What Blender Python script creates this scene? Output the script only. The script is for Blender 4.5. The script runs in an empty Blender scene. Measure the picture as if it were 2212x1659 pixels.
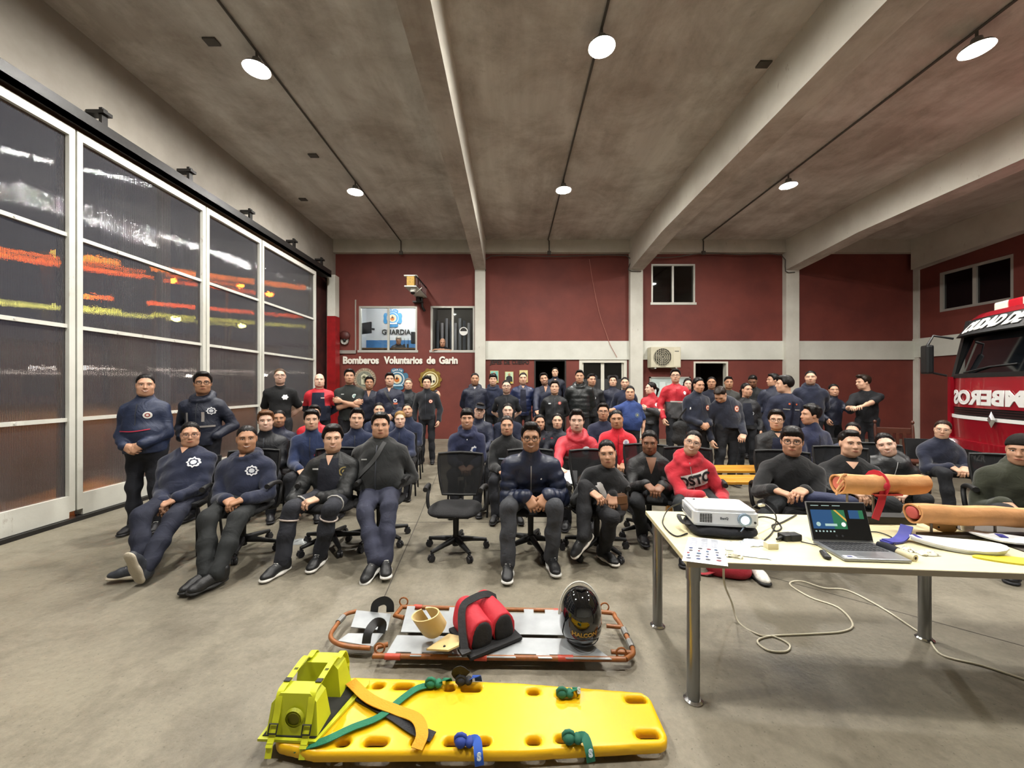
import bpy, bmesh, math, random
import numpy as np
from mathutils import Vector, Matrix, Euler
random.seed(7); np.random.seed(7)
R = math.radians
SC = bpy.context.scene
COL = SC.collection
# ------------------------------------------------------------------ camera
H, F_, CX, CY = 1.55, 831.0, 1104.0, 835.0      # eye height, focal length in pixels, vanishing point
cam = bpy.data.cameras.new('camera'); camo = bpy.data.objects.new('camera', cam); COL.objects.link(camo)
camo.location = (0, 0, H); camo.rotation_euler = (R(90), 0, 0)
cam.sensor_width = 36.0; cam.lens = 36.0 * F_ / 2212
cam.shift_x = (1106 - CX) / 2212; cam.shift_y = (CY - 829.5) / 2212
cam.clip_end = 200; cam.clip_start = 0.05
SC.camera = camo
# ------------------------------------------------------------------ world (night) and exposure
wd = bpy.data.worlds.new('night'); SC.world = wd; wd.use_nodes = True
wd.node_tree.nodes['Background'].inputs[0].default_value = (0.010, 0.013, 0.022, 1)
wd.node_tree.nodes['Background'].inputs[1].default_value = 1.0
SC.view_settings.view_transform = 'Standard'; SC.view_settings.look = 'None'
SC.view_settings.gamma = 1.0; SC.view_settings.use_curve_mapping = False
SC.view_settings.exposure = 1.02
LAMP_POWER = 560.0                                # strength of each ceiling lamp's bulb
LAMP_COL = (1.0, 0.965, 0.90)
# ------------------------------------------------------------------ helpers
def W(px, py, D): return Vector(((px - CX) * D / F_, D, H - (py - CY) * D / F_))
def G(px, py, z=0.0):
    D = F_ * (H - z) / (py - CY); return W(px, py, D)
def lin(c):
    if isinstance(c, str):
        c = c.lstrip('#'); c = [int(c[i:i+2], 16) / 255 for i in (0, 2, 4)]
    return tuple(((x / 12.92) if x <= 0.04045 else ((x + 0.055) / 1.055) ** 2.4) for x in c[:3]) + (1.0,)
MATS = {}
def mat(col, rough=0.6, metal=0.0, noise=0.0, nscale=8.0, bump=0.0, bscale=30.0, emit=0.0, spec=0.5, coat=0.0, alpha=1.0, stretch=None, key=None, trans=0.0, sheen=0.0):
    k = (col, rough, metal, noise, nscale, bump, bscale, emit, spec, coat, alpha, stretch, key, trans, sheen)
    if k in MATS: return MATS[k]
    m = bpy.data.materials.new('mat_%d' % len(MATS)); m.use_nodes = True
    nt = m.node_tree; p = nt.nodes['Principled BSDF']; L = nt.links
    p.inputs['Base Color'].default_value = lin(col); p.inputs['Roughness'].default_value = rough
    p.inputs['Metallic'].default_value = metal; p.inputs['Specular IOR Level'].default_value = spec
    p.inputs['Coat Weight'].default_value = coat; p.inputs['Alpha'].default_value = alpha
    p.inputs['Transmission Weight'].default_value = trans
    p.inputs['Sheen Weight'].default_value = sheen
    if emit: p.inputs['Emission Color'].default_value = lin(col); p.inputs['Emission Strength'].default_value = emit
    if noise or bump:
        tc = nt.nodes.new('ShaderNodeTexCoord'); src = tc.outputs['Object']
        if stretch:
            mp = nt.nodes.new('ShaderNodeMapping'); mp.inputs['Scale'].default_value = stretch
            L.new(src, mp.inputs[0]); src = mp.outputs[0]
        if noise:
            n = nt.nodes.new('ShaderNodeTexNoise'); n.inputs['Scale'].default_value = nscale; n.inputs['Detail'].default_value = 6
            L.new(src, n.inputs['Vector'])
            r = nt.nodes.new('ShaderNodeValToRGB'); c = lin(col)
            r.color_ramp.elements[0].position = 0.3; r.color_ramp.elements[1].position = 0.7
            r.color_ramp.elements[0].color = tuple(max(0, x * (1 - noise)) for x in c[:3]) + (1,)
            r.color_ramp.elements[1].color = tuple(min(1, x * (1 + noise)) for x in c[:3]) + (1,)
            L.new(n.outputs[0], r.inputs[0]); L.new(r.outputs[0], p.inputs['Base Color'])
        if bump:
            n2 = nt.nodes.new('ShaderNodeTexNoise'); n2.inputs['Scale'].default_value = bscale; n2.inputs['Detail'].default_value = 4
            L.new(src, n2.inputs['Vector'])
            b = nt.nodes.new('ShaderNodeBump'); b.inputs['Strength'].default_value = min(1, bump); b.inputs['Distance'].default_value = 0.02
            if key == 'cloth': n2.inputs['Distortion'].default_value = 1.4; n2.inputs['Detail'].default_value = 3; b.inputs['Distance'].default_value = .03
            L.new(n2.outputs[0], b.inputs['Height']); L.new(b.outputs[0], p.inputs['Normal'])
    MATS[k] = m
    return m
def newmat(name):
    m = bpy.data.materials.new(name); m.use_nodes = True
    return m, m.node_tree, m.node_tree.nodes, m.node_tree.links, m.node_tree.nodes['Principled BSDF']

class MB:
    """collects shapes; build() links them as ONE mesh object"""
    def __init__(s): s.v = []; s.f = []; s.mi = []; s.cur = 0
    def add(s, vs, fs):
        o = len(s.v); s.v += [tuple(v) for v in vs]
        for f in fs: s.f.append(tuple(i + o for i in f)); s.mi.append(s.cur)
        return s
    def m(s, i): s.cur = i; return s
    def box(s, lo, hi, M=None, c=0.0):
        lo, hi = list(lo), list(hi)
        if c <= 0:
            vs = [Vector((x, y, z)) for x in (lo[0], hi[0]) for y in (lo[1], hi[1]) for z in (lo[2], hi[2])]
            fs = [(0, 1, 3, 2), (4, 6, 7, 5), (0, 4, 5, 1), (2, 3, 7, 6), (0, 2, 6, 4), (1, 5, 7, 3)]
        else:
            bm = bmesh.new(); r = bmesh.ops.create_cube(bm, size=1)
            for v in bm.verts: v.co = Vector([lo[i] + (v.co[i] + .5) * (hi[i] - lo[i]) for i in range(3)])
            bmesh.ops.bevel(bm, geom=bm.edges[:], offset=c, segments=2, profile=.6, affect='EDGES')
            bm.verts.index_update(); vs = [v.co.copy() for v in bm.verts]; fs = [tuple(v.index for v in f.verts) for f in bm.faces]; bm.free()
        if M: vs = [M @ v for v in vs]
        return s.add(vs, fs)
    def cbox(s, c, size, M=None, ch=0.0):
        return s.box([c[i] - size[i] / 2 for i in range(3)], [c[i] + size[i] / 2 for i in range(3)], M, ch)
    def tube(s, pts, r, n=8, closed=False, flat=None):
        """sweep a circle (or flat=(width,thick,up) strip) along points"""
        pts = [Vector(p) for p in pts]; N = len(pts); rs = r if isinstance(r, (list, tuple)) else [r] * N
        vs = []; ref = Vector((0, 0, 1)); prev = None
        for i, p in enumerate(pts):
            t = (pts[(i + 1) % N] - pts[i - 1]) if closed else (pts[min(i + 1, N - 1)] - pts[max(i - 1, 0)])
            t = t.normalized() if t.length > 1e-9 else Vector((0, 0, 1))
            if flat: a = t.cross(Vector(flat[2])); a = a.normalized() if a.length > 1e-6 else Vector((1, 0, 0)); b = a.cross(t).normalized()
            else:
                if prev is None:
                    a = t.cross(ref)
                    if a.length < .05: a = t.cross(Vector((1, 0, 0)))
                else: a = prev - t * prev.dot(t)
                a.normalize(); b = t.cross(a); prev = a
            if flat:
                w, h = flat[0] / 2, flat[1] / 2
                vs += [p + a * w + b * h, p - a * w + b * h, p - a * w - b * h, p + a * w - b * h]
            else: vs += [p + (a * math.cos(2 * math.pi * k / n) + b * math.sin(2 * math.pi * k / n)) * rs[i] for k in range(n)]
        if flat: n = 4
        fs = []
        for i in range(N if closed else N - 1):
            j = (i + 1) % N
            for k in range(n): fs.append((i * n + k, i * n + (k + 1) % n, j * n + (k + 1) % n, j * n + k))
        if not closed: fs += [tuple(range(n - 1, -1, -1)), tuple((N - 1) * n + k for k in range(n))]
        return s.add(vs, fs)
    def cyl(s, a, b, r, r2=None, n=14): return s.tube([a, b], [r, r if r2 is None else r2], n)
    def lathe(s, prof, n=20, M=None, cap=True):
        vs = []; fs = []
        for r, z in prof: vs += [Vector((r * math.cos(2 * math.pi * k / n), r * math.sin(2 * math.pi * k / n), z)) for k in range(n)]
        for i in range(len(prof) - 1):
            for k in range(n): fs.append((i * n + k, i * n + (k + 1) % n, (i + 1) * n + (k + 1) % n, (i + 1) * n + k))
        if cap: fs += [tuple(range(n - 1, -1, -1)), tuple((len(prof) - 1) * n + k for k in range(n))]
        if M: vs = [M @ v for v in vs]
        return s.add(vs, fs)
    def prism(s, poly, z0, z1, M=None):
        n = len(poly); vs = [Vector((x, y, z0)) for x, y in poly] + [Vector((x, y, z1)) for x, y in poly]
        fs = [tuple(range(n - 1, -1, -1)), tuple(range(n, 2 * n))] + [(i, (i + 1) % n, n + (i + 1) % n, n + i) for i in range(n)]
        if M: vs = [M @ v for v in vs]
        return s.add(vs, fs)
    def ball(s, c, r, n=12, m=8, M=None):
        c = Vector(c); r = (r, r, r) if not isinstance(r, (tuple, list)) else r
        prof = []; vs = []; fs = []
        for i in range(m + 1):
            th = math.pi * i / m
            for k in range(n):
                ph = 2 * math.pi * k / n; v = Vector((r[0] * math.sin(th) * math.cos(ph), r[1] * math.sin(th) * math.sin(ph), -r[2] * math.cos(th)))
                vs.append((M @ v if M else v) + c)
        for i in range(m):
            for k in range(n): fs.append((i * n + k, i * n + (k + 1) % n, (i + 1) * n + (k + 1) % n, (i + 1) * n + k))
        return s.add(vs, fs)
    def mesh(s, name, mats, smooth=None):
        me = bpy.data.meshes.new(name)
        me.from_pydata([tuple(v) for v in s.v], [], s.f)
        for m_ in (mats if isinstance(mats, (list, tuple)) else [mats]): me.materials.append(m_)
        me.polygons.foreach_set('material_index', s.mi)
        if smooth is not None:
            me.polygons.foreach_set('use_smooth', [True] * len(me.polygons))
            if smooth < 3: me.set_sharp_from_angle(angle=smooth)
        me.update(); return me
    def build(s, name, mats, parent=None, smooth=0.7, loc=None, **tags):
        """vertices are world positions unless loc/parent space is wanted: children keep world placement"""
        o = bpy.data.objects.new(name, s.mesh(name, mats, smooth)); COL.objects.link(o)
        if parent is not None:
            o.parent = parent; o.matrix_parent_inverse = Matrix.Identity(4)
        if loc is not None: o.location = loc
        for k, v in tags.items(): o[k] = v
        return o
def tag(o, label=None, category=None, group=None, kind=None):
    if label: o['label'] = label
    if category: o['category'] = category
    if group: o['group'] = group
    if kind: o['kind'] = kind
    return o
def empty(name, loc=(0, 0, 0), rz=0.0, label=None, category=None, group=None, kind=None):
    o = bpy.data.objects.new(name, None); COL.objects.link(o); o.location = loc; o.rotation_euler = (0, 0, rz); o.empty_display_size = .1
    return tag(o, label, category, group, kind)
def child(name, me, parent, loc=None, M=None):
    o = bpy.data.objects.new(name, me); COL.objects.link(o); o.parent = parent
    if M is not None: o.matrix_local = M
    elif loc is not None: o.location = loc
    return o
def copy_tree(o, parent=None):
    c = o.copy(); COL.objects.link(c); c.parent = parent
    for ch in [x for x in o.children]: copy_tree(ch, c)
    return c
def T(*a): return Matrix.Translation(Vector(a))
def RX(a): return Matrix.Rotation(a, 4, 'X')
def RY(a): return Matrix.Rotation(a, 4, 'Y')
def RZ(a): return Matrix.Rotation(a, 4, 'Z')
def text_mesh(body, size, depth=0.01, bold=0.0, align='CENTER', mats=None, sx=1.0, shear=0.0, spacing=1.0):
    cu = bpy.data.curves.new('txt', 'FONT'); cu.body = body; cu.size = size; cu.extrude = depth; cu.offset = bold
    cu.align_x = align; cu.align_y = 'CENTER'; cu.shear = shear; cu.space_character = spacing; cu.resolution_u = 4
    ob = bpy.data.objects.new('txt', cu); COL.objects.link(ob)
    dg = bpy.context.evaluated_depsgraph_get(); me = bpy.data.meshes.new_from_object(ob.evaluated_get(dg))
    COL.objects.unlink(ob); bpy.data.objects.remove(ob)
    if sx != 1.0: me.transform(Matrix.Diagonal((sx, 1, 1, 1)))
    me.materials.clear()
    if mats: me.materials.append(mats)
    return me
def smooth_path(pts, k=6):
    """Catmull-Rom"""
    P = [Vector(p) for p in pts]; P = [2 * P[0] - P[1]] + P + [2 * P[-1] - P[-2]]; out = []
    for i in range(1, len(P) - 2):
        for j in range(k):
            t = j / k; a, b, c, d = P[i - 1:i + 3]
            out.append(.5 * ((2 * b) + (c - a) * t + (2 * a - 5 * b + 4 * c - d) * t * t + (3 * b - a - 3 * c + d) * t ** 3))
    return out + [P[-2]]
# ================================================================== THE ROOM
BW = 11.4                                    # back wall
K = BW / F_
def bx(px): return (px - CX) * K
def bz(py): return H - (py - CY) * K
XL, XR, YN, ZC = -5.08, 11.95, -5.5, 5.84    # left doors, right wall, wall behind the photographer, ceiling
# ---- floor material: worn concrete
m_floor, nt, N, L, P = newmat('concrete_floor')
tc = N.new('ShaderNodeTexCoord')
def tex_noise(scale, detail=8, rough=.6, vec=None, dist=0.0):
    n = N.new('ShaderNodeTexNoise'); n.inputs['Scale'].default_value = scale; n.inputs['Detail'].default_value = detail
    n.inputs['Roughness'].default_value = rough; n.inputs['Distortion'].default_value = dist
    L.new(vec if vec else tc.outputs['Object'], n.inputs['Vector']); return n.outputs[0]
def ramp(src, p0, c0, p1, c1):
    r = N.new('ShaderNodeValToRGB'); r.color_ramp.elements[0].position = p0; r.color_ramp.elements[1].position = p1
    r.color_ramp.elements[0].color = lin(c0); r.color_ramp.elements[1].color = lin(c1); L.new(src, r.inputs[0]); return r.outputs[0]
def mixc(a, b, fac, mode='MULTIPLY'):
    x = N.new('ShaderNodeMix'); x.data_type = 'RGBA'; x.blend_type = mode
    if isinstance(fac, float): x.inputs[0].default_value = fac
    else: L.new(fac, x.inputs[0])
    L.new(a, x.inputs[6]); L.new(b, x.inputs[7]); return x.outputs[2]
base = ramp(tex_noise(.45, 10, .62, dist=.1), .34, '#767063', .68, '#928b7a')
fine = ramp(tex_noise(26, 6, .7), .3, '#a9a9a9', .7, '#ffffff')
spot = ramp(tex_noise(1.7, 9, .7, dist=.2), .34, '#a39f97', .52, '#ffffff')
speck = ramp(tex_noise(60, 3, .5), .27, '#6a665e', .36, '#ffffff')
c = mixc(base, fine, .38); c = mixc(c, spot, .6); c = mixc(c, speck, .5)
L.new(c, P.inputs['Base Color']); L.new(ramp(tex_noise(1.5), .3, '#9a9a9a', .7, '#d0d0d0'), P.inputs['Roughness'])
bu = N.new('ShaderNodeBump'); bu.inputs['Strength'].default_value = .35; bu.inputs['Distance'].default_value = .01
L.new(tex_noise(30, 6), bu.inputs['Height']); L.new(bu.outputs[0], P.inputs['Normal']); P.inputs['Specular IOR Level'].default_value = .3
# ---- ceiling material: stained painted concrete with formwork streaks
m_ceil, nt, N, L, P = newmat('ceiling_concrete'); tc = N.new('ShaderNodeTexCoord')
mp = N.new('ShaderNodeMapping'); mp.inputs['Scale'].default_value = (3.2, .35, 1); L.new(tc.outputs['Object'], mp.inputs[0])
c = ramp(tex_noise(1.0, 8, .6, mp.outputs[0]), .3, '#bdb8b0', .7, '#d8d5ce')
c = mixc(c, ramp(tex_noise(.8, 9, .7, dist=.3), .38, '#bfb6ae', .6, '#ffffff'), .75)
c = mixc(c, ramp(tex_noise(6, 8, .75), .25, '#8c857c', .42, '#ffffff'), .35)
L.new(c, P.inputs['Base Color']); P.inputs['Roughness'].default_value = .9
bu = N.new('ShaderNodeBump'); bu.inputs['Strength'].default_value = .3; bu.inputs['Distance'].default_value = .02
L.new(tex_noise(1.2, 6, .6, mp.outputs[0]), bu.inputs['Height']); L.new(bu.outputs[0], P.inputs['Normal'])
# ---- red and white wall paint
def paint(name, col, dirt, rough=.7, chips=None):
    global nt, N, L, P, tc
    m, nt, N, L, P = newmat(name); tc = N.new('ShaderNodeTexCoord')
    c = ramp(tex_noise(1.2, 6), .3, dirt, .7, col)
    if chips:
        c2 = N.new('ShaderNodeRGB'); c2.outputs[0].default_value = lin(chips)
        mp = N.new('ShaderNodeMapping'); mp.inputs['Scale'].default_value = (3, 3, .8); L.new(tc.outputs['Object'], mp.inputs[0])
        f = ramp(tex_noise(4, 8, .75, mp.outputs[0]), .62, '#000000', .68, '#ffffff'); c = mixc(c, c2.outputs[0], f, 'MIX')
    L.new(c, P.inputs['Base Color']); P.inputs['Roughness'].default_value = rough
    bu = N.new('ShaderNodeBump'); bu.inputs['Strength'].default_value = .2; bu.inputs['Distance'].default_value = .01
    L.new(tex_noise(14, 6), bu.inputs['Height']); L.new(bu.outputs[0], P.inputs['Normal'])
    return m
m_red = paint('red_wall_paint', '#74352b', '#602a23', .7)
m_white = paint('white_wall_paint', '#d6d7ce', '#c4c5bb', .7)
m_colw = paint('white_column_paint', '#d3d2c8', '#bdbbb0', .75, chips='#a39c90')
m_lintel = paint('stained_lintel', '#c4bfb2', '#aca699', .85, chips='#8d8577')
m_beam = paint('beam_paint', '#cfccc0', '#bab4a8', .8, chips='#aaa394')
m_doorw = paint('door_white_enamel', '#d2d2ca', '#bdbcb2', .45, chips='#a9a196')
m_blackrail = mat('#1c1a19', .5, noise=.3, nscale=20)
m_alu = mat('#b9b8b0', .4, .6)
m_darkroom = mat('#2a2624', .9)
m_darkglass = mat('#07090c', .06, spec=.6)

def holes_wall(u0, u1, z0, z1, holes, fn):
    """boxes for every grid cell not inside a hole; fn(ua,ub,za,zb) makes one box"""
    us = sorted(set([u0, u1] + [h[0] for h in holes] + [h[1] for h in holes])); zs = sorted(set([z0, z1] + [h[2] for h in holes] + [h[3] for h in holes]))
    for i in range(len(us) - 1):
        run = None
        for j in range(len(zs) - 1):
            uc, zc = (us[i] + us[i + 1]) / 2, (zs[j] + zs[j + 1]) / 2
            hole = any(h[0] < uc < h[1] and h[2] < zc < h[3] for h in holes)
            if hole:
                if run is not None: fn(us[i], us[i + 1], run, zs[j]); run = None
            elif run is None: run = zs[j]
        if run is not None: fn(us[i], us[i + 1], run, zs[-1])
b = MB(); b.box((XL - 1.2, YN - .3, -.2), (XR + .4, BW + 3.2, 0)); b.build('floor', m_floor, smooth=None, kind='structure')
# floor joints: thin dark saw cuts, as narrow strips just proud of the slab
m_joint = mat('#4a463f', .9)
j = MB()
for (p, q) in (((830, 1290), (905, 1120)), ((905, 1120), (960, 985)), ((1640, 1240), (2300, 1420)), ((870, 1128), (1180, 1128))):
    a, d = G(*p), G(*q); j.tube([a + Vector((0, 0, .0005)), d + Vector((0, 0, .0005))], 1, flat=(.008, .002, (0, 0, 1)))
j.build('floor_joint', m_joint, smooth=None, kind='structure')
b = MB(); b.box((XL - .6, YN - .3, ZC), (XR + .4, BW + .4, ZC + .25)); b.build('ceiling', m_ceil, smooth=None, kind='structure')
# back wall with its openings
WINA = (bx(775), bx(901), bz(760), bz(661)); WINB = (bx(930), bx(1025), bz(760), bz(661))
DOOR1 = (bx(1154), bx(1223), 0, bz(777)); DOOR2 = (bx(1251), bx(1354), 0, bz(777)); WINC = (bx(1407), bx(1502), bz(657), bz(570))
DOOR3 = (bx(1498), bx(1572), 0, bz(781))
b = MB()
holes_wall(XL - .5, XR + .3, 0, ZC, [WINA, WINB, DOOR1, DOOR2, WINC, DOOR3], lambda a, c_, z0, z1: b.box((a, BW, z0), (c_, BW + .2, z1)))
b.build('wall_back', m_red, smooth=None, kind='structure')
# rooms behind the openings
def backroom(name, x0, x1, z0, z1, depth, m):
    r = MB(); y0, y1, t = BW + .2, BW + .2 + depth, .05
    r.box((x0 - t, y1, z0 - t), (x1 + t, y1 + t, z1 + t)); r.box((x0 - t, y0, z0 - t), (x0, y1, z1 + t)); r.box((x1, y0, z0 - t), (x1 + t, y1, z1 + t))
    r.box((x0, y0, z1), (x1, y1, z1 + t)); r.box((x0, y0, z0 - t), (x1, y1, z0)); return r.build(name, m, smooth=None, kind='structure')
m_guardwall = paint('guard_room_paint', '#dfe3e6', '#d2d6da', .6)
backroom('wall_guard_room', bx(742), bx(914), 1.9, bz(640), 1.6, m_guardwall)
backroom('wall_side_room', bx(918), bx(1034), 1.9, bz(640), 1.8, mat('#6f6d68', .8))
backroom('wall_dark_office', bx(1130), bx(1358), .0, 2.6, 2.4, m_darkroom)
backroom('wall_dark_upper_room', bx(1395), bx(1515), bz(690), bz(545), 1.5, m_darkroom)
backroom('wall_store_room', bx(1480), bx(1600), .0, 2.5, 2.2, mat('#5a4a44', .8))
# side and rear walls
RWIN = (9.15, 10.75, bz(0) and 3.62, 4.72)
b = MB()
holes_wall(YN, BW, 0, ZC, [RWIN], lambda a, c_, z0, z1: b.box((XR, a, z0), (XR + .2, c_, z1)))
b.build('wall_right', m_red, smooth=None, kind='structure')
b = MB(); b.box((XL - .5, YN - .2, 0), (XR + .3, YN, ZC)); b.build('wall_rear', m_white, smooth=None, kind='structure')
# left: concrete lintel over the sliding doors, in a darker grey than the back lintel
b = MB(); b.box((XL - .32, YN, 4.72), (XL - .12, BW, ZC)); b.box((XL - .32, YN, 0), (XL - .1, -2.2, 4.72)); b.build('wall_left', paint('dark_lintel', '#a39d94', '#8a847b', .9), smooth=None, kind='structure')
# columns, bands, beams, top lintel
trim_n = [0]
def trim(bld, m):
    trim_n[0] += 1; o = bld.build('trim_%d' % trim_n[0], m, smooth=None, kind='structure'); return o
COLX = [(703, 720), (1027, 1049), (1358, 1385), (1690, 1718), (1972, 2000)]
for i, (a, c_) in enumerate(COLX):
    b = MB(); y0 = BW - (.16 if i else .22)
    b.box((bx(a), y0, 0), (bx(c_), BW, ZC)); trim(b, m_colw)
for (a, c_) in ((1049, 1358), (1385, 1690), (1718, 1972)):
    b = MB(); b.box((bx(a), BW - .05, bz(777)), (bx(c_), BW, bz(737))); trim(b, m_white)
b = MB(); b.box((bx(721), BW - .05, bz(764)), (bx(770), BW, bz(757))); b.box((bx(768), BW - .04, bz(764)), (bx(770), BW, bz(648))); trim(b, m_alu)
b = MB(); b.box((XL - .12, BW - .16, bz(549)), (XR, BW, ZC)); trim(b, m_lintel)
b = MB(); b.box((XR - .06, YN, 2.4), (XR, BW, 2.95)); trim(b, m_white)                # band on the right wall
BEAMZ = 5.0
def beam(x, w):
    bl = MB(); xa, xb = x - w / 2, x + w / 2; pts = [(YN, 5.12), (8.9, 5.12), (BW - .16, 4.96)]
    pr = [(y, z) for y, z in pts] + [(BW - .16, ZC), (YN, ZC)]
    n = len(pr); vs = [(xa, y, z) for y, z in pr] + [(xb, y, z) for y, z in pr]
    fs = [tuple(range(n)), tuple(range(2 * n - 1, n - 1, -1))] + [(i, i + n, (i + 1) % n + n, (i + 1) % n) for i in range(n)]
    bl.add(vs, fs); bl.mi = [0, 0] + [1 if i < 2 else 0 for i in range(n)]; o = bl.build('ceiling_beam', [m_beam, m_ceil], smooth=None, kind='structure')
for i, (a, c_) in enumerate(COLX[1:4]): beam(bx((a + c_) / 2), bx(c_) - bx(a) + .02)
beam(XR - .02, .5)
# conduits along the ceiling and over the wall
m_conduit = mat('#4b4741', .7)
for k, (x, px) in enumerate(((-3.24, 857), (1.08, 1193), (5.58, 1521))):
    c_ = MB(); c_.tube([(x, YN, ZC - .02), (x, BW - .2, ZC - .02), (x + .03, BW - .19, ZC - .05), (x + .03, BW - .18, bz(552))], .016, 6)
    c_.cbox((x + .03, BW - .19, bz(551)), (.1, .05, .1)); c_.build('ceiling_conduit', m_conduit, kind='structure')
c_ = MB(); pts = [W(1049, 586, BW - .17), W(1061, 553, BW - .17), W(1200, 554, BW - .17), W(1353, 552, BW - .17), W(1357, 583, BW - .18), W(1385, 586, BW - .2)]
c_.tube(smooth_path(pts, 3), .014, 6); c_.build('wall_cable_run', m_conduit, kind='structure')
c_ = MB(); pts = [W(1385, 556, BW - .17), W(1450, 556, BW - .17), W(1521, 547, BW - .17), W(1600, 550, BW - .17), W(1688, 551, BW - .17), W(1697, 586, BW - .19), W(1717, 588, BW - .19)]
c_.tube(smooth_path(pts, 3), .014, 6); c_.build('wall_cable_run', m_conduit, kind='structure')
c_ = MB(); pts = [W(1273, 560, BW - .02), W(1281, 612, BW - .02), W(1295, 678, BW - .02), W(1310, 722, BW - .02), W(1318, 745, BW - .07), W(1333, 772, BW - .07)]
c_.tube(smooth_path(pts, 4), .008, 5); tag(c_.build('hanging_wire', mat('#a56c60', .7)), 'thin loose wire hanging down the red wall above the glass door', 'wire')
# small ceiling boxes
for (px, py) in ((457, 88), (677, 335), (655, 430), (1650, 137)):
    D = F_ * (ZC - H) / (CY - py); p = W(px, py, D); c_ = MB(); c_.cbox((p.x, p.y, ZC - .012), (.16, .11, .024), None, .004)
    c_.build('ceiling_box', m_conduit, kind='structure')
# ------------------------------------------------------------------ ceiling lamps
m_bulb = bpy.data.materials.new('lamp_bulb'); m_bulb.use_nodes = True
p_ = m_bulb.node_tree.nodes['Principled BSDF']; p_.inputs['Base Color'].default_value = (1, 1, 1, 1)
p_.inputs['Emission Color'].default_value = LAMP_COL + (1,); p_.inputs['Emission Strength'].default_value = LAMP_POWER
m_shade = mat('#6b6a66', .5, .3)
lamp_shade = MB().lathe([(.03, .16), (.05, .15), (.06, .09), (.1, .07), (.145, .045), (.158, .016), (.15, .02), (.09, .055)], 24).mesh('shade', m_shade, .6)
lamp_bulb = MB().ball((0, 0, .030), (.138, .138, .022), 20, 8).mesh('bulb', m_bulb, 3.2)
lamp_stem = MB().cyl((0, 0, .15), (0, 0, .26), .015, n=8).mesh('stem', m_conduit, .6)
lamp_names = {(-3.24, 8.0): 'far left ceiling lamp glowing above the sliding doors', (-3.24, 4.9): 'near left ceiling lamp glowing above the sliding doors',
              (1.08, 4.58): 'near ceiling lamp on the middle conduit, the largest glow', (1.08, 7.92): 'far ceiling lamp on the middle conduit between two beams',
              (5.58, 7.74): 'far right ceiling lamp beyond the white beam', (5.58, 4.61): 'near right ceiling lamp at the upper right corner',
              (-3.24, 1.4): 'ceiling lamp above the open floor left of the photographer', (1.08, 1.4): 'ceiling lamp above the yellow board and the table', (5.58, 1.4): 'ceiling lamp above the floor right of the table', (9.9, 2.5): 'unseen ceiling lamp kept to light the fire engine body'}  # the lamp over the fire engine is out of view, kept only for its light
for (x, y) in lamp_names:
    o = empty('ceiling_lamp', (x, y, 5.57), 0, lamp_names[x, y], 'lamp', 'round ceiling lamps')
    child('shade', lamp_shade, o); child('bulb', lamp_bulb, o); child('stem', lamp_stem, o)
# ------------------------------------------------------------------ sliding doors of fluted polycarbonate
m_poly, nt, N, L, P = newmat('fluted_polycarbonate'); tc = N.new('ShaderNodeTexCoord')
wv = N.new('ShaderNodeTexWave'); wv.wave_type = 'BANDS'; wv.bands_direction = 'Y'; wv.inputs['Scale'].default_value = 24; wv.inputs['Distortion'].default_value = .25
wv.inputs['Detail'].default_value = 1; L.new(tc.outputs['Object'], wv.inputs['Vector'])
bu = N.new('ShaderNodeBump'); bu.inputs['Strength'].default_value = 1.0; bu.inputs['Distance'].default_value = .0035
L.new(wv.outputs[1], bu.inputs['Height'])
gl = N.new('ShaderNodeBsdfRefraction'); gl.inputs['IOR'].default_value = 1.35; gl.inputs['Roughness'].default_value = .05; gl.inputs['Color'].default_value = (.75, .75, .78, 1)
gs = N.new('ShaderNodeBsdfGlossy'); gs.inputs['Roughness'].default_value = .04; gs.inputs['Color'].default_value = (.95, .95, .97, 1)
L.new(bu.outputs[0], gl.inputs['Normal']); L.new(bu.outputs[0], gs.inputs['Normal'])
df = N.new('ShaderNodeBsdfDiffuse'); df.inputs['Color'].default_value = (.35, .34, .35, 1)
fr = N.new('ShaderNodeFresnel'); fr.inputs['IOR'].default_value = 1.75
mx = N.new('ShaderNodeMixShader'); L.new(fr.outputs[0], mx.inputs[0]); L.new(gl.outputs[0], mx.inputs[1]); L.new(gs.outputs[0], mx.inputs[2])
mx2 = N.new('ShaderNodeMixShader'); mx2.inputs[0].default_value = .10; L.new(mx.outputs[0], mx2.inputs[1]); L.new(df.outputs[0], mx2.inputs[2])
L.new(mx2.outputs[0], nt.nodes['Material Output'].inputs['Surface']); N.remove(P)
m_polyb, nt, N, L, P = newmat('plain_polycarbonate'); N.remove(P)
gl = N.new('ShaderNodeBsdfRefraction'); gl.inputs['IOR'].default_value = 1.35; gl.inputs['Roughness'].default_value = .03; gl.inputs['Color'].default_value = (.9, .9, .92, 1); L.new(gl.outputs[0], nt.nodes['Material Output'].inputs['Surface'])
BARZ = [1.17, 2.24, 3.28]; DTOP = 4.42; DBOT = .30
m_screw = mat('#e8e8e4', .3, .5)
dlabels = {0: 'nearest', 1: 'second', 2: 'third', 3: 'fourth', 4: 'fifth'}
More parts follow.
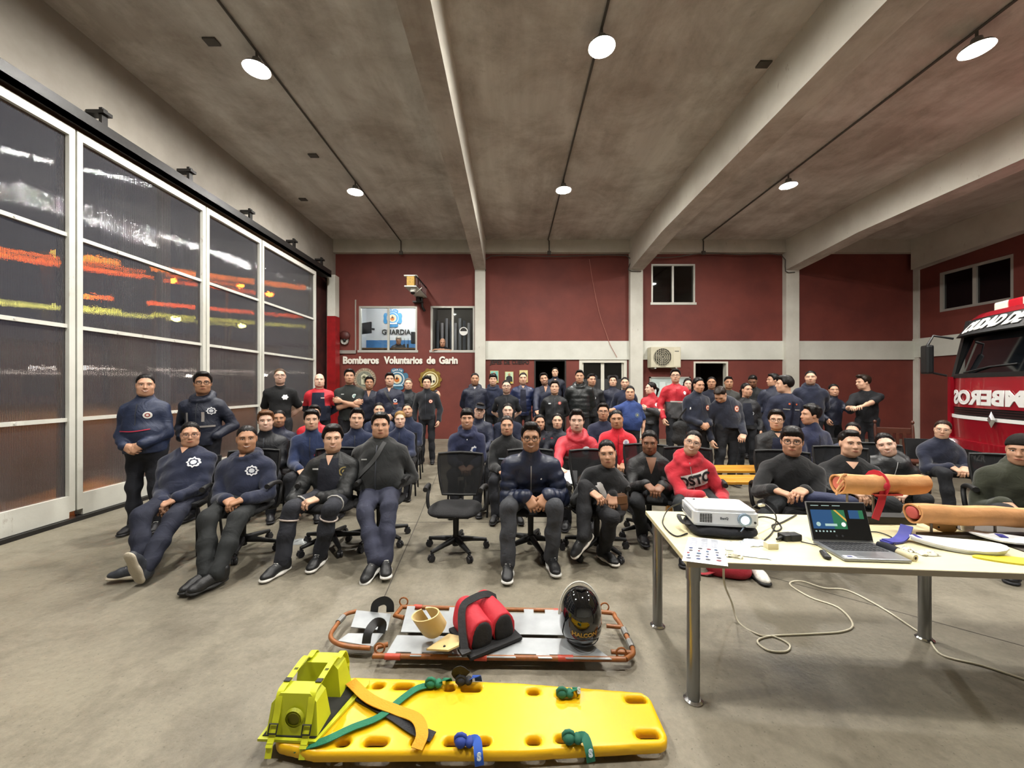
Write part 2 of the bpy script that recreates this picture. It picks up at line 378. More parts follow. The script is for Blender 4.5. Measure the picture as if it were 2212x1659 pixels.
def leaf(n, y0, y1, xo):
    d = empty('door_%d' % n, (XL + xo, (y0 + y1) / 2, 0), 0, kind='structure')
    def ch(nm, bl, m): 
        o = bl.build(nm, m, smooth=None); o.parent = d; o.matrix_parent_inverse = T(XL + xo, (y0 + y1) / 2, 0).inverted(); return o
    x = XL + xo; s = .05
    for ya in (y0, y1 - .06):
        ch('stile', MB().box((x - s, ya, .12), (x + s, ya + .06, DTOP + .1)), m_doorw)
    ch('bottom_rail', MB().box((x - s, y0 + .06, .05), (x + s, y1 - .06, DBOT)), m_doorw)
    ch('top_rail', MB().box((x - s, y0 + .06, DTOP), (x + s, y1 - .06, DTOP + .1)), m_doorw)
    zs = [DBOT] + BARZ + [DTOP]
    for z in BARZ:
        ch('bar', MB().box((x - .035, y0 + .06, z - .022), (x + .03, y1 - .06, z + .022)), m_doorw)
        k = max(1, int((y1 - y0) / .7))
        for q in range(k):
            yy = y0 + .06 + (y1 - y0 - .2) * (q + .5) / k; ch('screw', MB().cyl((x + .03, yy, z), (x + .038, yy, z), .012, n=8), m_screw)
    for i in range(4):
        pb_ = MB().box((x - .004, y0 + .06, zs[i] + (.022 if i else 0)), (x + .004, y1 - .06, zs[i + 1] - (.022 if i < 3 else 0))); pb_.mi = [1, 0, 1, 1, 1, 1]; ch('pane', pb_, [m_poly, m_polyb])
ys = [-2.2, 1.0, 2.7, 4.46, 6.36, 7.78, 9.95]
for i in range(len(ys) - 1): leaf(i + 1, ys[i], ys[i + 1] - .02, .0 if i != 4 else .0)
b = MB(); b.box((XL - .14, -2.2, 4.56), (XL + .13, 10.6, 4.62)); b.box((XL + .09, -2.2, 4.56), (XL + .13, 10.6, 4.74)); b.box((XL - .14, -2.2, 4.68), (XL + .11, 10.6, 4.72))
b.build('door_track', m_blackrail, smooth=None, kind='structure')
for y in (1.2, 3.0, 4.72, 6.0, 7.4, 8.9, 10.2):
    b = MB(); b.box((XL + .02, y, 4.7), (XL + .06, y + .07, 4.98)); b.box((XL - .12, y - .02, 4.9), (XL + .1, y + .09, 4.94)); b.build('track_bracket', m_blackrail, smooth=None, kind='structure')
b = MB(); b.box((XL - .1, -2.2, .0), (XL + .1, 9.95, .045)); b.build('door_sill', m_blackrail, smooth=None, kind='structure')
# far jamb: dark gap and red post
b = MB(); b.box((XL - .35, 10.0, 0), (XL - .28, BW, 4.7)); b.build('wall_jamb', mat('#3a1512', .7, noise=.4, nscale=6), smooth=None, kind='structure')
b = MB(); b.box((-5.22, 10.9, 0), (-4.98, 11.18, 3.55)); trim(b, mat('#8f1418', .45, noise=.25, nscale=5))
b = MB(); b.box((-5.21, 10.91, 3.55), (-4.99, 11.17, 4.72)); trim(b, m_colw)
# outside: pavement, posts, far houses with lit signs and street lamps
b = MB(); b.box((-60, -25, -.25), (XL - 1.2, 45, -.05)); b.build('street_ground', mat('#4d4945', .9, noise=.3, nscale=2), smooth=None, kind='structure')
for y in (5.75, 1.9):
    b = MB(); b.box((XL - .42, y, -.05), (XL - .28, y + .16, 4.6)); b.build('awning_post', m_white, smooth=None, kind='structure')
def street_lamp(x, y, z, col, power, label, r=.16):
    o = empty('street_lamp', (x, y, -.05), 0, label, 'street lamp')
    child('pole', MB().tube([(0, 0, 0), (0, 0, z - .2), (.15, 0, z + .1), (.8, 0, z + .15)], .06, 8).mesh('pole', m_conduit, .6), o)
    child('lantern', MB().cbox((1.0, 0, z + .16), (.5, .24, .1), None, .03).mesh('lantern', m_conduit, .6), o)
    m = bpy.data.materials.new('street_light'); m.use_nodes = True; q = m.node_tree.nodes['Principled BSDF']
    q.inputs['Emission Color'].default_value = lin(col); q.inputs['Emission Strength'].default_value = power; q.inputs['Base Color'].default_value = lin(col)
    child('bulb', MB().ball((1.0, 0, z + .08), (r * 1.3, r, r * .6), 12, 8).mesh('bulb', m, 3.2), o)
for k, (px, py, D, col, pw, r, lab) in enumerate((
    (60, 556, 12, '#ff6a14', 130, .13, 'orange street lamp glowing through the nearest door pane'), (262, 579, 16, '#ff6a14', 170, .14, 'orange street lamp glowing through the second door pane'),
    (570, 611, 26, '#ff7c1c', 900, .3, 'brightest orange street lamp glowing through the far door panes'), (330, 602, 20, '#ff5a14', 80, .2, 'dimmer orange street lamp below the one in the second pane'), (625, 682, 34, '#ff5a14', 300, .3, 'low far orange street lamp in the farthest pane'),
    (50, 655, 13.5, '#d8d060', 30, .16, 'yellow street lamp in the nearest door pane'), (250, 679, 18, '#d8d060', 40, .16, 'yellow street lamp in the second door pane'), (570, 699, 29, '#e6dc50', 420, .26, 'brightest yellow street lamp in the far door panes'),
    (100, 806, 14, '#fff2dc', 20, .1, 'low white lamp near the ground seen in the nearest pane'), (300, 805, 23, '#fff2dc', 30, .12, 'low white lamp near the ground seen in the second pane'), (520, 803, 30, '#fff2dc', 90, .16, 'low white lamp near the ground seen in the third pane'), (625, 803, 38, '#fff2dc', 120, .2, 'low white lamp near the ground seen in the farthest pane'))):
    p_ = W(px, py, D); street_lamp(p_.x - 1.0, p_.y, p_.z - .03, col, pw, lab, r)
for k, (x, y, w, h) in enumerate(((-34, -4, 14, 5.5), (-34, 12, 15, 4.2), (-36, 29, 16, 6))):
    o = empty('street_house', (x, y, -.05), 0, ('low grey house across the street, nearest', 'low grey house across the street, middle', 'taller grey house across the street, farthest')[k], 'house')
    child('wall', MB().box((-5, -w / 2, 0), (0, w / 2, h)).mesh('wall', mat('#5d5650', .9, noise=.2, nscale=1)), o)
    child('roof', MB().box((-5.3, -w / 2 - .3, h), (.3, w / 2 + .3, h + .25)).mesh('roof', mat('#39332f', .9)), o)
    for q in range(4): child('window', MB().box((0, -w / 2 + 1.5 + q * 3.2, 1), (.05, -w / 2 + 2.9 + q * 3.2, 2.3)).mesh('window', m_darkglass), o)
# ================================================================== FIGURES: distance-field bodies meshed with surface nets
A3 = lambda v: np.array(v, dtype=float)
def cap(a, b, ra, rb=None, k=.04, n=None, s=1.0, rip=None, sub=False):
    return ('c', A3(a), A3(b), ra, ra if rb is None else rb, k, None if n is None else A3(n), s, rip, sub)
def ell(c, r, k=.03, M=None, sub=False): return ('e', A3(c), A3(r), k, None if M is None else np.array(M), sub)
def plane(pt, n): return ('p', A3(pt), nrm(n), False)
def pdist(p, X, Y, Z):
    if p[0] == 'p': return (X - p[1][0]) * p[2][0] + (Y - p[1][1]) * p[2][1] + (Z - p[1][2]) * p[2][2]
    if p[0] == 'c':
        _, a, b, ra, rb, k, n, s, rip, sub = p
        ba = b - a; L2 = float(ba @ ba) + 1e-12
        px, py, pz = X - a[0], Y - a[1], Z - a[2]
        t = np.clip((px * ba[0] + py * ba[1] + pz * ba[2]) / L2, 0, 1)
        qx, qy, qz = px - t * ba[0], py - t * ba[1], pz - t * ba[2]
        d2 = qx * qx + qy * qy + qz * qz
        if n is not None:
            dn = qx * n[0] + qy * n[1] + qz * n[2]; d2 = d2 + dn * dn * (1 / (s * s) - 1)
        r = ra + (rb - ra) * t
        if rip is not None: r = r + rip[0] * (np.abs(np.sin(np.pi * (t * math.sqrt(L2) + rip[2]) / rip[1])) - .55)
        d = np.sqrt(d2) - r
        return d * (s if n is not None and s < 1 else 1) ** .5
    _, c, r, k, M, sub = p
    px, py, pz = X - c[0], Y - c[1], Z - c[2]
    if M is not None: px, py, pz = (px * M[0, 0] + py * M[1, 0] + pz * M[2, 0], px * M[0, 1] + py * M[1, 1] + pz * M[2, 1], px * M[0, 2] + py * M[1, 2] + pz * M[2, 2])
    ax, ay, az = px / r[0], py / r[1], pz / r[2]
    k0 = np.sqrt(ax * ax + ay * ay + az * az) + 1e-9
    k1 = np.sqrt((ax / r[0]) ** 2 + (ay / r[1]) ** 2 + (az / r[2]) ** 2) + 1e-9
    return k0 * (k0 - 1) / k1
def pbox(p):
    if p[0] == 'p': return A3((-9, -9, -9)), A3((9, 9, 9)), .0
    if p[0] == 'c':
        r = max(p[3], p[4]) + (p[8][0] if p[8] else 0); return np.minimum(p[1], p[2]) - r, np.maximum(p[1], p[2]) + r, p[5]
    r = p[2] if p[4] is None else np.full(3, p[2].max()); return p[1] - r, p[1] + r, p[3]
def combine(F, d, p):
    if p[0] == 'p': return np.maximum(F, d)
    k = p[5] if p[0] == 'c' else p[3]
    if p[-1]:
        d = -d; h = np.maximum(k - np.abs(F - d), 0) / k; return np.maximum(F, d) + h * h * k * .25
    h = np.maximum(k - np.abs(F - d), 0) / k
    return np.minimum(F, d) - h * h * k * .25
def feval(prims, P):
    F = np.full(len(P), 1.0)
    for p in prims: F = combine(F, pdist(p, P[:, 0], P[:, 1], P[:, 2]), p)
    return F
def wob(X, Y, Z, amp, ph, fr=26.):
    return amp * (np.sin(fr * (X * .6 + Z * .8) + ph) * np.sin(fr * .8 * (Y - Z * .5) + ph * 2) + .6 * np.sin(fr * 1.9 * (Z * .7 - X * .5 + Y * .5) + ph * 3))
EDG = [((0, 0, 0), (1, 0, 0)), ((0, 1, 0), (1, 1, 0)), ((0, 0, 1), (1, 0, 1)), ((0, 1, 1), (1, 1, 1)), ((0, 0, 0), (0, 1, 0)), ((1, 0, 0), (1, 1, 0)), ((0, 0, 1), (0, 1, 1)), ((1, 0, 1), (1, 1, 1)),
       ((0, 0, 0), (0, 0, 1)), ((1, 0, 0), (1, 0, 1)), ((0, 1, 0), (0, 1, 1)), ((1, 1, 0), (1, 1, 1))]
def mesh_sdf(prims, h, amp=0.0, ph=0.0, fr=26., cut=None):
    add = [p for p in prims if p[0] != 'p' and not p[-1]]
    lo = np.min([pbox(p)[0] for p in add], axis=0) - 3 * h - amp; hi = np.max([pbox(p)[1] for p in add], axis=0) + 3 * h + amp
    n = np.ceil((hi - lo) / h).astype(int) + 1
    ax = [lo[i] + h * np.arange(n[i]) for i in range(3)]
    F = np.full(n, 1.0)
    for p in prims:
        a, b, k = pbox(p); m = k + 2.5 * h + .01
        sl = []
        for i in range(3):
            i0 = max(0, int((a[i] - m - lo[i]) / h)); i1 = min(n[i], int((b[i] + m - lo[i]) / h) + 2); sl.append(slice(i0, max(i1, i0 + 1)))
        X, Y, Z = ax[0][sl[0]][:, None, None], ax[1][sl[1]][None, :, None], ax[2][sl[2]][None, None, :]
        F[tuple(sl)] = combine(F[tuple(sl)], pdist(p, X, Y, Z), p)
    if amp: F = F + wob(ax[0][:, None, None], ax[1][None, :, None], ax[2][None, None, :], amp, ph, fr)
    if cut is not None: F = np.maximum(F, cut(ax[0][:, None, None], ax[1][None, :, None], ax[2][None, None, :]))
    return nets(F, n, lo, h)
def mesh_fn(fn, lo, hi, h):
    lo, hi = A3(lo) - 2 * h, A3(hi) + 2 * h; n = np.ceil((hi - lo) / h).astype(int) + 1; ax = [lo[i] + h * np.arange(n[i]) for i in range(3)]
    return nets(fn(ax[0][:, None, None], ax[1][None, :, None], ax[2][None, None, :]) + np.zeros(n), n, lo, h)
def nets(F, n, lo, h):
    ins = F < 0
    C = {}
    for i in (0, 1):
        for j in (0, 1):
            for k in (0, 1): C[i, j, k] = ins[i:n[0] - 1 + i, j:n[1] - 1 + j, k:n[2] - 1 + k]
    s = sum(c.astype(np.int8) for c in C.values())
    mask = (s > 0) & (s < 8)
    ijk = np.argwhere(mask); idx = np.full(mask.shape, -1, np.int64); idx[mask] = np.arange(len(ijk))
    acc = np.zeros((len(ijk), 3)); cnt = np.zeros(len(ijk))
    for a, b in EDG:
        fa = F[ijk[:, 0] + a[0], ijk[:, 1] + a[1], ijk[:, 2] + a[2]]; fb = F[ijk[:, 0] + b[0], ijk[:, 1] + b[1], ijk[:, 2] + b[2]]
        cr = (fa < 0) != (fb < 0); t = np.where(cr, fa / np.where(cr, fa - fb, 1), 0)
        pos = A3(a) + (A3(b) - A3(a)) * t[:, None]; acc[cr] += pos[cr]; cnt[cr] += 1
    V = (ijk + acc / cnt[:, None]) * h + lo
    quads = []
    for d in range(3):
        u, v = (d + 1) % 3, (d + 2) % 3
        s0 = [slice(None)] * 3; s1 = [slice(None)] * 3; s0[d] = slice(0, n[d] - 1); s1[d] = slice(1, n[d])
        a, b = ins[tuple(s0)], ins[tuple(s1)]; e = np.argwhere(a != b)
        e = e[(e[:, u] > 0) & (e[:, u] < n[u] - 1) & (e[:, v] > 0) & (e[:, v] < n[v] - 1)]
        if not len(e): continue
        flip = ~a[e[:, 0], e[:, 1], e[:, 2]]
        def cell(du, dv):
            q = e.copy(); q[:, u] += du; q[:, v] += dv; return idx[q[:, 0], q[:, 1], q[:, 2]]
        q = np.stack([cell(-1, -1), cell(0, -1), cell(0, 0), cell(-1, 0)], 1)
        q[flip] = q[flip][:, ::-1]; quads.append(q)
    return V, np.concatenate(quads) if quads else np.zeros((0, 4), int)
def np_mesh(name, V, Q, mats, mi=None):
    me = bpy.data.meshes.new(name); nq = len(Q)
    me.vertices.add(len(V)); me.vertices.foreach_set('co', np.asarray(V, np.float32).ravel())
    me.loops.add(nq * 4); me.loops.foreach_set('vertex_index', np.asarray(Q, np.int32).ravel())
    me.polygons.add(nq); me.polygons.foreach_set('loop_start', np.arange(0, nq * 4, 4, dtype=np.int32))
    for m in (mats if isinstance(mats, (list, tuple)) else [mats]): me.materials.append(m)
    if mi is not None: me.polygons.foreach_set('material_index', np.asarray(mi, np.int32))
    me.polygons.foreach_set('use_smooth', np.ones(nq, bool))
    me.update(calc_edges=True); return me
def ballq(c, r, n=10, m=6, M=None):
    V = []; Q = []
    for i in range(m + 1):
        th = math.pi * i / m
        for k in range(n):
            ph = 2 * math.pi * k / n; V.append((r[0] * math.sin(th) * math.cos(ph), r[1] * math.sin(th) * math.sin(ph), -r[2] * math.cos(th)))
    V = np.array(V)
    if M is not None: V = V @ np.array(M).T
    for i in range(m):
        for k in range(n): Q.append((i * n + k, i * n + (k + 1) % n, (i + 1) * n + (k + 1) % n, (i + 1) * n + k))
    return V + A3(c), np.array(Q)
class Acc:
    def __init__(s): s.V = []; s.Q = []; s.M = []; s.n = 0
    def add(s, V, Q, mi=0):
        s.V.append(V); s.Q.append(np.asarray(Q) + s.n); s.n += len(V)
        s.M.append(np.full(len(Q), mi) if np.isscalar(mi) else np.asarray(mi)); return s
    def get(s): return np.concatenate(s.V), np.concatenate(s.Q), np.concatenate(s.M)
# ------------------------------------------------------------------ head templates (x side, y forward, z up, chin -.115, crown +.12)
def head_prims(fem, fat):
    w = (.93 if fem else 1.0); j = (.86 if fem else 1.0) + fat * .25
    return [ell((0, -.02, .033), (.076 * w, .094, .087), .03), ell((0, .022, -.028), (.063 * w + fat * .008, .066, .084), .04),
            cap((-.03 * j, .030, -.078), (.03 * j, .030, -.078), .034 + fat * .006, None, .04), ell((0, .058, -.097), (.021 * j, .02, .018), .03),
            cap((-.036, .067, .026), (.036, .067, .026), .017, None, .02),
            ell((-.031, .094, .006), (.017, .016, .012), .018, sub=True), ell((.031, .094, .006), (.017, .016, .012), .018, sub=True),
            ell((-.042, .05, -.028), (.026, .026, .024), .025), ell((.042, .05, -.028), (.026, .026, .024), .025),
            cap((0, .082, .012), (0, .100, -.026), .008, .0125, .012), ell((-.011, .089, -.029), (.009, .010, .008), .008), ell((.011, .089, -.029), (.009, .010, .008), .008),
            ell((0, .074, -.062), (.026, .018, .018), .02),
            ell((-.077 * w, -.012, -.004), (.009, .018, .031), .008), ell((.077 * w, -.012, -.004), (.009, .018, .031), .008),
            cap((0, -.028, -.06), (0, -.04, -.2), (.048 if fem else .056) + fat * .008, (.052 if fem else .062) + fat * .008, .035)]
def front_y(prims, x, z):
    y = .16
    for _ in range(40):
        d = feval(prims, np.array([[x, y, z]]))[0]; y -= d * .9
        if d < 4e-4: break
    return y
HEADS = {}
def head_tpl(fem, smile, hi, fat=0.0):
    key = (fem, smile, hi, fat)
    if key in HEADS: return HEADS[key]
    pr = head_prims(fem, fat); V, Q = mesh_sdf(pr, .0058 if hi else .0085)
    c = V[Q].mean(1); mi = np.zeros(len(Q), int)
    beard = (c[:, 2] < -.036) & (c[:, 1] > .005) & (c[:, 2] > -.125) & ~((np.abs(c[:, 0]) < .02) & (c[:, 2] > -.072) & (c[:, 2] < -.054))
    mi[beard] = 6
    a = Acc().add(V, Q, mi)
    nseg = (12, 6) if hi else (8, 4)
    for sx in (-1, 1):
        x = sx * .031; y = front_y(pr, x, .005)
        a.add(*ballq((x, y - .0035, .005), (.0135, .008, .0062 if not smile else .0052), *nseg), 2)
        a.add(*ballq((x + sx * .0, y + .0005, .005), (.0062, .0048, .0058 if not smile else .005), *nseg), 3)
        for q in range(5):                                   # lash line
            t = (q - 2) / 2; xx = x + t * .0135; yy = front_y(pr, xx, .0115 - .004 * t * t)
            a.add(*ballq((xx, yy, .0115 - .004 * t * t), (.0046, .0022, .0018), 6, 4), 3)
        for q in range(6):                                   # eyebrow
            t = (q - 2.5) / 2.5; xx = x + sx * .002 + t * .019; zz = .0275 - .005 * t * t + (.002 if t * sx < 0 else 0); yy = front_y(pr, xx, zz)
            a.add(*ballq((xx, yy - .001, zz), (.0062, .003, .0029 if not fem else .0022), 6, 4), 4)
    ym = front_y(pr, 0, -.062)
    if smile:
        for q in range(7):
            t = (q - 3) / 3; xx = t * .023; zz = -.0625 + .0085 * t * t; yy = front_y(pr, xx, zz)
            a.add(*ballq((xx, yy - .0015, zz), (.0056, .0034, .0052 * (1 - .55 * t * t)), 6, 4), 5)
            a.add(*ballq((xx * 1.12, front_y(pr, xx * 1.12, zz + .0065), zz + .0065 - abs(t) * .003), (.006, .003, .0022), 6, 4), 1)
            a.add(*ballq((xx * 1.1, front_y(pr, xx * 1.1, zz - .0068), zz - .0068 + abs(t) * .004), (.006, .0034, .0026), 6, 4), 1)
    else:
        for q in range(7):
            t = (q - 3) / 3; xx = t * .021
            for zz, rz in ((-.0585, .0026), (-.0655, .0034)): a.add(*ballq((xx, front_y(pr, xx, zz + (t * t * .003 if zz < -.06 else -t * t * .003)), zz + (t * t * .003 if zz < -.06 else -t * t * .003)), (.005, .0032, rz * (1 - .5 * t * t)), 6, 4), 1)
            a.add(*ballq((xx, front_y(pr, xx, -.0618) + .0016, -.0618), (.004, .0014, .0008), 6, 4), 3)
    HEADS[key] = a.get(); return HEADS[key]
HAIR = {}
def hair_tpl(style, hi):
    if (style, hi) in HAIR: return HAIR[style, hi]
    t = dict(crew=.007, fade=.011, short=.018, side=.020, quiff=.018, thick=.020, curly=.020, bun=.011, pony=.011, tied=.013, long=.016, cap=.012, balding=.006, beanie=.014, fringe=.014, wavy=.018)[style]
    fem = style in ('bun', 'pony', 'tied', 'long')
    sx_ = t * (.45 if style not in ('curly', 'thick', 'cap', 'beanie', 'long') else .8)
    pr = [ell((0, -.02, .033 + t * .35), (.0775 + sx_, .096 + t * .7, .088 + t), .02)]
    if style == 'quiff': pr += [ell((0, .055, .115), (.052, .035, .026), .03), ell((0, .01, .125), (.055, .05, .018), .03)]
    if style in ('fade', 'short'): pr += [ell((0, .02, .108), (.056, .062, .026), .03)]
    if style == 'side': pr += [ell((.02, .045, .108), (.055, .045, .022), .03), ell((-.045, .02, .095), (.03, .05, .025), .03)]
    if style == 'thick': pr += [ell((0, .03, .105), (.065, .06, .034), .03), ell((0, -.03, .105), (.07, .07, .032), .03)]
    if style == 'fringe': pr += [ell((0, .06, .085), (.058, .030, .026), .02), ell((0, .0, .11), (.065, .07, .03), .03)]
    if style in ('curly', 'wavy'):
        rr = random.Random(3)
        for _ in range(34 if style == 'curly' else 14):
            th, ph = rr.uniform(0, 6.28), rr.uniform(.1, 1.25); v = (.082 * math.sin(ph) * math.cos(th), -.01 + .10 * math.sin(ph) * math.sin(th), .045 + .088 * math.cos(ph))
            pr.append(ell(v, (.02, .02, .02), .012))
    slope, z0, y0 = .92, .097, .088
    if style == 'balding': z0 = .13
    if style in ('crew', 'fade'): z0 = .098
    if style in ('fringe',): z0 = .066
    if fem: z0 = .100
    sb = .022 if style in ('crew', 'fade') else -.012
    hy = [-.13, -.055, -.03, .0, .020, .034, .05, .075, .11]; fr = z0 - .097
    hz = [-.065, -.06, sb, sb, sb + .012, .05 + fr * .5, .080 + fr, .090 + fr, .092 + fr]
    if fem: hz = [-.03, -.02, .0, .012, .03, .06, .084, .092, .094]
    def cut(X, Y, Z):
        hl = np.interp(Y, hy, hz) + .003 * np.sin(X * 260) * (np.abs(Y) < .2)
        return np.maximum((hl - Z) * .55, (-.066 if style != 'long' else -9) - Z)
    if style == 'balding':
        def cut(X, Y, Z): return np.maximum(np.maximum((Z - .055 + .15 * (Y + .02)) * .9, (-.055 - Z)), (Y - .015 - .4 * (Z)) * .8)
    if style == 'cap': 
        def cut(X, Y, Z): return (.045 + .12 * Y - Z) * .9
    if style == 'beanie':
        def cut(X, Y, Z): return (.03 + .35 * (Y) - Z) * .9
    if style in ('cap', 'beanie'): V, Q = mesh_sdf(pr, .0075 if hi else .0105, .0004, 1.3, 130., cut)
    else:
        hp_ = [p for i, p in enumerate(head_prims(fem, 0.0)) if i not in (13, 14, 15)]
        def fn(X, Y, Z):
            F = np.full(np.broadcast(X, Y, Z).shape, 1.0)
            for p in hp_: F = combine(F, pdist(p, X, Y, Z), p)
            c = cut(X, Y, Z); tk = np.clip(-c / .017, -.5, 1.0)
            side = np.clip((Z - .02) / .07, 0, 1) * (1 - .55) + .55
            F = F - np.where(tk > 0, tk, tk * .6) * t * (side if style not in ('curly', 'thick') else 1) - .0012
            E = np.full(F.shape, 1.0)
            for p in pr[1:]: E = combine(E, pdist(p, X, Y, Z), p)
            E = np.maximum(E, c + .004); k = .02; h_ = np.maximum(k - np.abs(F - E), 0) / k; F = np.minimum(F, E) - h_ * h_ * k * .25
            F = F + .0014 * np.sin(X * 300 + np.sin(Y * 90) * 2) * np.clip(tk, 0, 1)
            return np.maximum(F, (c - .006) * .8)
        V, Q = mesh_fn(fn, (-.115, -.15, -.08), (.115, .13, .175), .0062 if hi else .009)
    a = Acc().add(V, Q)
    if style == 'bun': a.add(*mesh_sdf([ell((0, -.135, .03), (.036, .03, .036), .01)], .008, .0015, 2., 120.))
    if style == 'pony': a.add(*mesh_sdf([cap((0, -.115, .02), (0, -.15, -.02), .02, .024, .02), cap((0, -.15, -.02), (.02, -.13, -.17), .024, .012, .02)], .008, .002, 2., 90.))
    if style == 'tied': a.add(*mesh_sdf([ell((0, -.11, .0), (.045, .03, .04), .02), cap((0, -.11, -.01), (.03, -.11, -.12), .028, .016, .02)], .009, .002, 2., 90.))
    if style == 'long':
        pr = []
        for sx in (-1, 1): pr += [cap((sx * .07, -.02, .04), (sx * .085, -.01, -.09), .022, .026, .02), cap((sx * .085, -.01, -.09), (sx * .10, .03, -.24), .026, .016, .02), cap((sx * .04, -.1, .0), (sx * .05, -.10, -.2), .04, .03, .03)]
        a.add(*mesh_sdf(pr, .0095, .003, 1., 80.))
    if style == 'cap':
        V, Q = mesh_sdf([cap((-.03, .085, .06), (.03, .085, .06), .055, None, .01, (0, .25, .97), .14), ell((0, 0, .14), (.008, .008, .006), .01)], .007); a.add(V, Q)
    HAIR[style, hi] = a.get()[:2]; return HAIR[style, hi]
def hair_mesh(style, col, hi):
    k = ('hairmesh', style, col, hi)
    if k not in HAIR:
        V, Q = hair_tpl(style, hi)
        m = mat(col, .85 if style in ('cap', 'beanie') else .45, noise=.3, nscale=60, bump=.12, bscale=140, stretch=(1, .35, 1), spec=.25)
        HAIR[k] = np_mesh('hair', V, Q, m)
    return HAIR[k]
# ------------------------------------------------------------------ hands (wrist at origin, fingers +z, palm faces -y, thumb on +x)
HANDS = {}
def hand_tpl(kind, hi):
    if (kind, hi) in HANDS: return HANDS[kind, hi]
    curl = {'relaxed': (28, 34, 22), 'curl': (52, 62, 38), 'flat': (8, 12, 8)}[kind]
    pr = [cap((-.022, 0, .03), (-.026, 0, .082), .018, .016, .02, (0, 1, 0), .75), cap((0, 0, .02), (0, 0, .088), .022, .018, .02, (0, 1, 0), .72), cap((.02, 0, .03), (.024, 0, .085), .019, .016, .02, (0, 1, 0), .75),
          cap((0, 0, -.004), (0, 0, .02), .025, .026, .02, (0, 1, 0), .8)]
    for q, (x, l) in enumerate(((-.031, .060), (-.0105, .075), (.0105, .082), (.031, .074))):
        p = A3((x, .0, .088 - (.008 if q == 0 else 0))); ang = 0.; spread = (q - 1.5) * .06
        for sidx, fr in enumerate((.45, .31, .24)):
            ang += R(curl[sidx] + (3 - q) * 2); d = A3((spread, -math.sin(ang), math.cos(ang))); q2 = p + d * l * fr
            pr.append(cap(p, q2, .0092 - sidx * .0007, .0085 - sidx * .0008, .006)); p = q2
    c = .5 if kind == 'curl' else .2
    p0 = A3((.026, -.004, .022)); p1 = p0 + A3((.022, -.012, .03)); p2 = p1 + A3((.006 - c * .01, -.012 - c * .012, .028)); p3 = p2 + A3((-.004 - c * .012, -.008 - c * .008, .02))
    pr += [cap(p0, p1, .015, .011, .015), cap(p1, p2, .0105, .0095, .006), cap(p2, p3, .0095, .0078, .006)]
    V, Q = mesh_sdf(pr, .0046 if hi else .007); HANDS[kind, hi] = (V, Q); return HANDS[kind, hi]
# ------------------------------------------------------------------ shoes (ankle above origin, toes +y)
SHOES = {}
def shoe_mesh(col, sole, boot, hi):
    k = (col, sole, boot, hi)
    if k in SHOES: return SHOES[k]
    h = .0075 if hi else .012
    up = [cap((0, -.035, .05), (0, .10, .045), .041, .038, .03), ell((0, .135, .036), (.042, .055, .03), .03), cap((0, -.035, .05), (0, -.04, .082 if not boot else .10), .042, .042, .03), cap((0, .02, .08), (0, .1, .06), .026, .022, .03)]
    V, Q = mesh_sdf(up, h, .0008, .5, 60., lambda X, Y, Z: .012 - Z + 0 * X + 0 * Y)
    u = np_mesh('shoe', V, Q, mat(col, .5, noise=.2, nscale=40, bump=.15, bscale=60))
    so = [cap((0, -.045, .015), (0, .03, .015), .043, .040, .03, (0, 0, 1), .42), cap((0, .03, .015), (0, .15, .017), .040, .047, .03, (0, 0, 1), .38)]
    V, Q = mesh_sdf(so, h, cut=lambda X, Y, Z: -Z + 0 * X + 0 * Y); s_ = np_mesh('sole', V, Q, mat(sole, .6, bump=.2, bscale=80))
    V = Acc()
    for q in range(5):
        y = .035 + q * .018; z = .104 - q * .0075; V.add(*ballq((0, y, z), (.024, .004, .005), 8, 4))
    Va, Qa, _ = V.get(); la = np_mesh('laces', Va, Qa, mat('#d8d6d0' if sole != '#1a1a1a' else '#2c2c2e', .8))
    SHOES[k] = (u, s_, la); return SHOES[k]
GL = {}
def glasses_mesh(col):
    if col in GL: return GL[col]
    b = MB()
    for sx in (-1, 1):
        pts = [(sx * .033 + .024 * math.copysign(abs(math.cos(a)) ** .7, math.cos(a)), .104 - .006 * abs(math.cos(a)), .004 + .0165 * math.copysign(abs(math.sin(a)) ** .7, math.sin(a))) for a in [2 * math.pi * q / 16 for q in range(16)]]
        b.tube(pts, .0024, 5, closed=True); b.tube([(sx * .057, .097, .008), (sx * .072, .05, .01), (sx * .078, -.015, .006)], .0022, 5)
    b.tube([(-.009, .103, .008), (0, .107, .009), (.009, .103, .008)], .002, 5)
    GL[col] = b.mesh('glasses', mat(col, .3), .8); return GL[col]
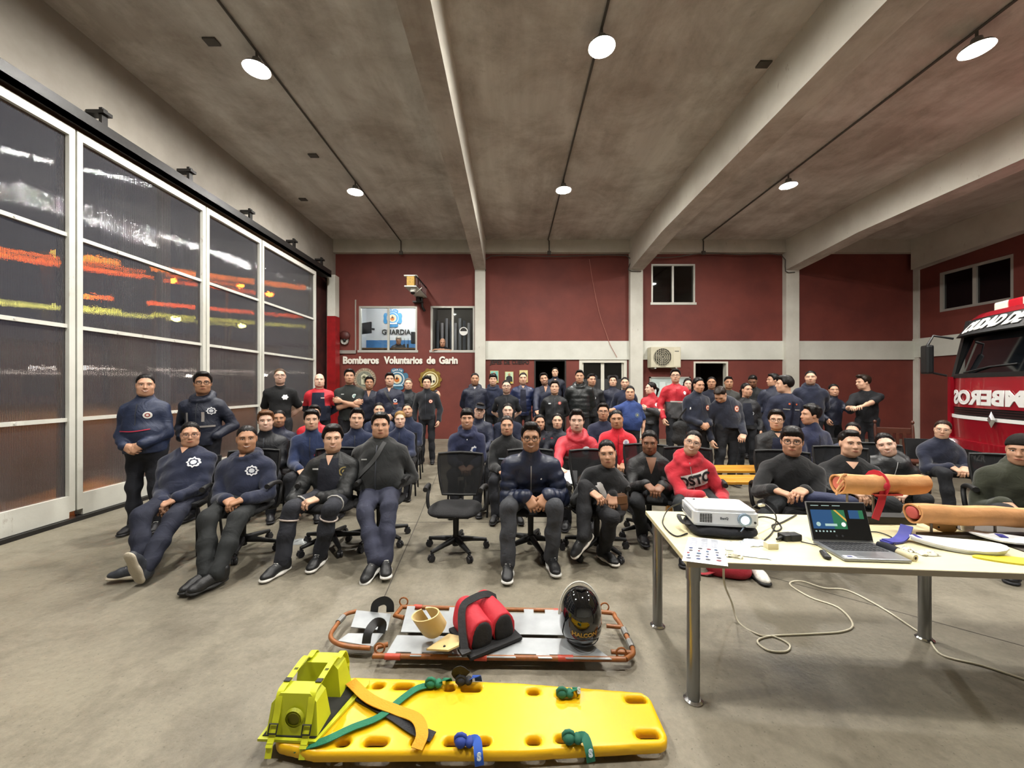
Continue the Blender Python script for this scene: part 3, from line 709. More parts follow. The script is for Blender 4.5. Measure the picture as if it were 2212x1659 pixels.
# ------------------------------------------------------------------ the figure
def ik(a, t, l1, l2, pole):
    a, t, pole = A3(a), A3(t), A3(pole); d = t - a; Ld = np.linalg.norm(d); u = d / (Ld + 1e-9); Ld = min(max(Ld, abs(l1 - l2) + .02), (l1 + l2) * .998)
    c = (l1 * l1 + Ld * Ld - l2 * l2) / (2 * l1 * Ld); pp = pole - u * (pole @ u); pp /= (np.linalg.norm(pp) + 1e-9)
    return a + u * l1 * c + pp * l1 * math.sqrt(max(0, 1 - c * c)), a + u * Ld
def nrm(v): v = A3(v); return v / (np.linalg.norm(v) + 1e-9)
def frameM(x, y, z, o):
    M = np.eye(4); M[:3, 0], M[:3, 1], M[:3, 2], M[:3, 3] = x, y, z, o; return M
SKIN = dict(l='#cba187', m='#bc8f74', t='#a87c5f', d='#815a44', p='#d3ac97')
def skin_mats(tone, brow, beard):
    c = SKIN[tone]; r = [int(c[i:i+2], 16) for i in (1, 3, 5)]
    hx = lambda f, add=(0, 0, 0): '#%02x%02x%02x' % tuple(int(max(0, min(255, v * q + a))) for v, q, a in zip(r, f, add))
    return [mat(c, .48, noise=.06, nscale=25, spec=.4), mat(hx((.86, .62, .60)), .45), mat('#cfc8c0', .3), mat('#1a120f', .35), mat(brow, .7), mat('#e6e0d4', .3),
            mat(c, .48, noise=.06, nscale=25, spec=.4) if not beard else mat(hx((1 - .42 * beard,) * 3), .6, noise=.12, nscale=120)]
ALLP = []
def person(label, pose, cx, ytop, D, top, bottom='#17191f', yaw=None, hyaw=0, hp=0, hr=0, fem=0, w=1.0, sk='m', hair='short', hcol='#100c0b', smile=0, beard=0.0, glasses=None,
           arms='sides', coll='stand', th=None, fab='jacket', lean=(0, 0), s=None, feet=None, decals=(), shoe=('#16161a', '#26262a', 0), fat=0.0, floor=0.0, hipz=.52, belly=0.0, sleeve='#', rip=None,
           wl=None, wr=None, hands=True, inner=None, hipback=.08, toes=None, knees=None, legy=0.0, hs=None, hk=('relaxed', 'relaxed'), elb=None, top2=None):
    near = D < 4.6; hi = D < 5.6; hh = .0125 if near else (.016 if D < 5.6 else .0205)
    tp = W(cx, ytop, D); root = A3((tp.x, tp.y, floor)); ztop = tp.z - floor
    yc = math.atan2(-tp.x, tp.y)                       # heading that faces the camera
    yw = yc * .6 if yaw is None else R(yaw)
    S = A3((math.cos(yw), math.sin(yw), 0)); Fv = A3((math.sin(yw), -math.cos(yw), 0)); U = A3((0, 0, 1))
    if s is None: s = ztop / 1.77 if pose == 'stand' else (.97 if not fem else .91)
    if hs is None: hs = (.93 + .07 * s) * (.97 if fem else 1.02)
    HC = A3((0, 0, ztop - .122 * hs))
    hw = yc + R(hyaw); pt, rl = R(hp), R(hr)
    Fh = A3((math.sin(hw) * math.cos(pt), -math.cos(hw) * math.cos(pt), math.sin(pt))); Sh = A3((math.cos(hw), math.sin(hw), 0)); Uh = np.cross(Fh, Sh) * -1
    Uh = nrm(np.cross(Sh, Fh)); Uh = Uh if Uh[2] > 0 else -Uh
    Sh, Uh = Sh * math.cos(rl) - Uh * math.sin(rl), Uh * math.cos(rl) + Sh * math.sin(rl)
    MH = frameM(-Sh * hs, Fh * hs, Uh * hs, HC)
    NB = HC - Uh * .185 * hs - Fh * .035
    if pose == 'stand': PEL = A3((lean[0], lean[1], .97 * s)) - Fv * .02
    else: PEL = -Fv * hipback + A3((lean[0], lean[1], hipz))
    Ut = nrm(NB - PEL); Ft = nrm(Fv - Ut * (Fv @ Ut)); St = nrm(S - Ut * (S @ Ut) - Ft * (S @ Ft))
    tl = np.linalg.norm(NB - PEL)
    shw = (.160 if fem else .180) * s * (.75 + .25 * w)
    SH = {1: NB + St * shw - Ut * .088 * s, -1: NB - St * shw - Ut * .088 * s}          # +1: image right
    CH = NB - Ut * tl * .30; WA = NB - Ut * tl * .68
    th = {'jacket': .019, 'puffer': .032, 'fleece': .019, 'hoodie': .021, 'sweater': .014, 'tshirt': .010, 'shirt': .012}[fab] if th is None else th
    bare = fab == 'tshirt'
    # ---- arms
    la, lf = .285 * s, .255 * s
    def tgt(sd, sx, f, u, ref=None): return (SH[1] + SH[-1]) / 2 * A3((1, 1, 0)) * 0 + (PEL if ref is None else ref) + St * sx * sd + Ft * f + (Ut if ref is not None else U) * u
    WR = {}; POLE = {}; HD = {}; 
    for sd in (1, -1):
        pole = S * sd * .5 - Fv * .55 - U * .7; hdir = None; palm = None
        if arms == 'sides': t = SH[sd] - U * .50 * s + St * sd * .07 + Ft * .05; pole = -Ft + St * sd * .5; palm = -St * sd
        elif arms == 'behind': t = PEL + St * sd * .06 - Ft * .17 + U * .0; pole = St * sd - Ft * .2
        elif arms == 'clasp': t = PEL + St * sd * (.07) + Ft * (.19 + belly * .6) - U * .02 * s + U * .04; pole = S * sd * .6 - Fv * .6 - U * .5; hdir = -St * sd * .75 - U * .5 + Ft * .1; palm = -Ft
        elif arms == 'lap': t = PEL + St * sd * .075 + Ft * .36 + U * .10; pole = S * sd * .5 - Fv * .55 - U * .7; hdir = -St * sd * .55 + Ft * .5 - U * .55; palm = -Ft * .3 - U
        elif arms == 'thighs': t = PEL + St * sd * .13 + Ft * .33 + U * .12; pole = S * sd * .35 - Fv * .6 - U * .7; hdir = -St * sd * .2 + Ft - U * .25; palm = -U
        elif arms == 'cross': t = CH - Ut * .10 * s - St * sd * (.10) + Ft * (.185 + (.02 if sd > 0 else -.0)) + Ut * (.02 if sd > 0 else -.02); pole = St * sd - Ft * .05 - U * .6; hdir = -St * sd + Ut * .1; palm = -Ft
        elif arms == 'pockets': t = PEL + St * sd * .17 + Ft * .10 + U * .03; pole = S * sd * .55 - Fv * .8 - U * .3
        elif arms == 'low': t = PEL + St * sd * .10 + Ft * .24 + U * .0; pole = St * sd - Ft * .4; hdir = -St * sd * .4 + Ft * .4 - U; palm = -Ft - U * .3
        else: t = arms
        ov = wr if sd == 1 else wl
        if ov is not None:
            t = A3(ov[0]) - root if isinstance(ov[0], Vector) else A3(ov[0])
            pole = S * sd * .5 - Fv * .55 - U * .7
            if len(ov) > 1 and ov[1] is not None: hdir = A3(ov[1])
            if len(ov) > 2 and ov[2] is not None: palm = A3(ov[2])
            if len(ov) > 3 and ov[3] is not None: pole = A3(ov[3])
        E, Wt = ik(SH[sd], t, la, lf, pole); fd = nrm(Wt - E)
        hdir = fd if hdir is None else nrm(nrm(hdir) + fd * .25); palm = -St * sd if palm is None else palm
        WR[sd] = (E, Wt, hdir, nrm(palm))
    # ---- legs
    HIP = {1: PEL + St * .088 * s - U * .03, -1: PEL - St * .088 * s - U * .03}; lt, ls = .43 * s, .415 * s
    LEG = {}
    for sd in (1, -1):
        if feet is not None and feet.get(sd) is not None: an = A3(feet[sd][0]) - root
        elif pose == 'stand': an = A3((lean[0] * .5, lean[1] * .5, .085)) + S * sd * .11 * s - Fv * .01
        else:
            dirl = Fv * math.cos(R(legy)) + S * math.sin(R(legy))
            an = PEL * A3((1, 1, 0)) + dirl * (.43 * s + .02) + S * sd * .13 + A3((0, 0, .085))
        pole = (Fv + U * .7 + S * sd * .25) if pose != 'stand' else Fv
        if knees is not None and knees.get(sd) is not None: pole = A3(knees[sd])
        kn, an = ik(HIP[sd], an, lt, ls, pole); LEG[sd] = (kn, an)
    # ================= meshes
    o = empty('person', tuple(root), 0, label, 'person', 'people gathered for the group photograph')
    sm = skin_mats(sk, hcol if hcol not in ('#000',) else '#15110f', beard)
    ac = Acc(); V, Q, mi = head_tpl(bool(fem), bool(smile), hi, fat); ac.add(V @ MH[:3, :3].T + MH[:3, 3], Q, mi)
    core = [cap(NB, CH, .055, .10, .05, Ft, .75), cap(CH, PEL, .11 * w, .10 * w, .05, Ft, .75), cap(SH[1] - St * .03, SH[-1] + St * .03, .045, None, .05), cap(HC - Uh * .09 * hs - Fh * .03, NB, .05, .055, .03)]
    for sd in (1, -1):
        E, Wt = WR[sd][:2]; f = 1.0 if bare else .8
        core += [cap(SH[sd], E, .046 * s * f, .041 * s * f, .03), cap(E, E + (Wt - E) * .45, .041 * s * f, .039 * s * f, .02), cap(E + (Wt - E) * .45, Wt, .039 * s * f, .027 * s, .02)]
        kn, an = LEG[sd]; core += [cap(HIP[sd], kn, .06 * s, .045 * s, .03), cap(kn, an, .045 * s, .033 * s, .03)]
    V, Q = mesh_sdf(core, max(.017, hh * 1.15) if bare else .024); ac.add(V, Q, 0)
    if hands:
        for sd in (1, -1):
            if arms in ('behind', 'pockets') and (wr if sd == 1 else wl) is None: continue
            E, Wt, hd, pm = WR[sd]; z = hd; y = -(pm - z * (pm @ z)); y = nrm(y); x = np.cross(y, z)
            V, Q = hand_tpl(hk[0 if sd == -1 else 1], hi)
            V = V * s * 1.04
            tdir = x @ (U * .6 - S * sd * .8)              # thumb towards the body's middle / up
            if tdir < 0: V = V * A3((-1, 1, 1)); Q = Q[:, ::-1]
            Mh = np.stack([x, y, z], 1); ac.add(V @ Mh.T + Wt, Q, 0)
    V, Q, mi = ac.get(); child('body', np_mesh('body', V, Q, sm, mi), o)
    # ---- hair, glasses
    MHm = Matrix([list(r) for r in MH])
    if hair: child('cap' if hair == 'cap' else 'beanie' if hair == 'beanie' else 'hair', hair_mesh(hair, hcol, hi), o, M=MHm)
    if hair == 'cap': child('hair', hair_mesh('fade', '#1a1512', hi), o, M=MHm)
    if hair == 'beanie': pass
    if glasses: child('glasses', glasses_mesh(glasses), o, M=MHm)
    # ---- top garment
    rp = (lambda off=0.: (.019, .085, off)) if fab == 'puffer' else (lambda off=0.: None)
    if rip: rp = lambda off=0.: (rip[0], rip[1], off)
    bw = .148 * w * s; hem = PEL - Ut * ((.06 if fab in ('tshirt', 'shirt', 'sweater') else .08) * s if pose == 'stand' else .03)
    tops = [cap(CH, WA, bw + th * .8, bw * .95 + th, .05, Ft, .78, rp()), cap(WA, hem - Ut * .1, bw * .95 + th, bw * 1.0 + th * .9, .05, Ft, .80, rp(tl * .38)),
            cap(SH[1], NB + Ut * .005, .05 * s + th * .8, .05 * s + th * .3, .04), cap(SH[-1], NB + Ut * .005, .05 * s + th * .8, .05 * s + th * .3, .04), cap(NB - Ut * .02, CH, .06 * s + th * .6, .125 * s * w + th * .6, .05, Ft, .8, None), cap(SH[1] - St * .045, SH[-1] + St * .045, .050 * s + th, None, .05, Ft, .95)]
    if fem: tops += [ell(CH + Ft * .075 + St * q * .065 - Ut * .045, (.06, .05, .055), .05) for q in (-1, 1)]
    else: tops += [ell(CH + Ft * .03 + St * q * .055 - Ut * .02, (.08, .05, .08), .08) for q in (-1, 1)]
    if belly: tops.append(ell(WA + Ft * (.05 + belly * .35) - Ut * .02, (.14 * w + belly * .2, .09 + belly * .5, .13), .08))
    tops.append(plane(hem, -Ut)); torso = list(tops)
    for sd in (1, -1):
        E, Wt = WR[sd][:2]
        if bare: tops.append(cap(SH[sd] - St * sd * .02, SH[sd] + (E - SH[sd]) * .72, .058 * s + th, .056 * s + th, .035))
        else: tops += [cap(SH[sd] - St * sd * .02, SH[sd] + (E - SH[sd]) * .3, .050 * s + th, .0485 * s + th, .04), cap(SH[sd] + (E - SH[sd]) * .12, E, .0495 * s + th, .043 * s + th, .009, rip=rp()), cap(E, E + (Wt - E) * .93, .044 * s + th, .034 * s + th * .8, .009, rip=rp(.03)), ell(E + (Wt - E) * .93, (.037 * s + th * .8,) * 3, .006)]
    if coll == 'stand': tops += [cap(NB + Ut * .0, NB + (HC - NB) * .42 + Fh * .01, .068 * s + th * .25, .064 * s + th * .2, .03)]
    if coll == 'hood':
        ring = [NB + St * math.cos(a) * .098 * s + Ft * (math.sin(a) * .092 * s + .01) + Ut * (.02 - .045 * math.sin(a)) for a in [2 * math.pi * q / 12 for q in range(12)]]
        for q in range(12):
            back = 1 - (math.sin(2 * math.pi * q / 12) + 1) / 2; tops.append(cap(ring[q], ring[(q + 1) % 12], .024 + .026 * back, None, .012))
    if coll == 'polo':
        for sd in (1, -1): tops.append(cap(NB + St * sd * .05 + Ut * .02 - Ft * .02, NB + St * sd * .035 + Ft * .085 - Ut * .035, .022, .016, .012))
    ph = (cx * .37) % 6.28; amp = {'jacket': .0058, 'puffer': .004, 'fleece': .0052, 'hoodie': .0062, 'sweater': .0045, 'tshirt': .0045, 'shirt': .0045}[fab]
    V, Q = mesh_sdf(tops, hh, amp, ph)
    fm = {'jacket': dict(rough=.6, bump=.42, bscale=7), 'puffer': dict(rough=.42, bump=.14, bscale=12), 'fleece': dict(rough=.95, bump=.34, bscale=7, sheen=.25), 'hoodie': dict(rough=.95, bump=.40, bscale=6.5, sheen=.15),
          'sweater': dict(rough=.95, bump=.34, bscale=7.5, sheen=.15), 'tshirt': dict(rough=.9, bump=.36, bscale=7), 'shirt': dict(rough=.85, bump=.36, bscale=8)}[fab]; fm['key'] = 'cloth'
    tm = mat(top, noise=.12, nscale=12, **fm); mats = [tm]; mi = None
    if top2:                                                    # second colour on chosen zones of the garment: (colour, test(side, forward, up) in the torso frame)
        mats.append(mat(top2[0], noise=.1, nscale=12, **fm)); cc = V[Q].mean(1) - CH; mi = np.zeros(len(Q), int)
        mi[top2[1](cc @ St, cc @ Ft, cc @ Ut)] = 1
    nm = {'jacket': 'jacket', 'puffer': 'puffer_jacket', 'fleece': 'fleece', 'hoodie': 'hoodie', 'sweater': 'sweater', 'tshirt': 't_shirt', 'shirt': 'shirt'}[fab]
    g = child(nm, np_mesh(nm, V, Q, mats, mi), o)
    # ---- trousers
    pr = [cap(HIP[1] * .75 + HIP[-1] * .25, HIP[-1] * .75 + HIP[1] * .25, .108 * s * w, None, .05, Ft if pose == 'stand' else None, .9 if pose == 'stand' else 1), cap(PEL, PEL + Ut * .08, .125 * w * s, .12 * w * s, .04, Ft, .8)]
    for sd in (1, -1):
        kn, an = LEG[sd]; u_ = nrm(an - kn)
        pr += [cap(HIP[sd], kn, .088 * s * (w * .6 + .4), .066 * s, .05), cap(kn, kn + (an - kn) * .5, .066 * s, .062 * s, .03), cap(kn + (an - kn) * .5, an + u_ * .004, .062 * s, .057 * s, .03)]
    V, Q = mesh_sdf(pr, hh * 1.05 if near else .022, .0055, ph + 1, 24.)
    tr = child('trousers', np_mesh('trousers', V, Q, mat(bottom, .85, noise=.15, nscale=10, bump=.42, bscale=7.5, key='cloth')), o)
    # ---- shoes
    su, so, la_ = shoe_mesh(shoe[0], shoe[1], shoe[2], near)
    for sd in (1, -1):
        kn, an = LEG[sd]; tz = U; ty = nrm(Fv + S * sd * .22)
        if feet is not None and feet.get(sd) is not None and len(feet[sd]) > 1:
            ty = nrm(feet[sd][1]); tz = nrm(feet[sd][2]) if len(feet[sd]) > 2 else U
        elif feet is not None and feet.get(sd) is not None: pass
        tx = nrm(np.cross(ty, tz)); tz = np.cross(tx, ty)
        M = frameM(tx * s, ty * s, tz * s, an - tz * .085 * s)
        sh = child('shoe', su, o, M=Matrix([list(r) for r in M])); child('sole', so, sh)
        if near: child('laces', la_, sh)
    info = dict(o=o, tops=tops, torso=torso, CH=CH, NB=NB, PEL=PEL, St=St, Ft=Ft, Ut=Ut, amp=amp, ph=ph, WR=WR, LEG=LEG, root=root, s=s, S=S, Fv=Fv, HC=HC, legprims=pr, pose=pose, th=th)
    for d in decals: decal(info, d)
    if inner: decal(info, ('inner', inner))
    ALLP.append(info); return info
# ------------------------------------------------------------------ things sewn on or worn: projected on the garment's surface
OKM = [None]
def project(I, pts, off=.004, prims=None):
    """pts: (side, up) in the torso frame, seen from the front"""
    P = np.array([I['CH'] + I['St'] * a + I['Ut'] * b + I['Ft'] * .34 for a, b in pts]); prims = prims or I['torso']; trav = np.zeros(len(P))
    for _ in range(30):
        d = feval(prims, P) + wob(P[:, 0], P[:, 1], P[:, 2], I['amp'], I['ph']); st = np.clip(d - off, -.05, .2) * .75; st = np.where(trav > .42, 0, st); trav += st; P = P - I['Ft'] * st[:, None]
    OKM[0] = (np.abs(d - off) < .015) & (trav < .42); return P
def okq(Q):
    Q = np.array(Q); k = OKM[0][Q].all(1); return k
def grid_patch(I, name, x0, x1, z0, z1, m, nx=6, nz=4, fn=None, off=.005, roll=0.0):
    pts = []; c0, c1 = (x0 + x1) / 2, (z0 + z1) / 2
    for j in range(nz + 1):
        for i in range(nx + 1):
            a, b = x0 + (x1 - x0) * i / nx, z0 + (z1 - z0) * j / nz
            if fn: a, b = fn(a, b, i / nx, j / nz)
            if roll: a, b = c0 + (a - c0) * math.cos(roll) - (b - c1) * math.sin(roll), c1 + (a - c0) * math.sin(roll) + (b - c1) * math.cos(roll)
            pts.append((a, b))
    P = project(I, pts, off); Pb = P - I['Ft'] * .004; n = len(P)
    Q = [(j * (nx + 1) + i, j * (nx + 1) + i + 1, (j + 1) * (nx + 1) + i + 1, (j + 1) * (nx + 1) + i) for j in range(nz) for i in range(nx)]
    return child(name, np_mesh(name, P, np.array(Q)[okq(Q)], m), I['o'])
def disc_patch(I, name, x, z, r, cols, lobes=0, off=.005):
    """concentric rings: cols = [(colour, outer radius fraction)] from the rim inwards"""
    n = 20; rings = sorted(set([1.0] + [c[1] for c in cols] + [0.04]), reverse=True); pts = []
    for f in rings:
        for k in range(n):
            a = 2 * math.pi * k / n; q = 1.0
            if lobes and f > .62: q = 1 + .16 * math.cos(lobes * a) 
            pts.append((x + r * f * q * math.cos(a), z + r * f * q * math.sin(a)))
    P = project(I, pts, off); Q = []; mi = []
    for j in range(len(rings) - 1):
        ci = max(i for i, c in enumerate(cols) if c[1] >= rings[j] - 1e-6)
        for k in range(n): Q.append((j * n + k, (j + 1) * n + k, (j + 1) * n + (k + 1) % n, j * n + (k + 1) % n)); mi.append(ci)
    k_ = okq(Q); return child(name, np_mesh(name, P, np.array(Q)[k_], [mat(c[0], .7) for c in cols], np.array(mi)[k_]), I['o'])
def strip_patch(I, name, pts, wd, m, off=.006):
    pts = [Vector((p[0], p[1], 0)) for p in pts]; pts = smooth_path(pts, 5) if len(pts) > 2 else [pts[0].lerp(pts[1], t / 8) for t in range(9)]
    L_ = []; 
    for i, p in enumerate(pts):
        t = (pts[min(i + 1, len(pts) - 1)] - pts[max(i - 1, 0)]).normalized(); nn = Vector((-t.y, t.x, 0)) * wd / 2
        L_ += [((p + nn).x, (p + nn).y), ((p - nn).x, (p - nn).y)]
    P = project(I, L_, off); Q = [(2 * i, 2 * i + 1, 2 * i + 3, 2 * i + 2) for i in range(len(pts) - 1)]
    return child(name, np_mesh(name, P, np.array(Q)[okq(Q)], m), I['o'])
def mesh_patch(I, name, me, x, z, m, roll=0., off=.007, cuts=2):
    bm = bmesh.new(); bm.from_mesh(me); bmesh.ops.triangulate(bm, faces=bm.faces[:])
    if cuts: bmesh.ops.subdivide_edges(bm, edges=[e for e in bm.edges if e.calc_length() > .015], cuts=cuts, use_grid_fill=True)
    bmesh.ops.triangulate(bm, faces=bm.faces[:])
    c, s_ = math.cos(roll), math.sin(roll); pts = [(x + v.co.x * c - v.co.y * s_, z + v.co.x * s_ + v.co.y * c) for v in bm.verts]
    P = project(I, pts, off)
    for v, p in zip(bm.verts, P): v.co = Vector(p)
    bmesh.ops.delete(bm, geom=[v for v, k_ in zip(list(bm.verts), OKM[0]) if not k_], context='VERTS')
    m2 = bpy.data.meshes.new(name); bm.to_mesh(m2); bm.free(); m2.materials.append(m); return child(name, m2, I['o'])
def decal(I, d):
    k = d[0]
    if k == 'disc': disc_patch(I, 'emblem', d[1], d[2], d[3], d[4], d[5] if len(d) > 5 else 0)
    elif k == 'bar': grid_patch(I, d[6] if len(d) > 6 else 'name_tag', d[1], d[2], d[3], d[4], mat(d[5], .7), 8, 2)
    elif k == 'zip': strip_patch(I, 'zip', [(0, .12), (0, -.02), (0, d[1] if len(d) > 1 else -.28)], d[3] if len(d) > 3 else .009, mat(d[2] if len(d) > 2 else '#3a3d45', .5, .3))
    elif k == 'strap': strip_patch(I, d[4] if len(d) > 4 else 'bag_strap', d[1], d[2], mat(d[3], .6), .010)
    elif k == 'inner':                                         # shirt showing between open jacket fronts
        c, wt, wb, zt, zb = d[1]
        grid_patch(I, 'shirt_front', -1, 1, zb, zt, mat(c, .9, bump=.3, bscale=20), 6, 8, lambda a, b, u, v: ((u - .5) * (wb + (wt - wb) * v), b), .006)
    elif k == 'vneck':                                         # skin at an open neck
        c, wt, depth = d[1], d[2], d[3]
        z1 = (I['NB'] - I['CH']) @ I['Ut'] + .03
        grid_patch(I, 'open_collar', -1, 1, z1 - depth, z1, mat(c, .6), 4, 5, lambda a, b, u, v: ((u - .5) * (wt * v + .006), b), .009)
# ================================================================== CHAIRS AND BENCHES
m_blk = mat('#131314', .55, noise=.15, nscale=30); m_blkfab = mat('#141416', .95, bump=.3, bscale=120); m_blkmet = mat('#17171a', .4, .3)
m_mesh, nt, N, L, P = newmat('chair_mesh'); P.inputs['Base Color'].default_value = lin('#1b1c1e'); P.inputs['Roughness'].default_value = .9; P.inputs['Alpha'].default_value = .78
def office_chair_parts():
    pr = [cap((-.11, 0, .425), (.11, 0, .425), .14, None, .05, (0, 0, 1), .27), cap((-.1, -.13, .425), (.1, -.13, .42), .125, None, .06, (0, 0, 1), .3), cap((-.1, .13, .42), (.1, .13, .42), .12, None, .06, (0, 0, 1), .28)]
    V, Q = mesh_sdf(pr, .014); seat = np_mesh('seat', V, Q, m_blkfab)
    pan = MB().cbox((0, .02, .375), (.3, .3, .03), None, .01); pan.box((-.05, .02, .34), (.05, .27, .375)); pan = pan.mesh('seat_pan', m_blk)
    def bk(u, v):                                           # curved back: u -1..1, v 0..1
        wv = .175 + .055 * math.sin(min(1, v * 1.15) * math.pi / 2); return (u * wv, .235 + .07 * v + .03 * (u * u) * -1 + .0, .50 + .40 * v)
    b = MB(); pts = [bk(-1, v / 8) for v in range(9)] + [bk(-.5, 1.02), bk(0, 1.03), bk(.5, 1.02)] + [bk(1, 1 - v / 8) for v in range(9)] + [bk(.5, -.02), bk(0, -.03), bk(-.5, -.02)]
    b.tube(pts, .014, 6, closed=True); b.tube([(0, .14, .37), (0, .29, .42), (0, .30, .54), (0, .305, .62)], [.03, .03, .025, .02], 8); frame = b.mesh('back_frame', m_blk, .8)
    g = MB(); n = 8; vs = [bk(-1 + 2 * i / n, j / n) for j in range(n + 1) for i in range(n + 1)]
    vs2 = [(x, y + .006, z) for x, y, z in vs]; k = len(vs); fs = [(j * (n + 1) + i, j * (n + 1) + i + 1, (j + 1) * (n + 1) + i + 1, (j + 1) * (n + 1) + i) for j in range(n) for i in range(n)]
    g.add(vs + vs2, fs + [tuple(q + k for q in reversed(f)) for f in fs]); meshp = g.mesh('mesh_panel', m_mesh, .8)
    arms = []
    for sx in (-1, 1):
        a = MB(); pts = smooth_path([(sx * .20, .06, .385), (sx * .275, .06, .40), (sx * .295, .08, .50), (sx * .29, .12, .60), (sx * .275, .02, .635), (sx * .26, -.13, .63)], 4)
        a.tube(pts, [.018] * (len(pts) - 9) + [.021] * 6 + [.024] * 3, 8); arms.append(a.mesh('armrest', m_blk, .8))
    col = MB().cyl((0, .02, .12), (0, .02, .37), .026, .03); col.cyl((0, .02, .06), (0, .02, .16), .035, .03); col = col.mesh('column', m_blk)
    leg = MB().tube([(0, 0, .12), (0, -.16, .105), (0, -.30, .085)], [.034, .024, .017], 8).mesh('base_leg', m_blk, .8)
    cs = MB(); cs.cyl((-.022, -.30, .03), (-.004, -.30, .03), .029, n=12); cs.cyl((.004, -.30, .03), (.022, -.30, .03), .029, n=12); cs.cyl((0, -.30, .03), (0, -.30, .085), .009, n=6); cs.cbox((0, -.30, .058), (.03, .045, .018), None, .005)
    cs = cs.mesh('caster', mat('#26262a', .45), .8)
    return seat, pan, frame, meshp, arms, col, leg, cs
OCP = office_chair_parts()
def office_chair(x, y, yaw, label, spin=0.0, sc=1.0):
    seat, pan, frame, meshp, arms, col, leg, cs = OCP
    o = empty('office_chair', (x, y, 0), yaw, label, 'office chair', 'black office chairs in the front row'); o.scale = (sc,) * 3
    child('seat', seat, o); child('seat_pan', pan, o); f = child('back_frame', frame, o); child('mesh_panel', meshp, f)
    for a in arms: child('armrest', a, o)
    child('column', col, o)
    for k in range(5):
        l_ = child('base_leg', leg, o, M=T(0, .02, 0) @ RZ(spin + k * 2 * math.pi / 5)); child('caster', cs, l_)
    return o
def visitor_parts():
    st = MB().box((-.225, -.21, .425), (.225, .21, .475), None, .018).mesh('seat', m_blkfab)
    n = 6; b = MB(); vs = []; 
    for off in (0, .035): vs += [(-.215 + .43 * i / n, .225 + off - .03 * (1 - (2 * i / n - 1) ** 2) * -1 + .06 * j / 3, .56 + .27 * j / 3) for j in range(4) for i in range(n + 1)]
    k = 4 * (n + 1); fs = [(j * (n + 1) + i, j * (n + 1) + i + 1, (j + 1) * (n + 1) + i + 1, (j + 1) * (n + 1) + i) for j in range(3) for i in range(n)]
    rim = [i for i in range(n + 1)] + [j * (n + 1) + n for j in range(1, 4)] + [3 * (n + 1) + i for i in range(n - 1, -1, -1)] + [j * (n + 1) for j in (2, 1)]
    b.add(vs, fs + [tuple(q + k for q in reversed(f)) for f in fs] + [(rim[i], rim[(i + 1) % len(rim)], rim[(i + 1) % len(rim)] + k, rim[i] + k) for i in range(len(rim))]); bk = b.mesh('backrest', m_blkfab, .8)
    legs = []
    for sx in (-1, 1):
        legs.append(MB().tube([(sx * .215, -.20, .43), (sx * .235, -.235, 0)], .0125, 8).mesh('leg', m_blkmet, .8))
        legs.append(MB().tube([(sx * .205, .30, .80), (sx * .215, .245, .55), (sx * .22, .2, .43), (sx * .235, .27, 0)], .0125, 8).mesh('leg', m_blkmet, .8))
    fr = MB().tube([(-.215, -.2, .425), (.215, -.2, .425), (.215, .2, .425), (-.215, .2, .425)], .012, 6, closed=True).mesh('seat_frame', m_blkmet, .8)
    return st, bk, legs, fr
VP = visitor_parts()
def visitor_chair(x, y, yaw, label):
    st, bk, legs, fr = VP; o = empty('visitor_chair', (x, y, 0), yaw, label, 'chair', 'black four-legged chairs behind the front row')
    child('seat', st, o); child('backrest', bk, o); child('seat_frame', fr, o)
    for l_ in legs: child('leg', l_, o)
    return o
m_bench = mat('#c58a2c', .35, noise=.22, nscale=5, stretch=(.4, 5, 5), coat=.3)
def bench(x0, x1, y, label, z=.45):
    o = empty('bench', ((x0 + x1) / 2, y, 0), 0, label, 'bench', 'varnished wooden benches'); l_ = (x1 - x0) / 2
    for k in range(2): child('plank', MB().box((-l_, -.18 + k * .185, z - .035), (l_, -.005 + k * .185, z), None, .006).mesh('plank', m_bench), o)
    for sx in (-1, 1):
        for sy in (-1, 1): child('leg', MB().box((sx * (l_ - .2) - .03, sy * .13 - .03, 0), (sx * (l_ - .2) + .03, sy * .13 + .03, z - .035)).mesh('leg', m_bench), o)
    return o
def under(I, kind, label, spin=.3, dy=0.0):
    """a chair under a seated figure, facing the way the figure faces"""
    p = I['root'] + I['PEL']; f = I['Fv']; yaw = math.atan2(f[0], -f[1]); p = p + f * (.04 + dy)
    return office_chair(p[0], p[1], yaw, label, spin) if kind == 'o' else visitor_chair(p[0], p[1], yaw, label)
def leg_band(I, sd, t, col, part='knee_band', r=.008, seg='shin'):
    kn, an = I['LEG'][sd]; a, b_ = (kn, an) if seg == 'shin' else (I['PEL'] + I['St'] * sd * .088 * I['s'], kn)
    ax_ = nrm(b_ - a); c = a + (b_ - a) * t; u = nrm(np.cross(ax_, A3((.3, .2, 1)))); v = np.cross(ax_, u); rr = I['s'] * (.068 if seg == 'shin' else .076)
    return child(part, MB().tube([Vector(c + (u * math.cos(q * .524) + v * math.sin(q * .524)) * rr) for q in range(12)], r, 6, closed=True).mesh(part, mat(col, .6), 3.2), I['o'])
# ================================================================== PEOPLE
NV, NV2, BK = '#1a2036', '#1c2742', '#131417'
RED = '#b01c28'
em_w = [('#d9dade', 1.0), ('#3a4a78', .55)]; em_wl = [('#d9dade', 1.0), ('#20263c', .7), ('#c9ccd2', .45)]
em_o = [('#c85a30', 1.0), ('#e4ddd0', .78), ('#c4553a', .4)]; em_r = [('#dfe0e2', 1.0), ('#a83c3c', .6), ('#dfe0e2', .35)]
V_ = Vector
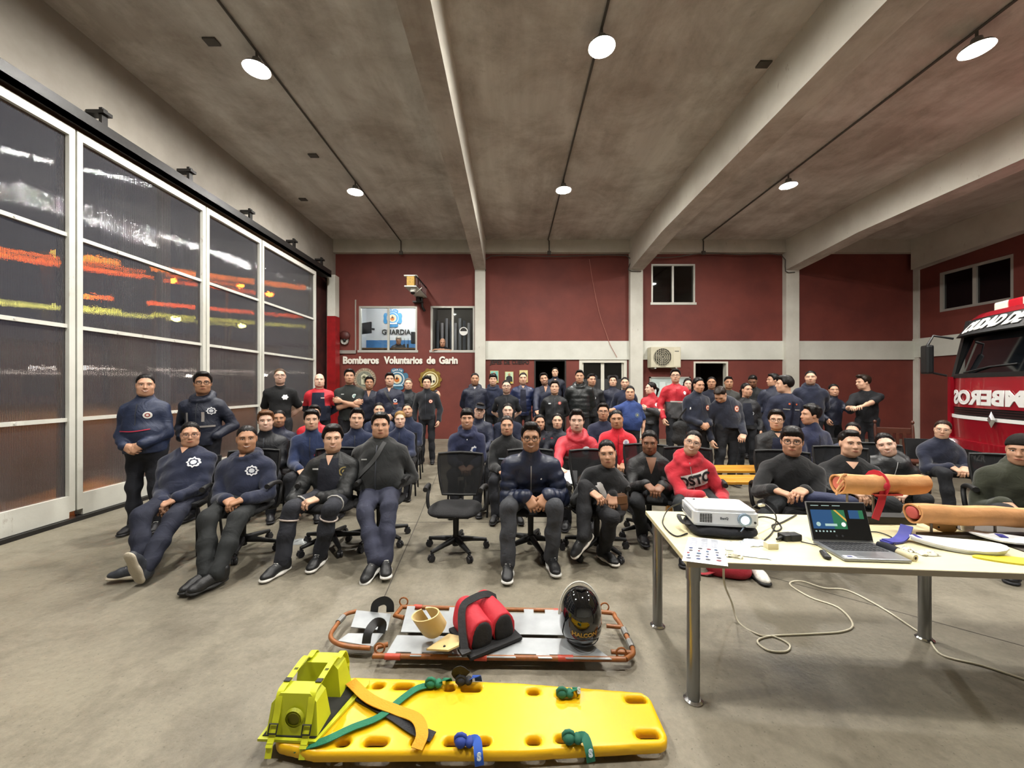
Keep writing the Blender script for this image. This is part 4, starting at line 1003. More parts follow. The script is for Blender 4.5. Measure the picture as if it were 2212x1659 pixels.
# ---------------- front row
p = person('woman with hair pulled back standing at far left, navy jacket with red piping', 'stand', 314, 809, 4.12, NV2, '#12141d', fem=1, w=1.28, belly=.03, arms='clasp', hair='bun', smile=1, sk='m',
           decals=[('zip', -.1), ('disc', .095, .0, .036, [('#d8d6d2', 1.0), ('#8a3a34', .6), ('#d8d6d2', .3)]), ('strap', [(-.16, -.155), (0, -.16), (.13, -.145)], .010, '#b83048', 'red_piping')], yaw=14, fat=.6)
p = person('man in glasses and dark parka with grey reflective bars, standing at far left', 'stand', 438, 805, 4.5, '#141a2c', '#11131c', w=1.08, arms='pockets', hair='short', glasses='#15130f', sk='t', yaw=12, coll='hood',
           decals=[('zip', -.25), ('bar', -.115, -.088, -.12, -.01, '#8f8a86', 'reflective_bar'), ('bar', .05, .077, -.12, -.01, '#8f8a86', 'reflective_bar'), ('disc', .135, .0, .04, em_wl, 8), ('bar', .0, .16, -.185, -.165, '#8f8a86', 'reflective_bar')])
p3 = person('seated woman in round glasses and navy sweatshirt, legs stretched out', 'sit', 411, 913, 3.85, NV, '#171b2c', fem=1, w=1.15, s=1.02, hs=.99, fab='hoodie', coll='polo', hair='bun', smile=0, glasses='#6b4a3c', sk='m', hipback=-.13, yaw=16, fat=.5,
            wl=(W(350, 1083, 3.48), (.5, -.5, -.6), (0, .3, -1)), wr=(W(380, 1078, 3.47), (-.8, -.4, -.4), (0, .3, -1)), feet={-1: ((-3.0, 3.10, .10), (-.92, -.35, .05)), 1: ((-2.875, 3.03, .125), (-.1, -.28, .95), (.05, .96, .25))},
            decals=[('disc', .105, -.02, .05, em_wl, 8), ('vneck', SKIN['m'], .07, .07)], shoe=('#2b2e34', '#b5ab98', 0))
under(p3, 'v', 'black four-legged chair under the woman in round glasses')
p4 = person('seated smiling man in navy hoodie and black boots, hands clasped', 'sit', 533, 920, 3.7, NV, '#191c1d', fab='hoodie', coll='hood', hair='crew', smile=1, sk='t', s=1.03, hipback=-.06, yaw=12,
            wl=(W(490, 1078, 3.36), (.8, -.4, -.4), (0, .2, -1)), wr=(W(527, 1078, 3.36), (-.8, -.4, -.3), (0, .2, -1)), feet={-1: ((-2.37, 3.0, .10), (-.3, -1, .0)), 1: ((-2.26, 2.96, .115), (-.38, -.95, -.02), (.3, 0, 1))},
            decals=[('disc', .10, -.03, .045, em_wl, 8), ('vneck', SKIN['t'], .06, .06)], shoe=('#121214', '#1a1a1a', 1))
under(p4, 'o', 'office chair under the smiling man in navy hoodie', .2)
p5 = person('seated man in quilted black bomber jacket holding a paper cup', 'sit', 719, 920, 3.75, '#17191a', '#20222a', hair='thick', smile=1, sk='l', s=1.03, hipback=.0, yaw=8, coll=None, fat=.4, rip=(.006, .06),
            wl=(W(632, 1080, 3.36), (.35, -.5, -.8), (0, .5, -.8)), wr=(W(690, 1076, 3.38), (-.8, -.5, -.2), (0, .3, -1)), feet={-1: ((-1.91, 3.2, .09), (-.25, -1, 0)), 1: ((-1.67, 3.36, .09), (.02, -1, 0))},
            inner=('#191b26', .16, .24, .10, -.27), decals=[('disc', .135, -.03, .045, [('#8a7a4a', 1.0), ('#1d1d1c', .75), ('#a08c50', .4)]), ('bar', -.155, -.095, .0, .014, '#d0d0cc'), ('vneck', SKIN['l'], .06, .09)], shoe=('#17181a', '#d4d2cc', 0))
for sd in (1, -1): leg_band(p5, sd, .22, '#a99c94'); leg_band(p5, sd, .8, '#9c9a96', seg='thigh')
under(p5, 'o', 'office chair under the man in quilted bomber jacket', .5)
p6 = person('seated broad man in black fleece with a strap across his chest', 'sit', 822, 893, 3.92, '#17191a', '#25283a', fab='fleece', hair='short', sk='m', w=1.32, s=1.06, belly=.05, arms='pockets', hipback=-.03, yaw=6, fat=.7,
            feet={-1: ((-1.12, 3.17, .13), (-.22, -.9, -.3)), 1: ((-1.05, 3.22, .10), (.32, -.9, .05))}, shoe=('#1a1a1c', '#d6d5d0', 0),
            decals=[('zip', -.33), ('strap', [(.07, .15), (-.02, -.02), (-.2, -.2)], .04, '#3a3b3c'), ('bar', -.15, -.09, -.02, -.008, '#b9bbba')])
under(p6, 'o', 'office chair under the broad man in black fleece', .9)
p7 = person('seated smiling man in glasses and navy puffer jacket, hands between his knees', 'sit', 1147, 916, 3.45, '#1c2338', '#37393e', fab='puffer', hair='quiff', smile=1, sk='t', s=1.06, hipback=.22, yaw=-2, glasses='#15120f', beard=.25,
            wl=(W(1138, 1072, 3.3), (.45, -.4, -.9), (.2, .6, -.5)), wr=(W(1182, 1070, 3.3), (-.5, -.4, -.9), (-.2, .6, -.5)), feet={-1: ((-.025, 3.17, .10), (-.03, -1, 0)), 1: ((.345, 3.28, .10), (.12, -1, 0))}, shoe=('#17181a', '#cfcfca', 0),
            decals=[('zip', -.2, '#9a9a9c', .007), ('disc', .09, .0, .008, [('#d8d8d8', 1.0)])])
under(p7, 'o', 'office chair under the man in navy puffer jacket', .35)
p8 = person('seated woman in black sweatshirt with white leaping cat print, legs crossed', 'sit', 1312, 952, 3.5, '#141518', '#15161a', fab='sweater', coll=None, fem=1, hair='bun', sk='m', s=.97, hipback=.14, hipz=.46, lean=(-.08, 0), yaw=-4, hr=-6, w=1.05,
            wl=(W(1276, 1062, 3.35), (.6, -.4, -.5), (0, .3, -1)), wr=(W(1322, 1066, 3.42), (.0, -.4, -.9), (0, .3, -1)), feet={1: ((.60, 3.22, .30), (-.62, -.35, -.55), (-.45, -.3, .85)), -1: ((.83, 3.44, .09), (.42, -.9, 0))},
            knees={1: (-.8, -1, .25), -1: (.25, -1, .5)}, shoe=('#1c1d1f', '#cfcac0', 0))
under(p8, 'o', 'office chair under the woman in the cat print sweatshirt', .6)
p9 = person('seated woman in open black jacket with eyes lowered, behind the table corner', 'sit', 1403, 931, 3.95, '#141416', '#15171b', fem=1, hair='bun', sk='d', s=.97, w=1.1, coll=None, hipback=.06, arms='lap', hp=-8, fat=.4, inner=('#101012', .10, .2, .08, -.17),
            feet={-1: ((1.30, 3.82, .10), (-.1, -1, 0)), 1: ((1.72, 3.75, .09), (.1, -1, 0))}, decals=[('vneck', SKIN['d'], .10, .16)])
under(p9, 'o', 'office chair under the woman in open black jacket', .1)
p10 = person('seated laughing woman in red hoodie with a white lettered panel', 'sit', 1496, 931, 3.75, '#ad1f2d', '#1b1f22', fab='hoodie', coll='hood', fem=1, hair='bun', smile=1, glasses='#8d8078', sk='l', s=.96, hr=14, hp=6, hipback=.05,
             wl=(W(1515, 1072, 3.4), (.5, -.4, -.6), (0, .3, -1)), wr=(W(1562, 1085, 3.45), (-.4, -.4, -.7), (0, .3, -1)), top2=('#15182a', lambda a, f, u: (u < -.175) & (np.abs(a) < .15) & (f > -.02)))
under(p10, 'o', 'office chair under the woman in red hoodie', .75)
p11 = person('seated man in black sweater and glasses with a navy bag on his lap', 'sit', 1711, 924, 3.5, '#121315', '#1d2023', fab='sweater', coll=None, hair='fringe', glasses='#221f1c', sk='m', s=1.04, w=1.12, hipback=.10,
             wl=(W(1672, 1058, 3.2), (.8, -.4, -.3), (0, .2, -1)), wr=(W(1738, 1058, 3.2), (-.8, -.4, -.3), (0, .2, -1)), feet={-1: ((1.99, 3.16, .09), (-.05, -1, 0)), 1: ((2.72, 3.42, .09), (.1, -1, 0))}, shoe=('#d8d6d0', '#1a1a1a', 0))
under(p11, 'o', 'office chair under the man in black sweater and glasses', .15)
p12 = person('seated young man in black t-shirt and jacket looking at his phone hand', 'sit', 1837, 931, 3.8, '#17181a', '#141518', fab='sweater', coll=None, hair='fade', sk='l', s=1.02, hyaw=24, hipback=.06, inner=('#0f1011', .12, .2, .08, -.2), decals=[('vneck', SKIN['l'], .09, .06)],
             wl=(W(1836, 1058, 3.45), (.3, -.6, -.3), (0, .3, -.8)), wr=(W(1868, 1065, 3.45), (-.4, -.6, -.2), (0, .3, -.8)))
under(p12, 'o', 'office chair under the young man in black t-shirt', .45)
p13 = person('seated smiling woman in black puffer jacket, head tilted left', 'sit', 1914, 937, 4.02, '#15171a', '#131417', fab='puffer', coll='hood', fem=1, hair='tied', smile=1, sk='p', s=.97, hr=-16, arms='lap', w=1.1, decals=[('zip', -.2, '#c8c8c8', .005)])
under(p13, 'o', 'office chair under the woman in black puffer jacket', .2)
p14 = person('woman in navy sweatshirt half hidden behind the young man in black', 'sit', 1842, 913, 5.0, NV, fem=1, hair='pony', sk='l', s=.97, hyaw=-8, arms='lap', decals=[('disc', .12, -.03, .035, [('#d8d8da', 1.0)], 6)])
under(p14, 'v', 'black four-legged chair behind the young man in black t-shirt')
p15 = person('woman in clear glasses and navy fleece seated before the fire engine', 'sit', 2036, 909, 4.95, '#171c30', fem=1, hair='tied', hcol='#2c1d14', smile=0, glasses='#b79a86', sk='l', s=.98, hr=6, fab='fleece', arms='lap', w=1.1, yaw=-20)
under(p15, 'v', 'black four-legged chair under the woman before the fire engine')
p16 = person('man in olive green hoodie and dark beanie at the right edge', 'sit', 2206, 941, 3.3, '#2f3225', '#15161a', fab='hoodie', coll='hood', hair='beanie', hcol='#17120f', sk='m', s=1.04, hyaw=-8, hp=-6, yaw=-40, hipback=.12, arms='thighs', w=1.15)
under(p16, 'o', 'office chair under the man in olive green hoodie', .3)
# ---------------- second rows, left
SEAT = [
 (dict(label='seated fair-haired man in black jacket with small flag on sleeve', cx=574, ytop=888, D=4.75, top='#15171d', sk='p', hair='side', hcol='#5a3a22', smile=1, decals=[('bar', .14, .175, -.045, -.015, '#c8d4dc', 'flag_patch'), ('zip', -.2)]), 'black four-legged chair under the fair-haired man'),
 (dict(label='dark-haired man in navy sitting just behind the fair-haired man', cx=602, ytop=886, D=5.55, top=NV, sk='t', hair='crew', beard=.5), 'black four-legged chair just behind the fair-haired man'),
 (dict(label='seated man in blue zipped fleece with red emblem, hair parted', cx=673, ytop=886, D=4.8, top='#1d2b4e', fab='fleece', sk='l', hair='side', decals=[('zip', -.22), ('disc', .09, -.10, .042, [('#b3344a', 1.0), ('#d4c8d0', .5), ('#b3344a', .3)], 6), ('bar', .045, .13, -.185, -.155, '#b04a34', 'orange_patch')]), 'black four-legged chair under the man in blue zipped fleece'),
 (dict(label='man in bright red jacket mostly hidden behind the blue fleece', cx=679, ytop=876, D=5.75, top='#c01c2a', sk='l', hair='short'), 'black four-legged chair under the man in bright red jacket at left'),
 (dict(label='seated grinning man in navy fleece with swept up hair', cx=771, ytop=884, D=4.95, top='#1a2440', fab='fleece', sk='l', hair='quiff', smile=1, fat=.4, hr=4, decals=[('zip', -.2)]), 'black four-legged chair under the grinning man with swept up hair'),
 (dict(label='smiling round-faced man in navy behind the broad man in fleece', cx=819, ytop=870, D=6.4, top=NV2, sk='l', hair='crew', smile=1, fat=.6, w=1.1), 'black four-legged chair under the smiling round-faced man'),
 (dict(label='blonde woman in navy zipped fleece with unsmiling face', cx=864, ytop=889, D=5.6, top='#192340', fab='fleece', fem=1, sk='p', hair='tied', hcol='#8a6a3c', decals=[('zip', -.1)]), 'black four-legged chair under the blonde woman'),
 (dict(label='man in navy fleece with shaved head tipped back', cx=880, ytop=872, D=6.6, top='#17203a', fab='fleece', sk='m', hair='crew', hp=12, hr=-8, smile=1, beard=.5, decals=[('disc', .04, -.06, .035, [('#b3344a', 1.0), ('#cdbcc2', .5)])]), 'black four-legged chair under the man with head tipped back'),
 (dict(label='seated smiling young man in navy hoodie with white emblem', cx=1009, ytop=884, D=5.0, top='#1d2340', fab='hoodie', coll='hood', sk='m', hair='fringe', smile=1, decals=[('disc', .10, -.07, .05, em_w, 8), ('bar', .0, .01, .06, .09, '#d8d8d8', 'zip_pull')]), 'black four-legged chair under the smiling man in navy hoodie'),
 (dict(label='man in dark cap and glasses leaning from behind', cx=1036, ytop=871, D=6.1, top='#1d2338', sk='p', hair='cap', hcol='#22252c', glasses='#2a2a2c', smile=0, hr=10), 'black four-legged chair under the man in the cap'),
 (dict(label='man with thick brows in navy shirt seated in the middle row', cx=1097, ytop=871, D=6.2, top='#191f33', fab='tshirt', coll=None, sk='p', hair='crew', w=1.1, decals=[]), 'black four-legged chair under the man with thick brows'),
 (dict(label='woman in black fleece with grey-streaked hair pulled back', cx=1095, ytop=899, D=4.75, top='#131517', fab='fleece', fem=1, sk='m', hair='bun', hcol='#2a2320', fat=.6, w=1.12, decals=[('bar', -.10, -.01, -.10, -.08, '#a7b0c2')]), 'black four-legged chair under the woman in black fleece'),
 (dict(label='smiling woman in dark jacket with red stripes, head turned aside', cx=1166, ytop=896, D=5.8, top='#181b26', fem=1, sk='m', hair='tied', smile=1, hyaw=10, decals=[('bar', .05, .09, -.28, .06, '#a82838', 'red_stripe')]), 'black four-legged chair under the woman with red stripes'),
 (dict(label='young woman in navy and red jacket smiling with closed lips', cx=1204, ytop=893, D=5.75, top='#171b28', fem=1, sk='l', hair='bun', decals=[('bar', -.10, -.07, -.28, .06, '#a82838', 'red_stripe')], hp=4), 'black four-legged chair under the young woman in navy and red'),
 (dict(label='stern young man in red and grey rescue jacket writing on paper', cx=1246, ytop=887, D=4.55, top='#b82634', sk='p', hair='quiff', coll='hood', w=1.1, top2=('#3c3d3f', lambda a, f, u: (u < -.10)), decals=[('disc', .10, .0, .048, [('#dcdce0', 1.0), ('#7c88b0', .55)]), ('strap', [(-.14, -.085), (0, -.085), (.14, -.07)], .022, '#8d8a88', 'reflective_band'), ('bar', -.215, -.165, -.055, -.01, '#d6dce2', 'flag_patch')], wl=(W(1205, 1012, 4.15), (.8, -.5, -.2), (0, .2, -1)), hipback=.1), 'black four-legged chair under the man in red and grey jacket'),
 (dict(label='man in glasses and navy sweater with a hand on his shoulder', cx=1303, ytop=872, D=5.9, top='#1b1f36', fab='sweater', coll=None, sk='m', hair='short', glasses='#5c5048', w=1.1), 'black four-legged chair under the man in glasses and navy sweater'),
 (dict(label='seated man in bright red zipped fleece with white round emblem', cx=1332, ytop=886, D=5.15, top='#c41a2b', fab='fleece', sk='t', hair='crew', smile=0, w=1.15, fat=.5, hr=-4, decals=[('disc', .10, .03, .04, [('#dedfe3', 1.0), ('#9aa4c4', .5)]), ('zip', -.3, '#8f1420')]), 'black four-legged chair under the man in bright red fleece'),
 (dict(label='seated man in black leather jacket and glasses over navy shirt', cx=1677, ytop=887, D=5.1, top='#17181b', fab='jacket', sk='l', hair='thick', glasses='#1e1a18', coll=None, inner=('#191f36', .12, .2, .09, -.28), decals=[('disc', .06, -.02, .02, [('#d8d8da', 1.0)], 6), ('vneck', SKIN['l'], .07, .05)]), None),
 (dict(label='seated man in navy zipped fleece turning his face to the left', cx=1750, ytop=876, D=4.95, top='#1a2140', fab='fleece', sk='m', hair='wavy', hyaw=-62, yaw=4, w=1.12, beard=.2, decals=[('zip', -.25), ('bar', .06, .10, -.055, -.03, '#6aa0ae')]), 'black four-legged chair under the man turning his face left'),
]
for d, ch in SEAT:
    d = dict(d); d.setdefault('arms', 'lap'); d.setdefault('bottom', '#15171e'); I = person(d.pop('label'), 'sit', **d)
    if ch: under(I, 'v', ch)
# ---------------- standing
ST = [
 dict(label='tall man in glasses and black t-shirt with white star, standing by the doors', cx=605, ytop=796, D=6.25, top='#0f1012', fab='tshirt', coll=None, sk='p', hair='crew', hcol='#4a3828', glasses='#2a2420', smile=1, arms='behind', w=.95, decals=[('disc', .095, .0, .04, [('#dcdce0', 1.0)], 6)]),
 dict(label='bald man in open red and navy jacket by the red post', cx=690, ytop=807, D=7.1, top='#b51c2a', sk='p', hair=None, fat=1.0, w=1.12, coll=None, arms='behind', inner=('#151c31', .20, .26, .11, -.40), top2=('#161c30', lambda a, f, u: u < -.13), decals=[('bar', .05, .11, .0, .02, '#c8a8a0')]),
 dict(label='man in dark grey t-shirt with arms crossed beside the stone emblem', cx=755, ytop=798, D=6.75, top='#1d211f', fab='tshirt', coll=None, sk='m', hair='short', arms='cross', w=1.08, decals=[('disc', .10, .0, .038, [('#c8d4d2', 1.0), ('#7c9c98', .6)]), ('bar', -.12, -.07, .03, .042, '#b5b8b6')]),
 dict(label='smiling man in open navy jacket right of the crossed-arms man', cx=798, ytop=814, D=7.75, top='#181d30', coll='polo', sk='t', hair='short', arms='sides', smile=1, decals=[('vneck', SKIN['t'], .07, .12)]),
 dict(label='smiling man in navy jacket with a black bag strap across', cx=842, ytop=806, D=7.3, top='#191e33', sk='l', hair='short', smile=1, arms='clasp', coll='polo', decals=[('strap', [(-.09, .14), (.02, -.05), (.14, -.26)], .035, '#2b2c30'), ('disc', .11, -.06, .035, em_w, 8), ('bar', .08, .15, -.13, -.10, '#b4583a', 'orange_patch'), ('vneck', SKIN['l'], .06, .07)]),
 dict(label='near-bald man in grey-black jacket with an arm round his neighbour', cx=882, ytop=817, D=8.1, top='#23272c', sk='l', hair='crew', hcol='#5a4a40', smile=1, arms='sides', wr=(W(944, 846, 8.05), (.25, -.3, -.9), (-.3, .8, 0))),
 dict(label='slim man with curly hair in black fleece, orange round emblem', cx=922, ytop=814, D=7.75, top='#12151d', fab='fleece', sk='l', hair='curly', arms='sides', yaw=0, decals=[('disc', .10, -.04, .036, em_o), ('zip', -.3)]),
 dict(label='broad man in navy hooded jacket before the white column', cx=1026, ytop=806, D=7.9, top='#151b2f', sk='t', hair='crew', arms='behind', w=1.22, coll='hood', beard=.3, decals=[('zip', -.3), ('vneck', '#b8b0aa', .05, .06)]),
 dict(label='young man in navy hoodie under the framed portraits, bowl of dark hair', cx=1065, ytop=808, D=8.35, top='#192036', fab='hoodie', coll='hood', sk='l', hair='fringe', smile=1),
 dict(label='man in glasses and black short-sleeved uniform shirt', cx=1094, ytop=821, D=7.3, top='#14171d', fab='tshirt', coll='polo', sk='p', hair='crew', glasses='#1d1b1a', beard=.45, arms='behind', w=1.05, decals=[('bar', -.2, -.165, -.06, -.02, '#d0b8b0', 'sleeve_patch'), ('zip', -.2, '#22252c')]),
 dict(label='slim man in navy padded jacket worn open over navy shirt', cx=1130, ytop=805, D=8.2, top='#20294a', fab='puffer', th=.026, coll=None, sk='l', hair='crew', w=.95, inner=('#171a2c', .11, .15, .11, -.42), decals=[('vneck', SKIN['l'], .06, .05)]),
 dict(label='smiling bearded man in navy at the dark doorway, head tilted', cx=1175, ytop=806, D=8.15, top='#171d34', coll='polo', sk='m', hair='short', smile=1, hr=-10, beard=.5, wl=(W(1158, 890, 7.75), (.4, -.4, -.4), (0, .5, -.5)), decals=[('vneck', SKIN['m'], .07, .12)]),
 dict(label='man standing high inside the dark doorway at the back', cx=1199, ytop=794, D=10.2, top='#151a2a', sk='l', hair='crew', floor=.2, decals=[('vneck', SKIN['l'], .07, .08)]),
 dict(label='smiling man in black zipped jacket with red chest badge', cx=1198, ytop=823, D=7.35, top='#14161a', sk='l', hair='short', smile=1, w=1.12, fat=.3, arms='behind', coll='polo', decals=[('zip', -.35), ('disc', .09, .02, .03, [('#b85a50', 1.0), ('#d4b0a8', .4)]), ('bar', -.12, -.075, .0, .022, '#c9ced2')]),
 dict(label='tall man in black quilted jacket before the glass door', cx=1252, ytop=800, D=7.6, top='#1b1f20', fab='puffer', th=.03, coll='hood', sk='m', hair='fade', arms='behind', w=1.08, decals=[('zip', -.3, '#2b2f30')]),
 dict(label='man in black polo looking aside right of the quilted jacket', cx=1278, ytop=808, D=8.1, top='#15171b', coll='polo', sk='m', hair='fade', hyaw=22, decals=[('disc', .06, -.04, .028, [('#d4dadc', 1.0), ('#8a9a9c', .5)])]),
 dict(label='slim man in navy roll-neck with tilted head by the glass door', cx=1324, ytop=812, D=8.7, top='#141a30', sk='l', hair='short', w=.95, hp=6),
 dict(label='man in navy sweater partly hidden behind the woman in blue', cx=1350, ytop=815, D=8.2, top='#191f35', coll=None, fab='sweater', sk='l', hair='crew', beard=.4),
 dict(label='smiling woman in blue t-shirt with hand on a shoulder', cx=1361, ytop=834, D=6.55, top='#2b3f74', fab='tshirt', coll=None, fem=1, sk='m', hair='bun', smile=1, w=1.3, belly=.04, fat=.7, yaw=-6, decals=[('disc', .09, -.07, .038, [('#5a6a70', 1.0), ('#2b3f74', .72), ('#8a8a5c', .45)]), ], wl=(W(1292, 893, 6.05), (-.4, -.5, -.5), (0, .3, -.9)), wr=(W(1388, 935, 6.5), (.05, -.1, -1), (-1, 0, 0))),
 dict(label='woman in red and grey jacket in profile, arms folded', cx=1405, ytop=826, D=7.5, top='#b3202e', fem=1, sk='p', hair='pony', hyaw=-70, arms='cross', yaw=-14, top2=('#3b3c3f', lambda a, f, u: u < -.05), decals=[('disc', .08, .01, .035, [('#dcdce0', 1.0)])]),
 dict(label='tall man in glasses and open red rescue jacket by the notice board', cx=1459, ytop=798, D=7.3, top='#b8202e', sk='l', hair='short', glasses='#1c1a19', coll='polo', w=1.02, yaw=4, inner=('#a81c2a', .10, .14, .10, -.12), top2=('#434345', lambda a, f, u: (u < -.15) & (np.abs(a) < .2)), decals=[('bar', -.14, .12, -.15, -.125, '#a5a29c', 'reflective_band'), ('disc', .13, .03, .035, [('#dcdce0', 1.0)])]),
 dict(label='woman with long dark hair peering from behind the navy fleece', cx=1486, ytop=818, D=7.9, top='#a81e2c', fem=1, sk='p', hair='long', hyaw=6, decals=[('zip', -.1)]),
 dict(label='person in navy fleece with orange emblem looking down right, hands joined', cx=1509, ytop=816, D=6.15, top='#131a2c', fab='fleece', sk='m', hair='pony', fem=1, hyaw=34, hp=-10, yaw=6, w=1.2, arms='clasp', decals=[('disc', .10, -.06, .042, em_o), ('bar', -.20, -.155, -.08, -.045, '#d8dadc', 'flag_patch'), ('zip', -.15)]),
 dict(label='young man in navy seen behind, left of the bowed head', cx=1537, ytop=814, D=8.1, top='#171c2b', coll=None, fab='sweater', sk='t', hair='crew'),
 dict(label='man in navy fleece bowing his head so his hair shows', cx=1556, ytop=836, D=6.0, top='#121829', fab='fleece', sk='l', hair='fade', hcol='#241a14', hp=-48, hyaw=-20, s=1.0, w=1.25, yaw=4, lean=(.16, .06), decals=[('disc', .09, -.03, .048, em_o), ('zip', -.1)], wr=(W(1607, 938, 5.85), (-.5, -.4, -.4), (0, .3, -.8))),
 dict(label='young man in dark top behind the bowed head, ears showing', cx=1574, ytop=814, D=8.15, top='#3a3a38', coll=None, fab='sweater', sk='t', hair='fade', hyaw=10),
 dict(label='woman in open black jacket looking off to the right', cx=1613, ytop=828, D=6.7, top='#15171c', fem=1, sk='m', hair='pony', hyaw=36, coll=None, w=1.0, inner=('#161a28', .12, .2, .08, -.3), decals=[('disc', .07, -.10, .03, [('#c8ccd2', 1.0), ('#39404e', .6)])]),
 dict(label='dark-skinned man in black polo looking down by the wall', cx=1626, ytop=811, D=8.3, top='#1a1c1d', fab='tshirt', coll='polo', sk='d', hair='fade', hp=-26, hyaw=-6, decals=[('disc', .10, -.04, .04, [('#d4d6d8', 1.0), ('#33383a', .6)])]),
 dict(label='man in slate jacket in profile facing left before the column', cx=1669, ytop=808, D=7.6, top='#23283a', sk='m', hair='short', hyaw=-64, yaw=-30),
 dict(label='man in navy uniform jacket with grey chest bars, head turned away', cx=1693, ytop=813, D=5.85, top='#1b2136', fab='shirt', th=.02, sk='l', hair='thick', hyaw=-78, yaw=2, w=1.28, coll='polo', decals=[('bar', -.13, -.04, -.045, -.028, '#8d8c88', 'reflective_bar'), ('bar', .03, .12, -.045, -.028, '#8d8c88', 'reflective_bar'), ('disc', -.055, .045, .014, [('#c8603c', 1.0)]), ('disc', .05, .045, .014, [('#c8603c', 1.0)]), ('zip', -.3, '#12172a', .03)]),
 dict(label='strong-jawed man in navy hoodie standing against the white column', cx=1751, ytop=801, D=6.95, top='#161c30', fab='hoodie', coll='hood', sk='l', hair='crew', beard=.3, w=1.2, arms='behind'),
 dict(label='smiling woman in navy reaching an arm towards the polo man', cx=1801, ytop=830, D=7.4, top='#171c2e', fem=1, sk='m', hair='tied', smile=1, hyaw=14, yaw=10, decals=[('disc', .06, -.1, .035, [('#39425c', 1.0), ('#1a2034', .7)])], wr=(W(1846, 875, 7.05), (.9, -.2, -.2), (0, 0, -1)), wl=(W(1788, 905, 7.2), (-.1, -.2, -1), (1, 0, 0))),
 dict(label='man in black polo shirt in profile at the right of the group', cx=1864, ytop=811, D=6.95, top='#111318', fab='tshirt', coll='polo', sk='l', hair='quiff', hcol='#23170f', hyaw=-58, yaw=-36, hp=-6, lean=(.08, 0), decals=[('disc', .09, .0, .04, [('#c9ccd2', 1.0), ('#3a4050', .7), ('#c9ccd2', .4)])], wl=(W(1846, 880, 6.72), (-.8, -.5, 0), (0, 0, -1)), wr=(W(1862, 878, 6.65), (-.9, -.4, 0), (0, 0, -1))),
]
for d in ST:
    d = dict(d); d.setdefault('bottom', '#14161c'); person(d.pop('label'), 'stand', **d)
# ---------------- in the guard room windows
I = person('grey-haired man with head bowed behind the guard room desk', 'sit', 861, 727, 12.45, '#15171f', sk='m', hair='short', hcol='#a9a49c', hp=-30, arms='lap', floor=1.9, bottom='#15171e'); under(I, 'v', 'black chair behind the guard room desk').location.z = 1.9
I = person('bald man resting folded arms on the window sill', 'sit', 956, 731, 11.68, '#14171f', fab='tshirt', coll=None, sk='m', hair=None, hp=-22, floor=1.9, s=.98, fat=.4, bottom='#15171e', lean=(0, .16), feet={1: ((-1.9, 11.85, 2.0), (0, -1, 0)), -1: ((-2.15, 11.85, 2.0), (0, -1, 0))},
       wl=(W(968, 756, 11.42), (1, -.1, 0), (0, .2, -1), (-1, -.3, .2)), wr=(W(944, 755, 11.38), (-1, -.1, 0), (0, .2, -1), (1, -.3, .2))); under(I, 'v', 'black chair inside the curtained side room').location.z = 1.9
# ================================================================== ON AND BEHIND THE BACK WALL
m_glass, nt, N, L, P = newmat('window_glass'); N.remove(P)
tr = N.new('ShaderNodeBsdfTransparent'); gs = N.new('ShaderNodeBsdfGlossy'); gs.inputs['Roughness'].default_value = .02; fr = N.new('ShaderNodeFresnel'); fr.inputs['IOR'].default_value = 1.45
tr.inputs['Color'].default_value = (.93, .95, .95, 1); mx = N.new('ShaderNodeMixShader'); L.new(fr.outputs[0], mx.inputs[0]); L.new(tr.outputs[0], mx.inputs[1]); L.new(gs.outputs[0], mx.inputs[2]); L.new(mx.outputs[0], nt.nodes['Material Output'].inputs['Surface'])
m_frame = mat('#b4b3ab', .45, .3)
WN = [0]
def window(x0, x1, z0, z1, y, open_left=False, sash=2):
    WN[0] += 1; o = empty('window_%d' % WN[0], ((x0 + x1) / 2, y, z0), 0, kind='structure'); w, h = x1 - x0, z1 - z0; f = .05
    def bxm(nm, a, c, m): child(nm, MB().box(a, c).mesh(nm, m), o)
    bxm('frame_top', (-w / 2, -.05, h - f), (w / 2, .05, h), m_frame); bxm('frame_sill', (-w / 2 - .03, -.08, -.02), (w / 2 + .03, .05, f), m_frame)
    for sx in (-1, 1): bxm('frame_jamb', (sx * w / 2 - (f if sx > 0 else 0), -.05, f), (sx * w / 2 + (f if sx < 0 else 0), .05, h - f), m_frame)
    if sash == 2:
        bxm('mullion', (-.03, -.03, f), (.03, .03, h - f), m_frame)
        for sx in (-1, 1):
            if open_left and sx < 0: continue
            a, c = (f - w / 2, -.03) if sx < 0 else (.03, w / 2 - f)
            child('pane', MB().box((a, -.004, f), (c, .004, h - f)).mesh('pane', m_glass), o)
    return o
window(*WINA, BW + .06); WB = window(*WINB, BW + .06, True); window(*WINC, BW + .06)
RW_ = empty('window_4', (XR + .08, (RWIN[0] + RWIN[1]) / 2, RWIN[2]), 0, kind='structure')
w_, h_ = RWIN[1] - RWIN[0], RWIN[3] - RWIN[2]
for (a, c_) in (((-.05, -w_ / 2, 0), (.05, w_ / 2, .07)), ((-.05, -w_ / 2, h_ - .07), (.05, w_ / 2, h_)), ((-.05, -w_ / 2, .07), (.05, -w_ / 2 + .08, h_ - .07)), ((-.05, w_ / 2 - .08, .07), (.05, w_ / 2, h_ - .07)), ((-.05, -.04, .07), (.05, .04, h_ - .07))):
    child('frame', MB().box(a, c_).mesh('frame', m_frame), RW_)
for sy in (-1, 1): child('pane', MB().box((-.004, min(sy * .04, sy * (w_ / 2 - .08)), .07), (.004, max(sy * .04, sy * (w_ / 2 - .08)), h_ - .07)).mesh('pane', m_darkglass), RW_)
